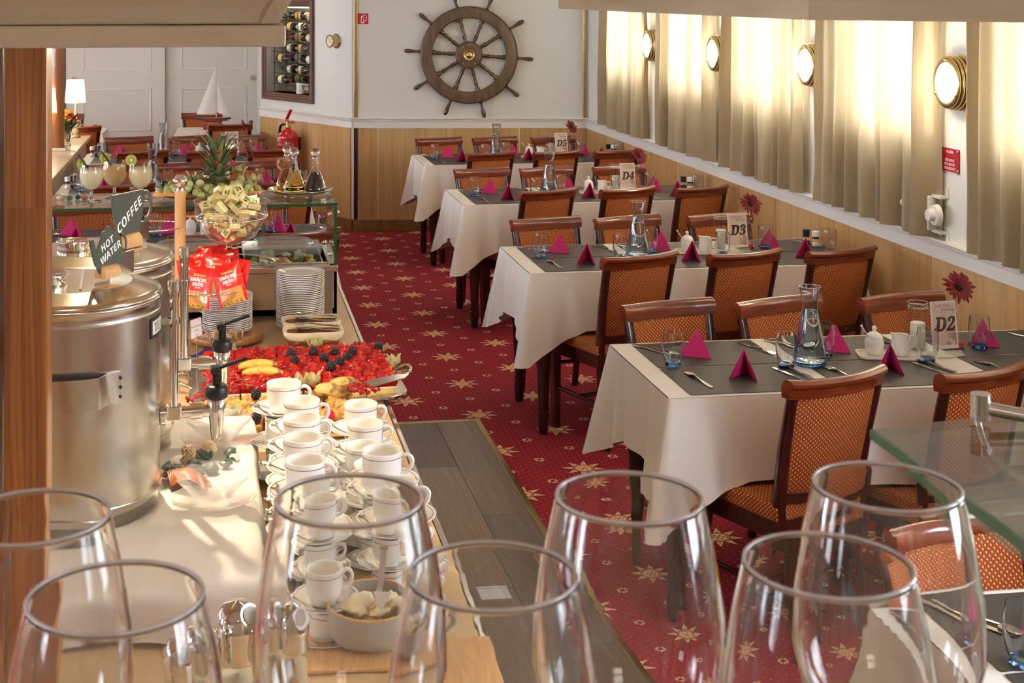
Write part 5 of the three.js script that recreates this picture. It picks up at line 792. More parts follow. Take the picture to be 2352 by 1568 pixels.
{
  const bd = group('wooden_board'); part(bd, 'board_disc', uvBox(lathe([[0, 0], [0.1, 0], [0.118, 0.006], [0.122, 0.018], [0.118, 0.03], [0.108, 0.032], [0.104, 0.028], [0, 0.028]], 64)), mats.board);
  add(bd, 'round wooden serving board under the plate stack', 'board', null, boardPos);
  const stack = (p, n, step, what) => { for (let i = 0; i < n; i++) put(plateProto, `white dessert plate, ${i === n - 1 ? 'topmost' : ordw(i) + ' from below'} in ${what}`, 'plate', what, V(p.x + rr(-0.0012, 0.0012), p.y + i * step, p.z + rr(-0.0012, 0.0012)), rnd() * 6); };
  const s2 = at(690, 752, CT); s2.y = CT + 0.001; stack(s2, 30, 0.006, 'the stack by the baskets');
  const s1 = at(522, 762, CT + 0.03); s1.y = boardPos.y + 0.029; stack(s1, 19, 0.006, 'the stack on the wooden board');
  // shells on the board
  const conchM = M(0xffffff, 0.5, { map: shellS.map }); const conch = (k) => { const rings = []; for (let i = 0; i <= 40; i++) { const t = i / 40, a = t * 4 * TAU, r = (0.004 + 0.024 * t) * (1 + 0.14 * Math.sin(t * 30)) * (t > 0.86 ? 1 - (t - 0.86) * 5 : 1); const c = V(Math.cos(a) * r * 0.35, Math.sin(a) * r * 0.35 + 0.024, -0.05 + 0.1 * t), ring = []; for (let j = 0; j < 9; j++) { const b = j / 9 * TAU; ring.push(V(c.x + Math.cos(b) * r * (1 + 0.16 * Math.sin(t * 40 + b * 2)), Math.max(0.001, c.y + Math.sin(b) * r), c.z + Math.cos(b) * 0.003)); } rings.push(ring); } return mesh('conch_shell', uvBox(loft(rings, true, true, 0.5).scale(k, k, k), 14), conchM); };
  add(conch(1), 'spiky conch shell on the edge of the wooden board', 'seashell', 'conch shells on the board', at(490, 790, CT + 0.03), 1.2); add(conch(0.85), 'smaller conch shell beside the spiky one on the board', 'seashell', 'conch shells on the board', at(530, 785, CT + 0.03), 1.9);
}
{
  const wick = M(0xffffff, 0.7, { map: tex(canvas(128, 128, (g, w) => { g.fillStyle = '#5c2c14'; g.fillRect(0, 0, w, w); for (let j = 0; j < 8; j++) for (let i = 0; i < 8; i++) { g.fillStyle = (i + j) % 2 ? '#a8622e' : '#7c4420'; g.beginPath(); g.ellipse(i * 16 + 8, j * 16 + 8, 9, 5, 0, 0, TAU); g.fill(); } }), 8, 8) });
  const linen = M(0xd9c6a4, 0.9, { side: THREE.DoubleSide });
  const ringOf = (w, d, y, r) => { const o = []; for (let i = 0; i < 48; i++) { const a = i / 48 * TAU, c = Math.cos(a), s = Math.sin(a), n = 5; const k = Math.pow(Math.pow(Math.abs(c), n) + Math.pow(Math.abs(s), n), -1 / n); o.push(V(c * k * w / 2, y + (r || 0) * noise.noise(c * 3, s * 3, w * 9), s * k * d / 2)); } return o.reverse(); };
  const bk = group('cutlery_basket');
  part(bk, 'wicker_body', uvBox(loft([ringOf(0.14, 0.085, 0), ringOf(0.165, 0.102, 0.035), ringOf(0.178, 0.11, 0.06)])), wick);
  part(bk, 'linen_lining', loft([ringOf(0.176, 0.108, 0.044, 0.008), ringOf(0.184, 0.115, 0.05, 0.004), ringOf(0.192, 0.12, 0.062, 0.003), ringOf(0.188, 0.117, 0.07, 0.002), ringOf(0.172, 0.1, 0.068), ringOf(0.13, 0.075, 0.012)], true, true, 1.0), linen, 'folded cream linen lining');
  const b1 = at(717, 790, CT), b2 = at(722, 815, CT); b1.y = b2.y = CT + 0.001; b1.z -= 0.05; b2.z = b1.z + 0.135;
  put(bk, 'linen-lined wicker basket of spoons beside the tall plate stack', 'basket', 'cutlery baskets', b1, 0.06); put(bk, 'linen-lined wicker basket of forks behind the strawberry cake', 'basket', 'cutlery baskets', b2, 0.02);
  for (let i = 0; i < 7; i++) { const s = put(spoonProto, 'steel spoon lying in the basket beside the plate stack', 'spoon', 'spoons in the basket', b1.clone().add(V(0.012 + rr(-0.006, 0.006), 0.058 + i * 0.004, -0.025 + (i % 4) * 0.017))); s.rotation.set(0, Math.PI / 2 + rr(-0.12, 0.12), 0); s.rotateX(0.08); s.scale.setScalar(0.72); }
  for (let i = 0; i < 8; i++) { const s = put(forkProto, 'steel fork lying in the basket behind the cakes', 'fork', 'forks in the basket', b2.clone().add(V(0.012 + rr(-0.006, 0.006), 0.058 + i * 0.004, -0.025 + (i % 4) * 0.016))); s.rotation.set(0, Math.PI / 2 + rr(-0.12, 0.12), 0); s.rotateX(0.08); s.scale.setScalar(0.72); }
}
// ---------- cakes ----------
const silver = M(0xd8d2c4, 0.18, { metalness: 1 });
function platter(w, d, handle) {
  const g = group('silver_platter'); const o = roundRect(w, d, 0.06), i = roundRect(w - 0.05, d - 0.05, 0.045);
  part(g, 'platter_base', plate(i, 0.003, 0.001, 1).rotateX(-Math.PI / 2).translate(0, 0.002, 0), silver); const oh = roundRect(w, d, 0.06); oh.holes.push(roundRect(w - 0.055, d - 0.055, 0.045)); void o;
  part(g, 'platter_rim', plate(oh, 0.006, 0.003, 2).rotateX(-Math.PI / 2).translate(0, 0.008, 0), silver);
  if (handle) for (const e of [-1, 1]) part(g, 'handle', tube([[e * (w / 2 - 0.01), 0.012, -0.05], [e * (w / 2 + 0.03), 0.03, -0.035], [e * (w / 2 + 0.038), 0.034, 0], [e * (w / 2 + 0.03), 0.03, 0.035], [e * (w / 2 - 0.01), 0.012, 0.05]], 0.006, 24, 8), silver);
  return g;
}
const jelly = M(0xa80c06, 0.12), jelly2 = M(0x880505, 0.12), jelly3 = M(0xbe2810, 0.14), glaze = M(0x8c0604, 0.08), sponge = M(0xe6bd6c, 0.85), custard = M(0xf0e0b0, 0.7);
const berryM = M(0x140d12, 0.3), currantM = M(0x9c0508, 0.07), twigM = M(0x8a8a3a, 0.6);
const blackGeo = (() => { const l = []; for (let k = 0; k < 46; k++) { const y = 1 - 2 * (k + 0.5) / 46, r = Math.sqrt(1 - y * y), a = k * 2.4; l.push(ball(0.0042, Math.cos(a) * r * 0.0105, y * 0.013, Math.sin(a) * r * 0.0105, 7, 5)); } return merge(l); })();
const blackProto = mesh('blackberry', blackGeo, berryM);
function currantSprig(n, sd) { const g = group('currant_sprig'); const P = []; for (let k = 0; k < n; k++) P.push(V((k / n - 0.5) * 0.06 + Math.sin(k * 2.1 + sd) * 0.008, 0.006 + 0.009 * Math.abs(Math.sin(k * 1.7 + sd)), Math.cos(k * 2.6 + sd) * 0.012)); part(g, 'berries', P.map((p) => ball(0.0052, p.x, p.y, p.z, 10, 8)), currantM); part(g, 'twig', tube([[-0.034, 0.012, 0], [-0.01, 0.015, 0.002], [0.014, 0.014, -0.002], [0.036, 0.017, 0.004]], 0.0009, 12, 5), twigM); return g; }
const starFruitLeaf = (() => grid(4, 8, (u, v) => V((u - 0.5) * 0.03 * Math.sin(Math.PI * Math.min(1, 0.1 + v * 0.9)), 0.012 * v + 0.01 * Math.abs(u - 0.5) + 0.004 * Math.sin(v * 9), v * 0.045)))();
const physM = M(0xc9c48a, 0.7, { side: THREE.DoubleSide, transmission: 0.2, thickness: 0 }), physFruit = M(0xe88a1e, 0.25, { clearcoat: 0.6 });
function physalis() { const g = group('physalis'); for (let k = 0; k < 5; k++) part(g, 'husk', starFruitLeaf.clone().rotateX(-0.7 + (k % 2) * 0.25).rotateY(k * TAU / 5), physM); part(g, 'fruit', ball(0.009, 0, 0.011, 0), physFruit); return g; }
const physProto = physalis();
const cakeC = at(676, 835, CT + 0.06); cakeC.y = CT + 0.001;
{
  const w = 0.6, d = 0.44, turn = 0.03; 
  add(platter(w, d, true), 'oval-handled silver platter carrying the strawberry cake', 'platter', 'silver cake platters', cakeC, turn);
  // cake slices: 6 x 2, each with strawberries set in red jelly
  const nx = 6, nz = 4, sw = 0.52 / nx, sl = 0.4 / nz; const strawb = [lump(0.019, 0.5, 1, 2, 1.15, 0.62, 0.9, 1.9), lump(0.0185, 0.5, 2, 2, 0.9, 0.7, 1.2, 2.1), lump(0.017, 0.55, 3, 2, 1.1, 0.8, 1, 2.0)];
  for (let j = 0; j < nz; j++) for (let i = 0; i < nx; i++) {
    const g = group('strawberry_cake_slice');
    part(g, 'sponge', uvBox(box(sw - 0.003, 0.022, sl - 0.003, 0, 0, 0, 0.003)), sponge); part(g, 'cream_layer', box(sw - 0.003, 0.007, sl - 0.003, 0, 0.022, 0, 0.002), custard); part(g, 'jelly_glaze', box(sw - 0.002, 0.016, sl - 0.002, 0, 0.027, 0, 0.005), glaze);
    for (let a = 0; a < 3; a++) for (let b = 0; b < 4; b++) { const x = (a - 1) * (sw - 0.006) / 3 + rr(-0.006, 0.006), z = (b - 1.5) * (sl - 0.01) / 4 + rr(-0.006, 0.006); part(g, 'strawberry_piece', move(strawb[(a * 3 + b + i) % 3].clone(), x, 0.043 + rr(-0.003, 0.003), z, rr(-0.3, 0.3), rr(0, 6), rr(-0.3, 0.3)), [jelly, jelly2, jelly3, jelly][(a + b * 2 + i + j) % 4]); }
    const p = V((i - (nx - 1) / 2) * sw + 0.01, 0.0062, (j - 1.5) * sl - 0.002).applyAxisAngle(V(0, 1, 0), turn).add(cakeC);
    add(g, `strawberry jelly cake slice, ${['first', 'second', 'third', 'fourth', 'fifth', 'sixth'][i]} from the urns, ${['row next to the baskets', 'second row from the baskets', 'third row from the baskets', 'row next to the crumble cake'][j]}`, 'cake slice', 'strawberry cake slices on the silver platter', p, turn);
  }
  const onCake = [[668, 812], [677, 829], [720, 810], [744, 823], [769, 810], [810, 809], [799, 821], [780, 832], [761, 842], [869, 796], [612, 930]];
  onCake.slice(0, 10).forEach(([px, py], i) => put(blackProto, 'blackberry resting on the strawberry cake', 'blackberry', 'blackberries on the strawberry cake', at(px, py + 2, CT + 0.065).setY(CT + 0.068), i));
  // bananas and currants at the front left corner
  const ban = (L) => { const rings = []; for (let i = 0; i <= 16; i++) { const t = i / 16, a = -0.55 + t * 1.1, R = L / 1.1, r = 0.0165 * Math.pow(Math.sin(Math.PI * (0.06 + t * 0.88)), 0.55); const c = V(Math.sin(a) * R, 0.018, (1 - Math.cos(a)) * R * 1.0), ring = []; for (let j = 0; j < 8; j++) { const b = j / 8 * TAU; ring.push(c.clone().add(V(Math.sin(a) * -Math.cos(b) * r * 0 + 0, Math.sin(b) * r, Math.cos(b) * r))); } rings.push(ring); } return loft(rings, true, true, 1); };
  const banM = M(0xffffff, 0.5, { map: data(128, 64, (u, v) => { const k = 1 - 0.5 * Math.max(0, noise.noise(u * 9, v * 7, 5) - 0.1) * 2; return [214 * k, 168 * k, 66 * k]; }) });
  const banana = (L) => mesh('banana', uvBox(ban(L), 6), banM);
  add(banana(0.12), 'small ripe banana lying across the strawberry cake', 'banana', 'small bananas', at(605, 868, CT + 0.045), -0.15); add(banana(0.115), 'small banana tucked behind the other on the strawberry cake', 'banana', 'small bananas', at(590, 852, CT + 0.055), 0.1);
  const cur = [[520, 880, 14], [548, 858, 14], [560, 845, 12], [590, 840, 14], [545, 880, 10], [590, 886, 12], [530, 900, 9], [555, 895, 10]];
  cur.forEach(([px, py, n], i) => add(currantSprig(n, i), 'sprig of shiny red currants on the strawberry cake', 'currant sprig', 'currant sprigs on the strawberry cake', at(px, py, CT + 0.05), i * 1.3));
  [[530, 815], [725, 795], [905, 838], [888, 850]].forEach(([px, py], i) => put(physProto, 'physalis in its pale husk at the edge of the strawberry cake', 'physalis', 'physalis round the strawberry cake', at(px, py + 8, CT + 0.02), i));
  // cake server
  const srv = group('cake_server'); part(srv, 'blade', plate(polyShape([[-0.03, 0], [0.03, 0], [0.022, 0.1], [0, 0.125], [-0.022, 0.1]]), 0.0015, 0.0005, 1).rotateX(-Math.PI / 2).translate(0, 0.001, 0), silver); part(srv, 'handle', [rod([0, 0.002, 0], [0, 0.012, 0.03], 0.004, 8), move(lathe([[0, 0], [0.006, 0.004], [0.009, 0.03], [0.011, 0.08], [0.009, 0.105], [0, 0.112]], 16), 0, 0.012, 0.03, Math.PI / 2 - 0.12, 0, 0)], M(0xd8d6d2, 0.12, { metalness: 1 }));
  const sp = add(srv, 'silver cake server with thick handle leaning on the platters', 'cake server', null, at(845, 884, CT + 0.06), -1.25); sp.rotateX(0.1);
}
const crC = at(640, 942, CT + 0.04); crC.y = CT + 0.001;
{
  const w = 0.5, d = 0.29, turn = 0.1;
  add(platter(w, d, false), 'silver platter carrying the crumble cake', 'platter', 'silver cake platters', crC, turn);
  const crumbM = M(0xcf9c52, 0.85), crumbM2 = M(0xb8803c, 0.85); const cl = [lump(0.013, 0.6, 11, 2, 1.2, 0.8, 1, 2.2), lump(0.011, 0.6, 12, 2, 1, 0.8, 1.2, 2.4), lump(0.009, 0.5, 13, 1)];
  const pcs = []; for (let j = 0; j < 3; j++) for (let i = 0; i < 5; i++) pcs.push([(i - 2) * 0.084 + rr(-0.008, 0.008), (j - 1) * 0.07 + rr(-0.006, 0.006), rr(-0.3, 0.3)]);
  pcs.forEach(([x, z, a], i) => {
    const g = group('crumble_cake_slice'); part(g, 'cake_base', uvBox(box(0.074, 0.026, 0.06, 0, 0, 0, 0.005)), crumbM2);
    for (let k = 0; k < 14; k++) part(g, 'crumble_lump', move(cl[k % 3].clone(), ((k % 4) - 1.5) * 0.017 + rr(-0.004, 0.004), 0.028 + rr(0, 0.006), (Math.floor(k / 4) - 1.5) * 0.014 + rr(-0.003, 0.003), rr(0, 6), rr(0, 6), 0), k % 3 ? crumbM : crumbM2);
    const p = V(x, 0.0062 + (i % 4 === 1 ? 0.0 : 0), z).applyAxisAngle(V(0, 1, 0), turn).add(crC); add(g, `golden crumble cake slice, ${['first', 'second', 'third', 'fourth', 'fifth'][i % 5]} from the urns, ${['row next to the strawberry cake', 'middle row', 'row next to the cups'][Math.floor(i / 5)]}`, 'cake slice', 'crumble cake slices', p, turn + a);
  });
  const pear = M(0xffffff, 0.45, { map: data(128, 128, (u, v) => { const k = Math.max(0, Math.min(1, (noise.noise(u * 5, v * 5, 8) - 0.05) * 3)); return [208 - 90 * k, 172 - 86 * k, 92 - 50 * k]; }) }); const ps = (k) => mesh('mango_half', uvBox(lump(0.032, 0.15, k, 3, 1.5, 0.72, 0.8, 1), 8), pear);
  add(ps(3), 'ripe yellow fruit half at the left end of the crumble cake', 'fruit', 'yellow fruit halves', at(440, 945, CT + 0.04), 0.4); add(ps(5), 'brown-spotted yellow fruit half by the cake server', 'fruit', 'yellow fruit halves', at(760, 898, CT + 0.06), -0.3); add(ps(6), 'pale yellow fruit half behind the red currants', 'fruit', 'yellow fruit halves', at(790, 885, CT + 0.065), 0.3);
  [[800, 895, 16], [830, 898, 16], [815, 905, 14], [840, 905, 14], [445, 922, 12], [480, 905, 10], [525, 960, 9]].forEach(([px, py, n], i) => add(currantSprig(n, i + 9), 'sprig of red currants on the crumble cake platter', 'currant sprig', 'currant sprigs on the crumble cake', at(px, py, i === 6 ? CT + 0.045 : CT + 0.06), i));
  [[588, 905], [589, 960]].forEach(([px, py]) => put(blackProto, 'blackberry on the crumble cake', 'blackberry', 'blackberries on the crumble cake', at(px, py, CT + 0.06)));
  add(mesh('raspberry', blackGeo, M(0xc41e2a, 0.4)), 'red raspberry on the crumble cake beside the cups', 'raspberry', null, at(757, 955, CT + 0.055));
  [[535, 965], [690, 893], [720, 890]].forEach(([px, py], i) => put(physProto, 'physalis in its pale husk on the crumble cake', 'physalis', 'physalis on the crumble cake', at(px, py, CT + 0.05), i));
}
{ // purple cloth, name card
  add(mesh('purple_cloth', grid(30, 16, (u, v) => V((u - 0.5) * 0.16, 0.004 + 0.03 * Math.exp(-Math.pow((v - 0.5 - 0.12 * Math.sin(u * 5)) / 0.2, 2)) + 0.012 * Math.abs(noise.noise(u * 6, v * 4, 1)), (v - 0.5) * 0.1 + 0.02 * Math.sin(u * 4))), M(0x3a2f86, 0.7, { side: THREE.DoubleSide })), 'crumpled purple cloth beside the strawberry cake', 'cloth', null, at(440, 836, CT + 0.005), 0.4);
  const g = group('name_card'), t = paper(0.055, 0.075, (c, w, h) => { c.fillStyle = '#f6f4ee'; c.fillRect(0, 0, w, h); c.fillStyle = '#222'; c.textAlign = 'center'; c.font = `italic bold ${h * 0.1}px serif`; c.fillText('STRAWBERRY', w / 2, h * 0.45); c.fillText('CAKE', w / 2, h * 0.68); });
  part(g, 'card_stick', rod([0, 0, 0], [0, 0.1, 0], 0.0013, 8), mats.steel); part(g, 'card', move(box(0.042, 0.055, 0.0008, 0, 0, 0), 0, 0.09, 0, 0, 0, 0.1), mats.white); part(g, 'card_face', move(sheet(0.042, 0.055).translate(0, 0.0275, 0.0006), 0, 0.09, 0, 0, 0, 0.1), M(0xffffff, 0.6, { map: t }));
  add(g, 'white name card on a thin wire reading STRAWBERRY CAKE', 'name card', null, at(452, 842, CT + 0.01), 0.75);
}
// ---------- tiered bowl stand ----------
{
  const D = 4.25, base = atD(414, 0, D).setY(CT + 0.001), g = group('bowl_stand'); const topY = EYE - (400 + 19) * D / FPX - CT;
  part(g, 'stand_foot', lathe([[0, 0], [0.075, 0], [0.077, 0.008], [0.06, 0.014], [0.02, 0.02], [0, 0.022]], 40), mats.chrome);
  part(g, 'wooden_post', cyl(0.0165, 0.0165, topY - 0.07, 0, 0.02, 0, 24), mats.lightWood); part(g, 'ball_knob', [ball(0.0215, 0, topY - 0.022, 0, 24, 18), cyl(0.012, 0.01, 0.012, 0, topY - 0.055, 0)], mats.chrome, 'mirror-bright chrome ball');
  const P = (px, py) => atD(px, py, D).sub(base);
  const bowlY = [P(528, 496).y, P(488, 655).y], bc = [P(530, 0), P(488, 0)], R = [0.108, 0.1];
  const loop = (c, r, y) => { const dir = c.clone().setY(0), n = dir.clone().normalize(); return [new THREE.TorusGeometry(r, 0.0026, 8, 48).rotateX(Math.PI / 2).translate(c.x, y, c.z), rod(V(0, y, 0), V(c.x - n.x * r, y, c.z - n.z * r), 0.0026, 8)]; };
  part(g, 'bowl_ring', loop(bc[0].setZ(bc[0].z + 0.02), R[0] - 0.002, bowlY[0]), mats.chrome); part(g, 'bowl_ring', loop(bc[1].setZ(bc[1].z + 0.04), R[1] - 0.002, bowlY[1]), mats.chrome); const c3 = P(348, 0); part(g, 'empty_ring', loop(c3, 0.095, P(350, 519).y), mats.chrome);
  add(g, 'tiered stand with wooden post, chrome ball and wire rings', 'bowl stand', null, base);
  const bowlGlass = M(0xffffff, 0.02, { transmission: 0.97, thickness: 0, ior: 1.5 });
  const mk = (r) => { const o = group('glass_bowl'); part(o, 'bowl_glass', lathe([[0, -r * 0.72], [r * 0.42, -r * 0.7], [r * 0.7, -r * 0.5], [r * 0.9, -r * 0.18], [r * 0.96, 0.0], [r * 1.04, 0.004], [r * 1.04, 0.008], [r, 0.012], [r * 1.01, 0.05]], 56), bowlGlass); part(o, 'bowl_rim', new THREE.TorusGeometry(r * 1.01, 0.0018, 6, 56).rotateX(Math.PI / 2).translate(0, 0.05, 0), bowlGlass); return o; };
  const b0 = base.clone().add(V(bc[0].x, bowlY[0], bc[0].z)), b1 = base.clone().add(V(bc[1].x, bowlY[1], bc[1].z));
  add(mk(R[0]), 'upper glass bowl full of butter portions', 'bowl', 'glass bowls on the stand', b0); add(mk(R[1] * 0.96), 'lower glass bowl of red crispbread packets', 'bowl', 'glass bowls on the stand', b1);
  // butter portions
  const foil = [M(0xd8cb92, 0.3, { metalness: 0.25 }), M(0xe8dcb0, 0.3, { metalness: 0.2 }), M(0xc2b57a, 0.32, { metalness: 0.3 }), M(0xb0603a, 0.35, { metalness: 0.2 })];
  const labelT = paper(1, 0.7, (c, w, h) => { c.fillStyle = '#dccf98'; c.fillRect(0, 0, w, h); c.fillStyle = '#7a8a3a'; c.fillRect(w * 0.08, h * 0.5, w * 0.5, h * 0.34); c.fillStyle = '#3a3420'; c.beginPath(); c.ellipse(w * 0.35, h * 0.32, w * 0.2, h * 0.1, -0.2, 0, TAU); c.fill(); c.fillStyle = '#efe6a8'; c.beginPath(); c.arc(w * 0.72, h * 0.5, h * 0.18, 0, TAU); c.fill(); }, 128);
  const labM = M(0xffffff, 0.35, { map: labelT, metalness: 0.15 });
  const bg = new RoundedBoxGeometry(0.04, 0.016, 0.03, 2, 0.003), lg = new THREE.PlaneGeometry(0.034, 0.025).rotateX(-Math.PI / 2).translate(0, 0.0083, 0);
  let n = 0; for (const [y, r, m, kk] of [[-0.055, 0.035, 5, 3], [-0.035, 0.055, 8, 3], [-0.012, 0.068, 10, 0], [0.012, 0.076, 12, 0], [0.036, 0.078, 12, 0], [0.058, 0.055, 8, 0], [0.078, 0.03, 5, 0]]) for (let k = 0; k < m; k++) {
    const o = group('butter_portion'); part(o, 'foil_wrap', bg, foil[kk && k % 2 === 0 ? 3 : (n * 7) % 3]); part(o, 'printed_label', lg, labM); const a = k / m * TAU + y * 40; const rad = r * (k % 3 === 2 ? 0.55 : 0.92);
    add(o, kk ? 'small foil butter portion low in the upper glass bowl' : 'small foil butter portion heaped in the upper glass bowl', 'butter portion', kk ? 'butter portions low in the bowl' : 'butter portions heaped in the bowl', b0.clone().add(V(Math.cos(a) * rad, y, Math.sin(a) * rad))); o.rotation.set(rr(-0.9, 0.9), rr(0, 6), rr(-0.9, 0.9)); n++;
  }
  // crispbread packets
  const pk = paper(0.09, 0.12, (c, w, h) => { c.fillStyle = '#d81a12'; c.fillRect(0, 0, w, h); c.fillStyle = '#fff'; c.textAlign = 'center'; c.font = `bold ${h * 0.07}px sans-serif`; c.strokeStyle = '#f4c06a'; c.lineWidth = 3; c.strokeText('◇ Bolsener', w / 2, h * 0.25); c.font = `900 ${h * 0.105}px sans-serif`; c.fillText('KNÄCKE', w / 2, h * 0.38); c.fillText('BRÖD', w / 2, h * 0.49); c.font = `bold ${h * 0.045}px sans-serif`; c.fillText('SESAM', w / 2, h * 0.55); c.fillStyle = '#c88a46'; c.fillRect(w * 0.1, h * 0.62, w * 0.8, h * 0.38); c.fillStyle = '#8a5424'; for (let i = 0; i < 46; i++) { c.beginPath(); c.arc(w * (0.12 + rnd() * 0.76), h * (0.64 + rnd() * 0.34), 4, 0, TAU); c.fill(); } c.fillStyle = '#5a7a2a'; for (let i = 0; i < 10; i++) { c.beginPath(); c.ellipse(w * (0.15 + rnd() * 0.7), h * (0.92 + rnd() * 0.06), 18, 7, rnd(), 0, TAU); c.fill(); } });
  const pm = M(0xffffff, 0.22, { map: pk, clearcoat: 0.5, side: THREE.DoubleSide }), plain = M(0xcc1a12, 0.2, { clearcoat: 0.5, side: THREE.DoubleSide });
  const pw = 0.088, ph = 0.122; const packGeo = (front) => grid(10, 14, (u, v) => { const b = 0.011 * Math.pow(Math.sin(Math.PI * u), 0.5) * Math.pow(Math.sin(Math.PI * v), 0.5) + 0.0015 * noise.noise(u * 6, v * 6, front); return V((u - 0.5) * pw, (v - 0.5) * ph, front * b); }, (u, v) => [u, v]);
  const fg = packGeo(1), bgk = packGeo(-1);
  const packs = [[-0.045, 0.02, 0.05, 0.25, -0.12], [0.05, 0.025, 0.045, -0.3, 0.25], [0.005, 0.045, 0.012, 0.0, -0.1], [-0.03, 0.05, -0.02, 0.15, 0.3], [0.04, 0.05, -0.03, -0.2, 0.1], [-0.06, 0.035, -0.005, 0.6, 0.2], [0.0, 0.06, -0.055, 0.0, 0.05], [0.07, 0.03, 0.0, -0.7, -0.2]];
  packs.forEach(([x, y, z, ry, rz], i) => { const o = group('crispbread_packet'); part(o, 'printed_front', fg, i < 3 ? pm : i % 2 ? pm : plain); part(o, 'packet_back', bgk, plain); add(o, i < 2 ? ['red crispbread packet in front, on the urn side of the lower bowl', 'red crispbread packet in front, on the plate stack side of the lower bowl'][i] : 'shiny red crispbread packet at the back of the lower bowl', 'packet', i < 2 ? 'crispbread packets in front' : 'crispbread packets at the back', b1.clone().add(V(x, y - 0.005, z))); o.rotation.set(-0.25 - z * 2, ry, rz); });
}
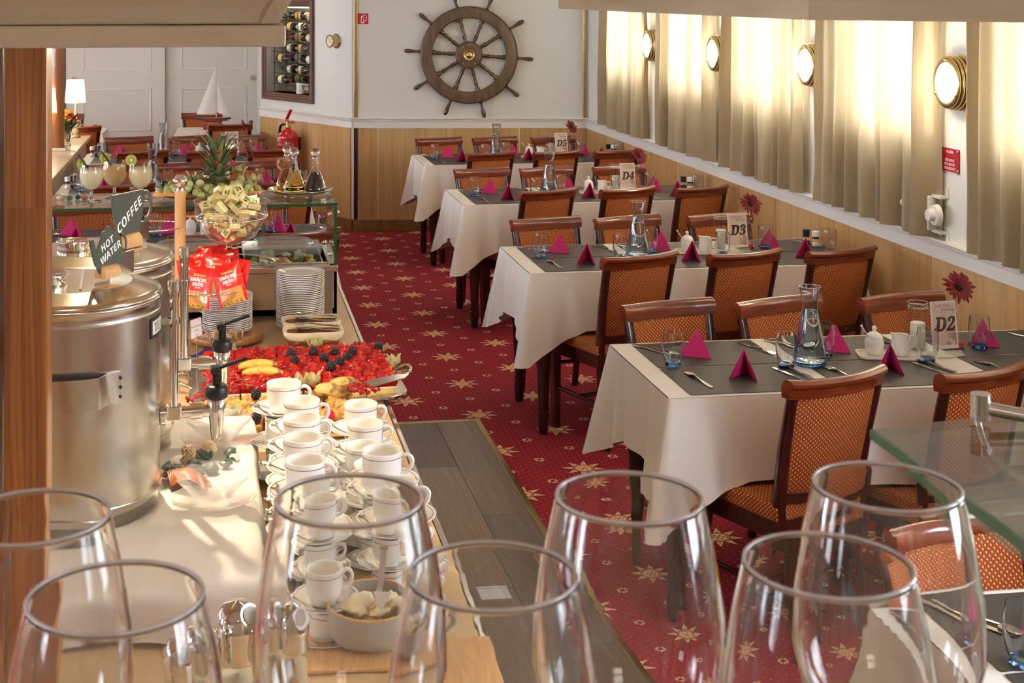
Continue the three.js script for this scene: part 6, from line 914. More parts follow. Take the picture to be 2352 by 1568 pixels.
// ---------- cold unit, glass shelf and what stands on it ----------
const UX1 = 0.405, UX0 = -0.86, UZ0 = -4.88, UZ1 = -5.3, UT = 1.096, ST = 1.31;
const edgeGlass = M(0x064a22, 0.2);
function glassPane(parent, name, w, h, d, x, y, z, edges) { part(parent, name, box(w, h, d, x, y, z), M(0xf2fbf6, 0.0, { transmission: 1, thickness: 0, ior: 1.5 })); for (const [ew, eh, ed, ex, ey, ez] of edges) part(parent, 'glass_edge', box(ew, eh, ed, ex, ey, ez, 0.001), edgeGlass, 'green polished glass edge'); }
{
  const g = group('cold_display');
  const w = UX1 - UX0, cx = (UX0 + UX1) / 2, cz = (UZ0 + UZ1) / 2, dep = UZ0 - UZ1;
  part(g, 'steel_cabinet', [box(w, UT - CT - 0.045, 0.01, cx, CT + 0.022, UZ0 - 0.005), box(w, UT - CT - 0.045, 0.01, cx, CT + 0.022, UZ1), box(0.01, UT - CT - 0.045, dep, UX1 - 0.005, CT + 0.022, cz), box(0.01, UT - CT - 0.045, dep, UX0, CT + 0.022, cz), box(w, 0.02, dep, cx, CT + 0.022, cz)], mats.steel);
  part(g, 'foot', [[UX1 - 0.04, UZ0 - 0.04], [UX0 + 0.04, UZ0 - 0.04], [UX1 - 0.04, UZ1 + 0.04], [UX0 + 0.04, UZ1 + 0.04]].map(([x, z]) => cyl(0.015, 0.015, 0.022, x, CT + 0.001, z)), mats.black);
  part(g, 'steel_top', [box(w + 0.01, 0.022, 0.04, cx, UT - 0.022, UZ0 - 0.014, 0.004), box(w + 0.01, 0.022, 0.03, cx, UT - 0.022, UZ1 + 0.01, 0.004), box(0.03, 0.022, dep, UX1 - 0.012, UT - 0.022, cz, 0.004), box(0.03, 0.022, dep, UX0 + 0.012, UT - 0.022, cz, 0.004), box(0.02, 0.022, dep, 0.06, UT - 0.022, cz), box(0.02, 0.022, dep, -0.28, UT - 0.022, cz), box(0.02, 0.022, dep, -0.6, UT - 0.022, cz)], mats.steel);
  part(g, 'steel_corner_post', box(0.03, UT - CT - 0.03, 0.012, UX1 - 0.03, CT + 0.01, UZ0 + 0.004, 0.002), M(0x9a968e, 0.3, { metalness: 1 }));
  add(g, 'stainless steel cold display unit behind the plate stacks', 'display unit', null, V(0, 0, 0));
  // glass shelf on side panes
  const s = group('glass_shelf'), t = 0.009;
  glassPane(s, 'shelf_pane', w, t, 0.36, cx, ST - t, UZ0 - 0.18, [[w, t + 0.001, 0.002, cx, ST - t - 0.0005, UZ0 + 0.001], [0.002, t + 0.001, 0.36, UX1 + 0.001, ST - t - 0.0005, UZ0 - 0.18]]);
  glassPane(s, 'side_pane', t, ST - t - UT - 0.002, 0.36, UX1 - t / 2, UT + 0.001, UZ0 - 0.18, [[t + 0.001, ST - t - UT - 0.003, 0.002, UX1 - t / 2, UT + 0.001, UZ0 + 0.001]]);
  for (const x of [UX0 + t / 2]) part(s, 'side_pane', box(t, ST - t - UT - 0.002, 0.36, x, UT + 0.001, UZ0 - 0.18), mats.glass);
  const knob = (x, y, z) => part(s, 'chrome_fitting', ball(0.0085, x, y, z, 14, 10), mats.chrome);
  for (const z of [UZ0 - 0.05, UZ0 - 0.28]) { knob(UX1 - 0.02, ST - 0.045, z); knob(UX1 + 0.006, ST - 0.04, z); knob(UX1 - 0.02, UT + 0.03, z); } part(s, 'chrome_fitting', cyl(0.009, 0.009, 0.014, UX1 - 0.045, ST, UZ0 - 0.02), mats.chrome);
  add(s, 'clear glass shelf with green edges over the cold display', 'glass shelf', null, V(0, 0, 0));
  // pans of salad with clear covers
  const panM = mats.steel, saladM = [M(0x8a9a5a, 0.5), M(0xb8c07a, 0.5), M(0xd0602a, 0.45), M(0xe4dcc0, 0.6)];
  [[0.225, 'beside the glass side pane'], [-0.11, 'next to the middle of the display'], [-0.44, 'behind the coffee urn']].forEach(([x, wh], i) => {
    const p = group('salad_pan'), pw = 0.27, pd = 0.33; part(p, 'steel_pan', [box(pw, 0.004, pd, 0, -0.07, 0), box(0.004, 0.07, pd, -pw / 2, -0.066, 0), box(0.004, 0.07, pd, pw / 2, -0.066, 0), box(pw, 0.07, 0.004, 0, -0.066, pd / 2), box(pw, 0.07, 0.004, 0, -0.066, -pd / 2), box(pw + 0.03, 0.003, 0.02, 0, 0.002, pd / 2), box(pw + 0.03, 0.003, 0.02, 0, 0.002, -pd / 2)], panM);
    const bits = Array.from({ length: 70 }, (_, k) => move(lump(0.014, 0.6, k, 1, 1.3, 0.35, 1), rr(-pw / 2 + 0.02, pw / 2 - 0.02), rr(-0.035, -0.004), rr(-pd / 2 + 0.02, pd / 2 - 0.02), rr(0, 3), rr(0, 6), 0)); for (let q = 0; q < 4; q++) { const o = part(p, 'salad', bits.filter((_, k) => k % 4 === q), saladM[q]); o.userData.kind = 'stuff'; }
    add(p, `steel pan of mixed salad ${wh}`, 'salad pan', 'salad pans in the display', V(x, UT - 0.002, cz));
    const lid = group('pan_cover'); part(lid, 'clear_cover', [box(0.28, 0.003, 0.17, 0, 0.02, 0, 0.001), box(0.28, 0.02, 0.003, 0, 0, 0.085), box(0.003, 0.02, 0.17, 0.14, 0, 0), box(0.003, 0.02, 0.17, -0.14, 0, 0)], M(0xf4f8f4, 0.05, { transmission: 0.9, thickness: 0 })); part(lid, 'cover_handle', tube([[-0.1, 0.025, 0.06], [-0.1, 0.045, 0.06], [0.1, 0.045, 0.06], [0.1, 0.025, 0.06]], 0.008, 24, 8), M(0xf4f8f4, 0.05, { transmission: 0.85, thickness: 0 })); part(lid, 'cover_knob', ball(0.009, 0.11, 0.028, 0.02), mats.chrome);
    add(lid, `clear plastic cover over the salad pan ${wh}`, 'cover', 'clear pan covers', V(x, UT + 0.003, cz - 0.075));
  });
  const tg = group('serving_tongs'); const arm = (e) => { const rings = []; for (let i = 0; i <= 12; i++) { const t2 = i / 12, wd = t2 < 0.75 ? 0.006 + 0.006 * t2 : 0.01 + 0.016 * Math.sin((t2 - 0.75) / 0.25 * Math.PI * 0.7), x = t2 * 0.2, y = 0.004 + e * (0.004 + 0.018 * Math.sin(t2 * 2.4)); rings.push([V(x, y, -wd), V(x, y + 0.001 + 0.003 * (t2 > 0.75 ? 1 : 0), 0), V(x, y, wd), V(x, y - 0.002, 0)]); } return loft(rings, true, true, 0.8); };
  part(tg, 'tong_arm', arm(1), mats.chrome); part(tg, 'tong_arm', arm(-0.1), mats.chrome);
  const tp = add(tg, 'polished steel serving tongs lying across the salad pans', 'tongs', null, V(0.0, UT + 0.03, UZ0 - 0.05), -0.25); tp.rotateZ(-0.14);
}
const onShelf = (px, py) => at(px, py, ST).setY(ST + 0.0008);
{ // cocktails
  const coupeG = group('cocktail_glass'); const gl = glassThin();
  part(coupeG, 'glass_bowl', lathe([[0.006, 0.04], [0.02, 0.046], [0.034, 0.062], [0.0415, 0.085], [0.0405, 0.108], [0.0355, 0.13]], 32), gl); part(coupeG, 'stem', lathe([[0.0, 0.0], [0.035, 0.0005], [0.036, 0.002], [0.02, 0.006], [0.007, 0.01], [0.0055, 0.025], [0.0065, 0.04], [0, 0.042]], 28), M(0xffffff, 0.0, { transmission: 1, thickness: 0.01, ior: 1.5 })); part(coupeG, 'rim', new THREE.TorusGeometry(0.0355, 0.001, 6, 32).rotateX(Math.PI / 2).translate(0, 0.13, 0), gl);
  const drink = [M(0xe6dab4, 0.25), M(0xeccb92, 0.25), M(0xe4d2a4, 0.25)];
  const straw = mats.black, kiwiT = paper(1, 1, (c, w) => { c.fillStyle = '#b9c35a'; c.fillRect(0, 0, w, w); c.fillStyle = '#e6e6b4'; c.beginPath(); c.arc(w / 2, w / 2, w * 0.14, 0, TAU); c.fill(); c.fillStyle = '#2a2a12'; for (let k = 0; k < 26; k++) { const a = k / 26 * TAU; c.beginPath(); c.ellipse(w / 2 + Math.cos(a) * w * 0.23, w / 2 + Math.sin(a) * w * 0.23, w * 0.03, w * 0.014, a, 0, TAU); c.fill(); } c.strokeStyle = '#dbe08a'; c.lineWidth = 5; for (let k = 0; k < 20; k++) { const a = k / 20 * TAU; c.beginPath(); c.moveTo(w / 2 + Math.cos(a) * w * 0.3, w / 2 + Math.sin(a) * w * 0.3); c.lineTo(w / 2 + Math.cos(a) * w * 0.45, w / 2 + Math.sin(a) * w * 0.45); c.stroke(); } }, 256);
  const kiwiM = M(0xffffff, 0.25, { map: kiwiT, side: THREE.DoubleSide }), kiwiEdge = M(0x9aa64a, 0.4);
  [[210, 467, 'left, beside the pebbles'], [263, 458, 'in the middle'], [323, 464, 'right, next to the fruit platter']].forEach(([px, py, w], i) => {
    const p = onShelf(px, py - 4); put(coupeG, `stemmed glass of creamy cocktail ${w}`, 'cocktail', 'creamy cocktails on the glass shelf', p);
    const liq = mesh('cocktail_drink', lathe([[0, 0.0425], [0.006, 0.042], [0.019, 0.0475], [0.0328, 0.063], [0.0402, 0.085], [0.0392, 0.108], [0.0382, 0.114], [0, 0.115]], 32), drink[i]); scene.children[scene.children.length - 1].add(liq);
    const k = group('kiwi_slice'); part(k, 'kiwi_flesh', [new THREE.CircleGeometry(0.0195, 28).translate(0, 0, 0.0028), new THREE.CircleGeometry(0.0195, 28).rotateY(Math.PI).translate(0, 0, -0.0028)], kiwiM); part(k, 'kiwi_skin', new THREE.CylinderGeometry(0.0195, 0.0195, 0.0056, 28, 1, true).rotateX(Math.PI / 2), kiwiEdge);
    const kk = add(k, `kiwi slice on the rim of the cocktail ${w}`, 'kiwi slice', 'kiwi slices on the cocktails', p.clone().add(V(-0.033 + (i === 0 ? -0.002 : 0), 0.134 + (i ? 0.006 : -0.004), -0.004)), [0.9, 0.2, 0.1][i]);
    void kk; if (i < 2) add(mesh('straw', rod([0.006, 0.09, 0.0], [-0.045, 0.165, 0.004], 0.0026, 8), straw), `short black straw in the cocktail ${w}`, 'straw', 'cocktail straws', p); else { add(mesh('skewer', rod([0.002, 0.1, 0], [0.016, 0.138, 0], 0.0014, 6), M(0xb08a4a, 0.5)), 'little wooden skewer in the right cocktail', 'skewer', null, p); }
  });
  // pebbles on shelf
  [[140, 459], [160, 461], [178, 458], [150, 452], [195, 460]].forEach(([px, py], i) => add(mesh('pebble', lump(0.011, 0.5, i + 21, 1, 1.3, 0.8, 0.9), [shellC, pebbleM, M(0x3a7a78, 0.3), shellP, M(0xb8785a, 0.4)][i]), ['tan shell piece', 'green pebble', 'teal pebble', 'pale shell piece', 'rosy shell piece'][i] + ' on the left end of the glass shelf', 'pebble', 'pebbles on the glass shelf', onShelf(px, py).add(V(0, 0.008, 0)), i));
}
{ // cruet tray
  const tr = group('round_tray'); part(tr, 'tray_disc', lathe([[0, 0.004], [0.09, 0.004], [0.1, 0.006], [0.116, 0.014], [0.119, 0.017], [0.116, 0.018], [0.1, 0.009], [0.09, 0.007], [0, 0.007]], 56), silver); part(tr, 'tray_foot', lathe([[0.06, 0], [0.063, 0], [0.06, 0.005]], 40), silver);
  const c = onShelf(690, 444); add(tr, 'round silver tray of oil and vinegar bottles', 'tray', null, c);
  const cru = (liqM, handle) => { const g = group('oil_bottle'); part(g, 'bottle_glass', lathe([[0, 0.001], [0.038, 0.001], [0.0405, 0.006], [0.0395, 0.018], [0.028, 0.05], [0.014, 0.08], [0.0105, 0.092], [0.0125, 0.108], [0.0165, 0.118]], 32), glassThin()); part(g, 'liquid', lathe([[0, 0.003], [0.0365, 0.003], [0.0385, 0.008], [0.0375, 0.018], [0.0265, 0.049], [0.0165, 0.071], [0, 0.0715]], 32), liqM); part(g, 'glass_stopper', [ball(0.0165, 0, 0.142, 0, 20, 14), cyl(0.007, 0.008, 0.03, 0, 0.1, 0), cyl(0.0105, 0.009, 0.008, 0, 0.12, 0)], M(0xffffff, 0, { transmission: 1, thickness: 0.02, ior: 1.5 }), 'round glass ball stopper'); if (handle) part(g, 'handle', tube([[-0.013, 0.112, 0], [-0.03, 0.108, 0], [-0.034, 0.086, 0], [-0.018, 0.066, 0]], 0.004, 20, 8), M(0xffffff, 0, { transmission: 1, thickness: 0.01, ior: 1.5 })); return g; };
  const oil = M(0xffffff, 0, { transmission: 1, thickness: 0.03, ior: 1.45, attenuationColor: new THREE.Color(0.86, 0.66, 0.2), attenuationDistance: 0.04 }), oil2 = M(0xffffff, 0, { transmission: 1, thickness: 0.03, ior: 1.4, attenuationColor: new THREE.Color(0.97, 0.86, 0.5), attenuationDistance: 0.05 });
  const q = (px, py) => at(px, py, ST + 0.008).setY(ST + 0.0082);
  add(cru(oil, true), 'glass cruet of yellow oil with a handle, behind the vinegar', 'cruet', 'cruets on the silver tray', q(659, 432), 0.2); add(cru(oil2, false), 'glass cruet of pale white vinegar in the middle of the tray', 'cruet', 'cruets on the silver tray', q(676, 440)); add(cru(M(0x140a08, 0.05, { clearcoat: 1 }), false), 'glass cruet of dark balsamic vinegar', 'cruet', 'cruets on the silver tray', q(724, 440));
}
{ // fruit platter with pineapple crown
  const c = onShelf(478, 455); c.z -= 0.02; const pl = group('fruit_platter'); part(pl, 'platter_dish', lathe([[0, 0.003], [0.13, 0.003], [0.16, 0.008], [0.19, 0.016], [0.192, 0.018], [0.16, 0.012], [0.13, 0.006], [0, 0.006]], 56).scale(1.05, 1, 0.62), silver);
  add(pl, 'oval silver platter of grapes and pineapple', 'platter', null, c);
  const cr = group('pineapple_crown'); const gm = [M(0x5c6b42, 0.55, { side: THREE.DoubleSide }), M(0x6f7d50, 0.55, { side: THREE.DoubleSide }), M(0x9c9a62, 0.6, { side: THREE.DoubleSide })];
  part(cr, 'crown_core', lathe([[0, 0], [0.03, 0.002], [0.032, 0.02], [0.022, 0.05], [0.014, 0.09], [0, 0.11]], 20), gm[0]);
  for (let k = 0; k < 58; k++) { const t = k / 58, L = 0.04 + 0.085 * Math.sin(Math.PI * (0.1 + 0.62 * t)), w = 0.0085 + 0.003 * Math.sin(t * 9), tilt = 1.25 - 1.1 * t + rr(-0.12, 0.12), y0 = 0.002 + 0.085 * t, curl = 0.9 - 0.5 * t; const lf = grid(3, 8, (u, v) => { const a = tilt + curl * v * v * 0.5, y = Math.cos(a * 0.9) * L * v, r = 0.012 + Math.sin(a) * L * v; return V((u - 0.5) * 2 * w * (1 - v * v * 0.95) * (0.7 + 0.6 * Math.sin(v * 2.2)), y0 + y, r + Math.abs(u - 0.5) * -0.006); }); part(cr, 'leaf', lf.rotateY(k * 2.4), gm[k % 7 === 0 ? 2 : k % 2]); }
  const cp = onShelf(500, 450).add(V(0, 0.045, 0)); part(cr, 'pineapple_stub', lathe([[0, -0.036], [0.055, -0.036], [0.062, -0.01], [0.05, 0.012], [0, 0.02]], 20), M(0x8a6a2e, 0.7));
  add(cr, 'leafy green pineapple crown in the middle of the fruit platter', 'pineapple', null, cp);
  [[482, 354], [502, 349], [497, 374], [533, 371], [539, 376]].forEach(([px, py], i) => add(mesh('currant', ball(0.0065, 0, 0, 0, 12, 9), M(0xc8140e, 0.1, { clearcoat: 1 })), 'single red berry tucked into the pineapple leaves', 'berry', 'red berries in the pineapple leaves', atD(px, py, 5.02)));
  const grape = [M(0xb9c070, 0.18, { clearcoat: 0.5 }), M(0xcdd08e, 0.2, { clearcoat: 0.5 }), M(0xa4b060, 0.18, { clearcoat: 0.5 })], dark = M(0x1d141c, 0.15, { clearcoat: 0.8 });
  const gp = []; for (let k = 0; k < 130; k++) { const a = k * 2.399, ring = 0.4 + 0.6 * ((k * 29) % 130) / 130, x = Math.cos(a) * 0.18 * ring, z = Math.sin(a) * 0.1 * ring; if (Math.hypot((x - 0.035) / 0.06, z / 0.05) < 1) continue; const lay = 1 - Math.abs(ring - 0.62) / 0.5; gp.push([x, 0.02 + 0.034 * Math.max(0, lay) * ((k * 13) % 10) / 10 + (k % 3 === 0 ? 0.012 : 0), z]); }
  gp.forEach(([x, y, z], i) => { const g = mesh('grape', new THREE.SphereGeometry(0.0135, 14, 10).scale(1, 1.18, 1).rotateZ(rr(0.6, 1.5)).rotateY(rr(0, 6)), i % 23 === 11 ? dark : grape[i % 3]); add(g, i % 23 === 11 ? 'dark purple grape among the green grapes' : 'pale green grape heaped on the silver platter', 'grape', i % 23 === 11 ? 'dark grapes on the platter' : 'green grapes on the platter', c.clone().add(V(x, y, z))); });
  const orM = M(0xf0a050, 0.4), papaya = () => mesh('melon_wedge', loft(Array.from({ length: 9 }, (_, i) => { const a = -0.9 + i * 0.225, r = 0.075; return [V(Math.sin(a) * r, 0.0, Math.cos(a) * r), V(Math.sin(a) * r, 0.012, Math.cos(a) * (r - 0.006)), V(Math.sin(a) * (r - 0.022), 0.008, Math.cos(a) * (r - 0.022)), V(Math.sin(a) * (r - 0.02), 0, Math.cos(a) * (r - 0.02))]; })), orM);
  [[-0.165, 0.012, 0.02, 0.5], [-0.14, 0.016, 0.05, 0.2], [0.15, 0.014, 0.03, -0.4], [-0.05, 0.012, 0.045, 0.1]].forEach(([x, y, z, r]) => add(papaya(), 'orange melon wedge at the rim of the fruit platter', 'melon wedge', 'melon wedges on the fruit platter', c.clone().add(V(x, y, z - 0.045)), r));
  [[548, 405], [585, 425], [455, 425], [430, 430]].forEach(([px, py], i) => put(physProto, 'physalis in a dry husk on the fruit platter', 'physalis', 'physalis on the fruit platter', atD(px, py, 5.08), i));
  for (let k = 0; k < 5; k++) add(mesh('vine_twig', tube([[0, 0, 0], [0.02, 0.012, 0.004], [0.04, 0.006, -0.004], [0.062, 0.014, 0]], 0.0012, 14, 5), M(0x4a3a22, 0.7)), 'thin brown vine twig lying over the grapes', 'twig', 'vine twigs on the platter', c.clone().add(V(-0.13 + k * 0.05, 0.05, 0.01 + (k % 2) * 0.03)), k);
}
// ---------- the bar in front: post, canopies, glass shelves, wine glasses ----------
{
  const post = group('wooden_post'); const w = 0.06, D = 1.96, p = atD(58, 0, D);
  part(post, 'post_shaft', box(w, 1.9655 - CT - 0.001, 0.03, 0, 0, -0.015, 0.002), mats.pillar); part(post, 'post_moulding', box(0.08, 1.9655 - CT - 0.001, 0.034, -0.0745, 0, -0.013, 0.003), mats.pillar);
  add(post, 'upright varnished wooden post between bar and canopy', 'post', null, V(p.x, CT + 0.0005, p.z), -YAW);
  const hood = group('canopy'); const R = atD(657, 0, 1.9); R.y = 0; const wd = 1.7, mid = V(R.x - wd / 2, 0, R.z);
  part(hood, 'lower_fascia', uvBox(box(wd, 0.0295, 2.0, 0, 0, -1.0, 0.003), 1, true), mats.hood);
  const hx = wd / 2, hh = CEIL - 1.9965; const slant = (a0, a1, z0, t) => uvBox(plate(polyShape([[a0, 0], [a1, 0], [a1 + 0.55 * hh, hh], [(a0 < 0 ? a0 : a0 + 0.55 * hh), hh]]), t).translate(0, 0.0305, z0 - t), 1, a0 < 0);
  part(hood, 'upper_board', slant(-hx, hx - 0.01, -0.012, 1.9), mats.hood); part(hood, 'corner_trim', slant(hx - 0.034, hx - 0.0095, -0.0085, 0.004), mats.hood);
  add(hood, 'pale wooden canopy over the buffet urns', 'canopy', 'wooden canopies', mid.clone().setY(1.966));
  // canopy spotlights
  const spot = group('spotlight'); part(spot, 'spot_housing', lathe([[0.026, 0], [0.034, 0], [0.036, 0.01], [0.034, 0.018], [0.026, 0.018]], 28), mats.chrome); part(spot, 'light_lens', cyl(0.024, 0.024, 0.004, 0, 0.006, 0, 24), M(0xffffff, 0.4, { emissive: new THREE.Color(1, 0.86, 0.64), emissiveIntensity: 4 }));
  [[-0.74, 3.32, 4.7, 'above the coffee urn'], [-0.62, 2.35, 0.5, 'above the tea urn'], [-0.5, 3.7, 1.1, 'above the cakes']].forEach(([X, D2, I, w2], i) => { const q = camXD(X, D2, 1.947); put(spot, `small chrome spotlight under the canopy ${w2}`, 'spotlight', 'canopy spotlights', q); const l = new THREE.SpotLight(new THREE.Color(1, 0.84, 0.6), I, 0, 1.15, 0.6); l.position.copy(q).add(V(0, 0.0, 0)); l.target.position.set(q.x, 0, q.z); l.shadow.radius = 0.6; l.castShadow = true; scene.add(l); scene.add(l.target); });
  const beam = group('canopy'); const pts = [atD(1283, 20, 2.5), atD(1857, 46, 1.5), atD(2352, 52, 1.372), atD(2900, 60, 1.2)];
  const mk = (a, b) => { const dv = b.clone().sub(a).setY(0), n = V(-dv.z, 0, dv.x).normalize().multiplyScalar(-0.03); const r = (q) => [V(q.x, q.y, q.z), V(q.x, CEIL, q.z), V(q.x + n.x, CEIL, q.z + n.z), V(q.x + n.x, q.y, q.z + n.z)]; return uvBox(loft([r(a), r(b)], true, true, 0.3), 1, true); };
  for (let i = 0; i < 3; i++) part(beam, 'fascia_board', mk(pts[i], pts[i + 1]), mats.hood);
  add(beam, 'darker wooden canopy board above the window side of the bar', 'canopy', 'wooden canopies');
}
// glass shelf beside the bar
{
  const g = group('bar_glass_shelf'); const Y = 1.668; const a = at(2005, 985, Y), b = at(2352, 1235, Y), e = at(2352, 946, Y); const dir = b.clone().sub(a).normalize(), back = e.clone().sub(a).normalize();
  const A = a, B = a.clone().addScaledVector(dir, 0.42), C = B.clone().addScaledVector(back, 0.45), Dd = a.clone().addScaledVector(back, 0.45); const t = 0.008;
  const pane = (p, th, y) => { const up = p.map((q) => V(q.x, y, q.z)), lo = p.map((q) => V(q.x, y - th, q.z)); return loft([lo, up], true, true, 0.3); };
  const paneM = M(0xdfe6dd, 0.0, { transmission: 1, thickness: 0, ior: 1.5 });
  part(g, 'upper_pane', pane([A, B, C, Dd], t, Y), paneM); const off = dir.clone().cross(V(0, 1, 0)).normalize().multiplyScalar(0.003); if (off.dot(back) > 0) off.negate();
  part(g, 'glass_edge', pane([A.clone().add(off), B.clone().add(off), B, A], t, Y), edgeGlass, 'green polished glass edge');
  const lo = [A, B, C, Dd].map((q) => q.clone().addScaledVector(back, 0.07)); part(g, 'lower_pane', pane(lo, t, Y - 0.06), paneM);
  const cl = atD(2252, 935, 1.22); part(g, 'chrome_clamp', [cyl(0.0085, 0.0085, 0.022, cl.x, cl.y - 0.01, cl.z, 20).translate(0, 0, 0), rod(cl.clone(), cl.clone().addScaledVector(back, 0.16).add(V(0, -0.02, 0.1)), 0.006, 12)], mats.steel);
  part(g, 'bent_glass_support', tube([cl.clone().add(V(-0.006, 0.002, 0)), cl.clone().add(V(-0.004, -0.03, 0.02)), cl.clone().add(V(0.03, -0.06, 0.05)), cl.clone().add(V(0.09, -0.08, 0.1))], 0.0025, 24, 8), M(0xf4f4ee, 0.05, { transmission: 0.8, thickness: 0 }));
  part(g, 'shelf_bracket', [box(0.02, Y - 0.011, 0.02, C.x - 0.03, 0, (C.z + Dd.z) / 2)], mats.steel);
  add(g, 'two-tier glass shelf with a green edge at the end of the bar', 'glass shelf');
}
// wine glasses on the bar shelf
const GD = 0.2285, GH = 0.215, SH = EYE - GD - GH;
{
  const sh = group('bar_shelf'); const c = camXD(0.02, 0.6), wd = 1.1; part(sh, 'shelf_board', box(wd, 0.03, 0.46, 0, SH - 0.031, 0, 0.004), mats.hood); part(sh, 'shelf_cabinet', box(wd - 0.06, SH - 0.035, 0.36, 0, 0, 0.02), mats.hood);
  add(sh, 'bar back shelf carrying the wine glasses', 'bar shelf', null, V(c.x, 0, c.z), -YAW);
  const out = [[0, 0], [0.036, 0], [0.037, 0.0012], [0.03, 0.003], [0.012, 0.006], [0.0055, 0.012], [0.004, 0.03], [0.004, 0.07], [0.0055, 0.083], [0.012, 0.09], [0.026, 0.1], [0.038, 0.118], [0.0435, 0.14], [0.0425, 0.165], [0.038, 0.192], [0.03405, 0.2105], [0.03365, 0.2124], [0.0335, 0.2132]], inn = [[0.0323, 0.2132], [0.03245, 0.2124], [0.03285, 0.2105], [0.0371, 0.192], [0.0415, 0.165], [0.0424, 0.14], [0.0368, 0.119], [0.025, 0.1025], [0.011, 0.094], [0, 0.0925]];
  const proto = group('wine_glass'); part(proto, 'glass_body', lathe([...out, ...inn], 72), M(0xffffff, 0, { transmission: 1, thickness: 0.005, ior: 1.48 })); part(proto, 'rim', new THREE.TorusGeometry(0.0328, 0.00085, 8, 72).rotateX(Math.PI / 2).translate(0, 0.2142, 0), M(0xffffff, 0.1, { transmission: 0.45, thickness: 0, clearcoat: 1 }));  // rim bead is whitened, its bright glint put into the colour
  const gl = [[75, 1183, 'before the wooden post'], [266, 1366, 'before the urn cloth'], [802, 1143, 'before the cup stacks'], [1131, 1316, 'before the laminate floor'], [1446, 1138, 'before the brass edging strip'], [2037, 1113, 'before the rust chair, under the glass shelf'], [1902, 1293, 'before the nearest table cloth']];
  gl.forEach(([px, py, w]) => { const p = at(px, py, SH + GH); put(proto, `empty clear wine glass, ${w}`, 'wine glass', 'empty wine glasses on the bar', V(p.x, SH + 0.0005, p.z)); });
}
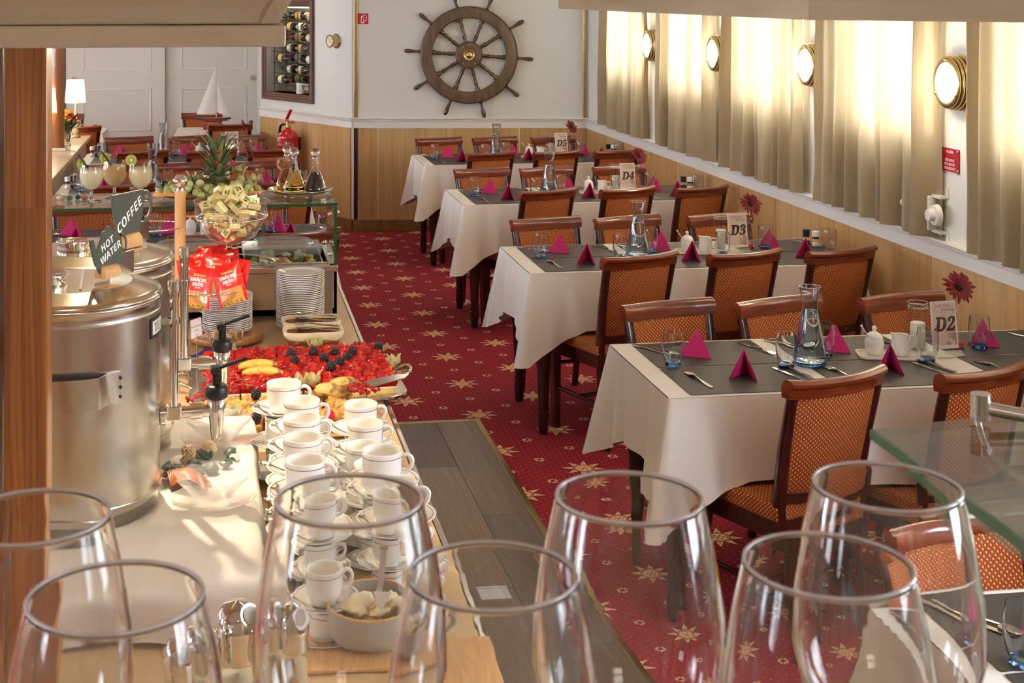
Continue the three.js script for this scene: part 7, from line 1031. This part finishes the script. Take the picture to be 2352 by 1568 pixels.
// things at the near end of the counter
{
  const bowlP = at(868, 1512, CT).setY(CT + 0.012); const g = group('tea_bag_bowl'); const sm = M(0xa8a196, 0.35);
  part(g, 'bowl_body', lathe([[0, 0.002], [0.06, 0.002], [0.075, 0.008], [0.09, 0.03], [0.094, 0.06], [0.095, 0.085], [0.092, 0.088], [0.089, 0.085], [0.088, 0.06], [0.083, 0.03], [0.07, 0.014], [0, 0.012]], 56), sm); part(g, 'bowl_rim', new THREE.TorusGeometry(0.092, 0.0022, 8, 56).rotateX(Math.PI / 2).translate(0, 0.087, 0), M(0xd09a5a, 0.3)); part(g, 'handle', tube([[0.09, 0.07, 0], [0.112, 0.072, 0], [0.118, 0.05, 0], [0.09, 0.035, 0]], 0.006, 18, 8), sm);
  add(g, 'grey stoneware bowl full of tea bags', 'bowl', null, bowlP, 0.2);
  const tray = group('wooden_tray'); part(tray, 'tray_board', box(0.34, 0.01, 0.2, 0, 0, 0, 0.003), mats.lightWood); add(tray, 'light wooden board under the tea bag bowl', 'board', null, V(bowlP.x + 0.03, CT + 0.001, bowlP.z + 0.03), -0.06);
  const pap = [M(0xd8c49a, 0.8), M(0xe8dcc4, 0.8), M(0xcab07c, 0.8)];
  for (let k = 0; k < 14; k++) { const t = group('tea_bag'); part(t, 'tea_sachet', lump(0.024, 0.5, k + 40, 2, 1.15, 0.35, 1), pap[k % 3]); add(t, 'crumpled paper tea bag in the grey bowl', 'tea bag', 'tea bags in the bowl', bowlP.clone().add(V(Math.cos(k * 2.4) * 0.05 * Math.sqrt(k / 14), 0.045 + (k % 5) * 0.009, Math.sin(k * 2.4) * 0.05 * Math.sqrt(k / 14)))); t.rotation.set(rr(-0.6, 0.6), rr(0, 6), rr(-0.6, 0.6)); }
  { const t = group('pyramid_tea_bag'); part(t, 'tea_pyramid', new THREE.TetrahedronGeometry(0.026), M(0xf0ece2, 0.7, { transmission: 0.3, thickness: 0 })); add(t, 'pale pyramid tea bag on top of the others', 'tea bag', null, bowlP.clone().add(V(0.018, 0.095, 0.022)), 0.6); }
  const tong = group('small_tongs'); part(tong, 'tong_arm', [loft([V(0, 0, 0), V(0.01, 0.06, -0.02), V(0.025, 0.12, -0.05)].map((q) => [V(q.x - 0.007, q.y, q.z), V(q.x + 0.007, q.y, q.z), V(q.x + 0.007, q.y + 0.001, q.z + 0.001), V(q.x - 0.007, q.y + 0.001, q.z + 0.001)]))], mats.steel); part(tong, 'tong_hinge', move(cyl(0.004, 0.004, 0.02, 0, -0.01, 0), 0.024, 0.118, -0.049, 0, 0, Math.PI / 2), mats.brass); add(tong, 'small steel tongs standing in the tea bag bowl', 'tongs', null, bowlP.clone().add(V(0.012, 0.04, -0.03)));
  const pour = group('sugar_dispenser'); part(pour, 'glass_jar', lathe([[0, 0.001], [0.03, 0.001], [0.032, 0.006], [0.032, 0.09]], 32), glassThin()); part(pour, 'sugar', lathe([[0, 0.004], [0.029, 0.004], [0.0302, 0.01], [0.0302, 0.06], [0, 0.064]], 28), M(0xd9c39a, 0.9)); part(pour, 'chrome_collar', lathe([[0.033, 0.086], [0.0345, 0.088], [0.0335, 0.118], [0.0345, 0.12], [0.033, 0.122]], 32), mats.chrome);
  part(pour, 'chrome_dome', lathe([[0.0345, 0.12], [0.036, 0.135], [0.032, 0.158], [0.02, 0.174], [0, 0.179]], 36), mats.chrome); part(pour, 'flap', move(cyl(0.019, 0.019, 0.006, 0, 0, 0, 28), 0.012, 0.158, 0.02, 1.0, 0, -0.3), mats.chrome); part(pour, 'flap_disc', move(cyl(0.0135, 0.0135, 0.002, 0, 0.006, 0, 28), 0.012, 0.158, 0.02, 1.0, 0, -0.3), M(0xb9b6a8, 0.3));
  [[545, 1640, 'left, next to the hanging cloth'], [640, 1650, 'right, next to the tea bag bowl'], [455, 1700, 'below the hanging cloth corner']].forEach(([px, py, w], i) => { const p = at(px, py, CT).setY(CT + 0.001); put(pour, `chrome domed sugar dispenser ${w}`, 'sugar dispenser', 'chrome sugar dispensers', p, 0.3 - i * 0.2); });
}
renderer.render(scene, camera);
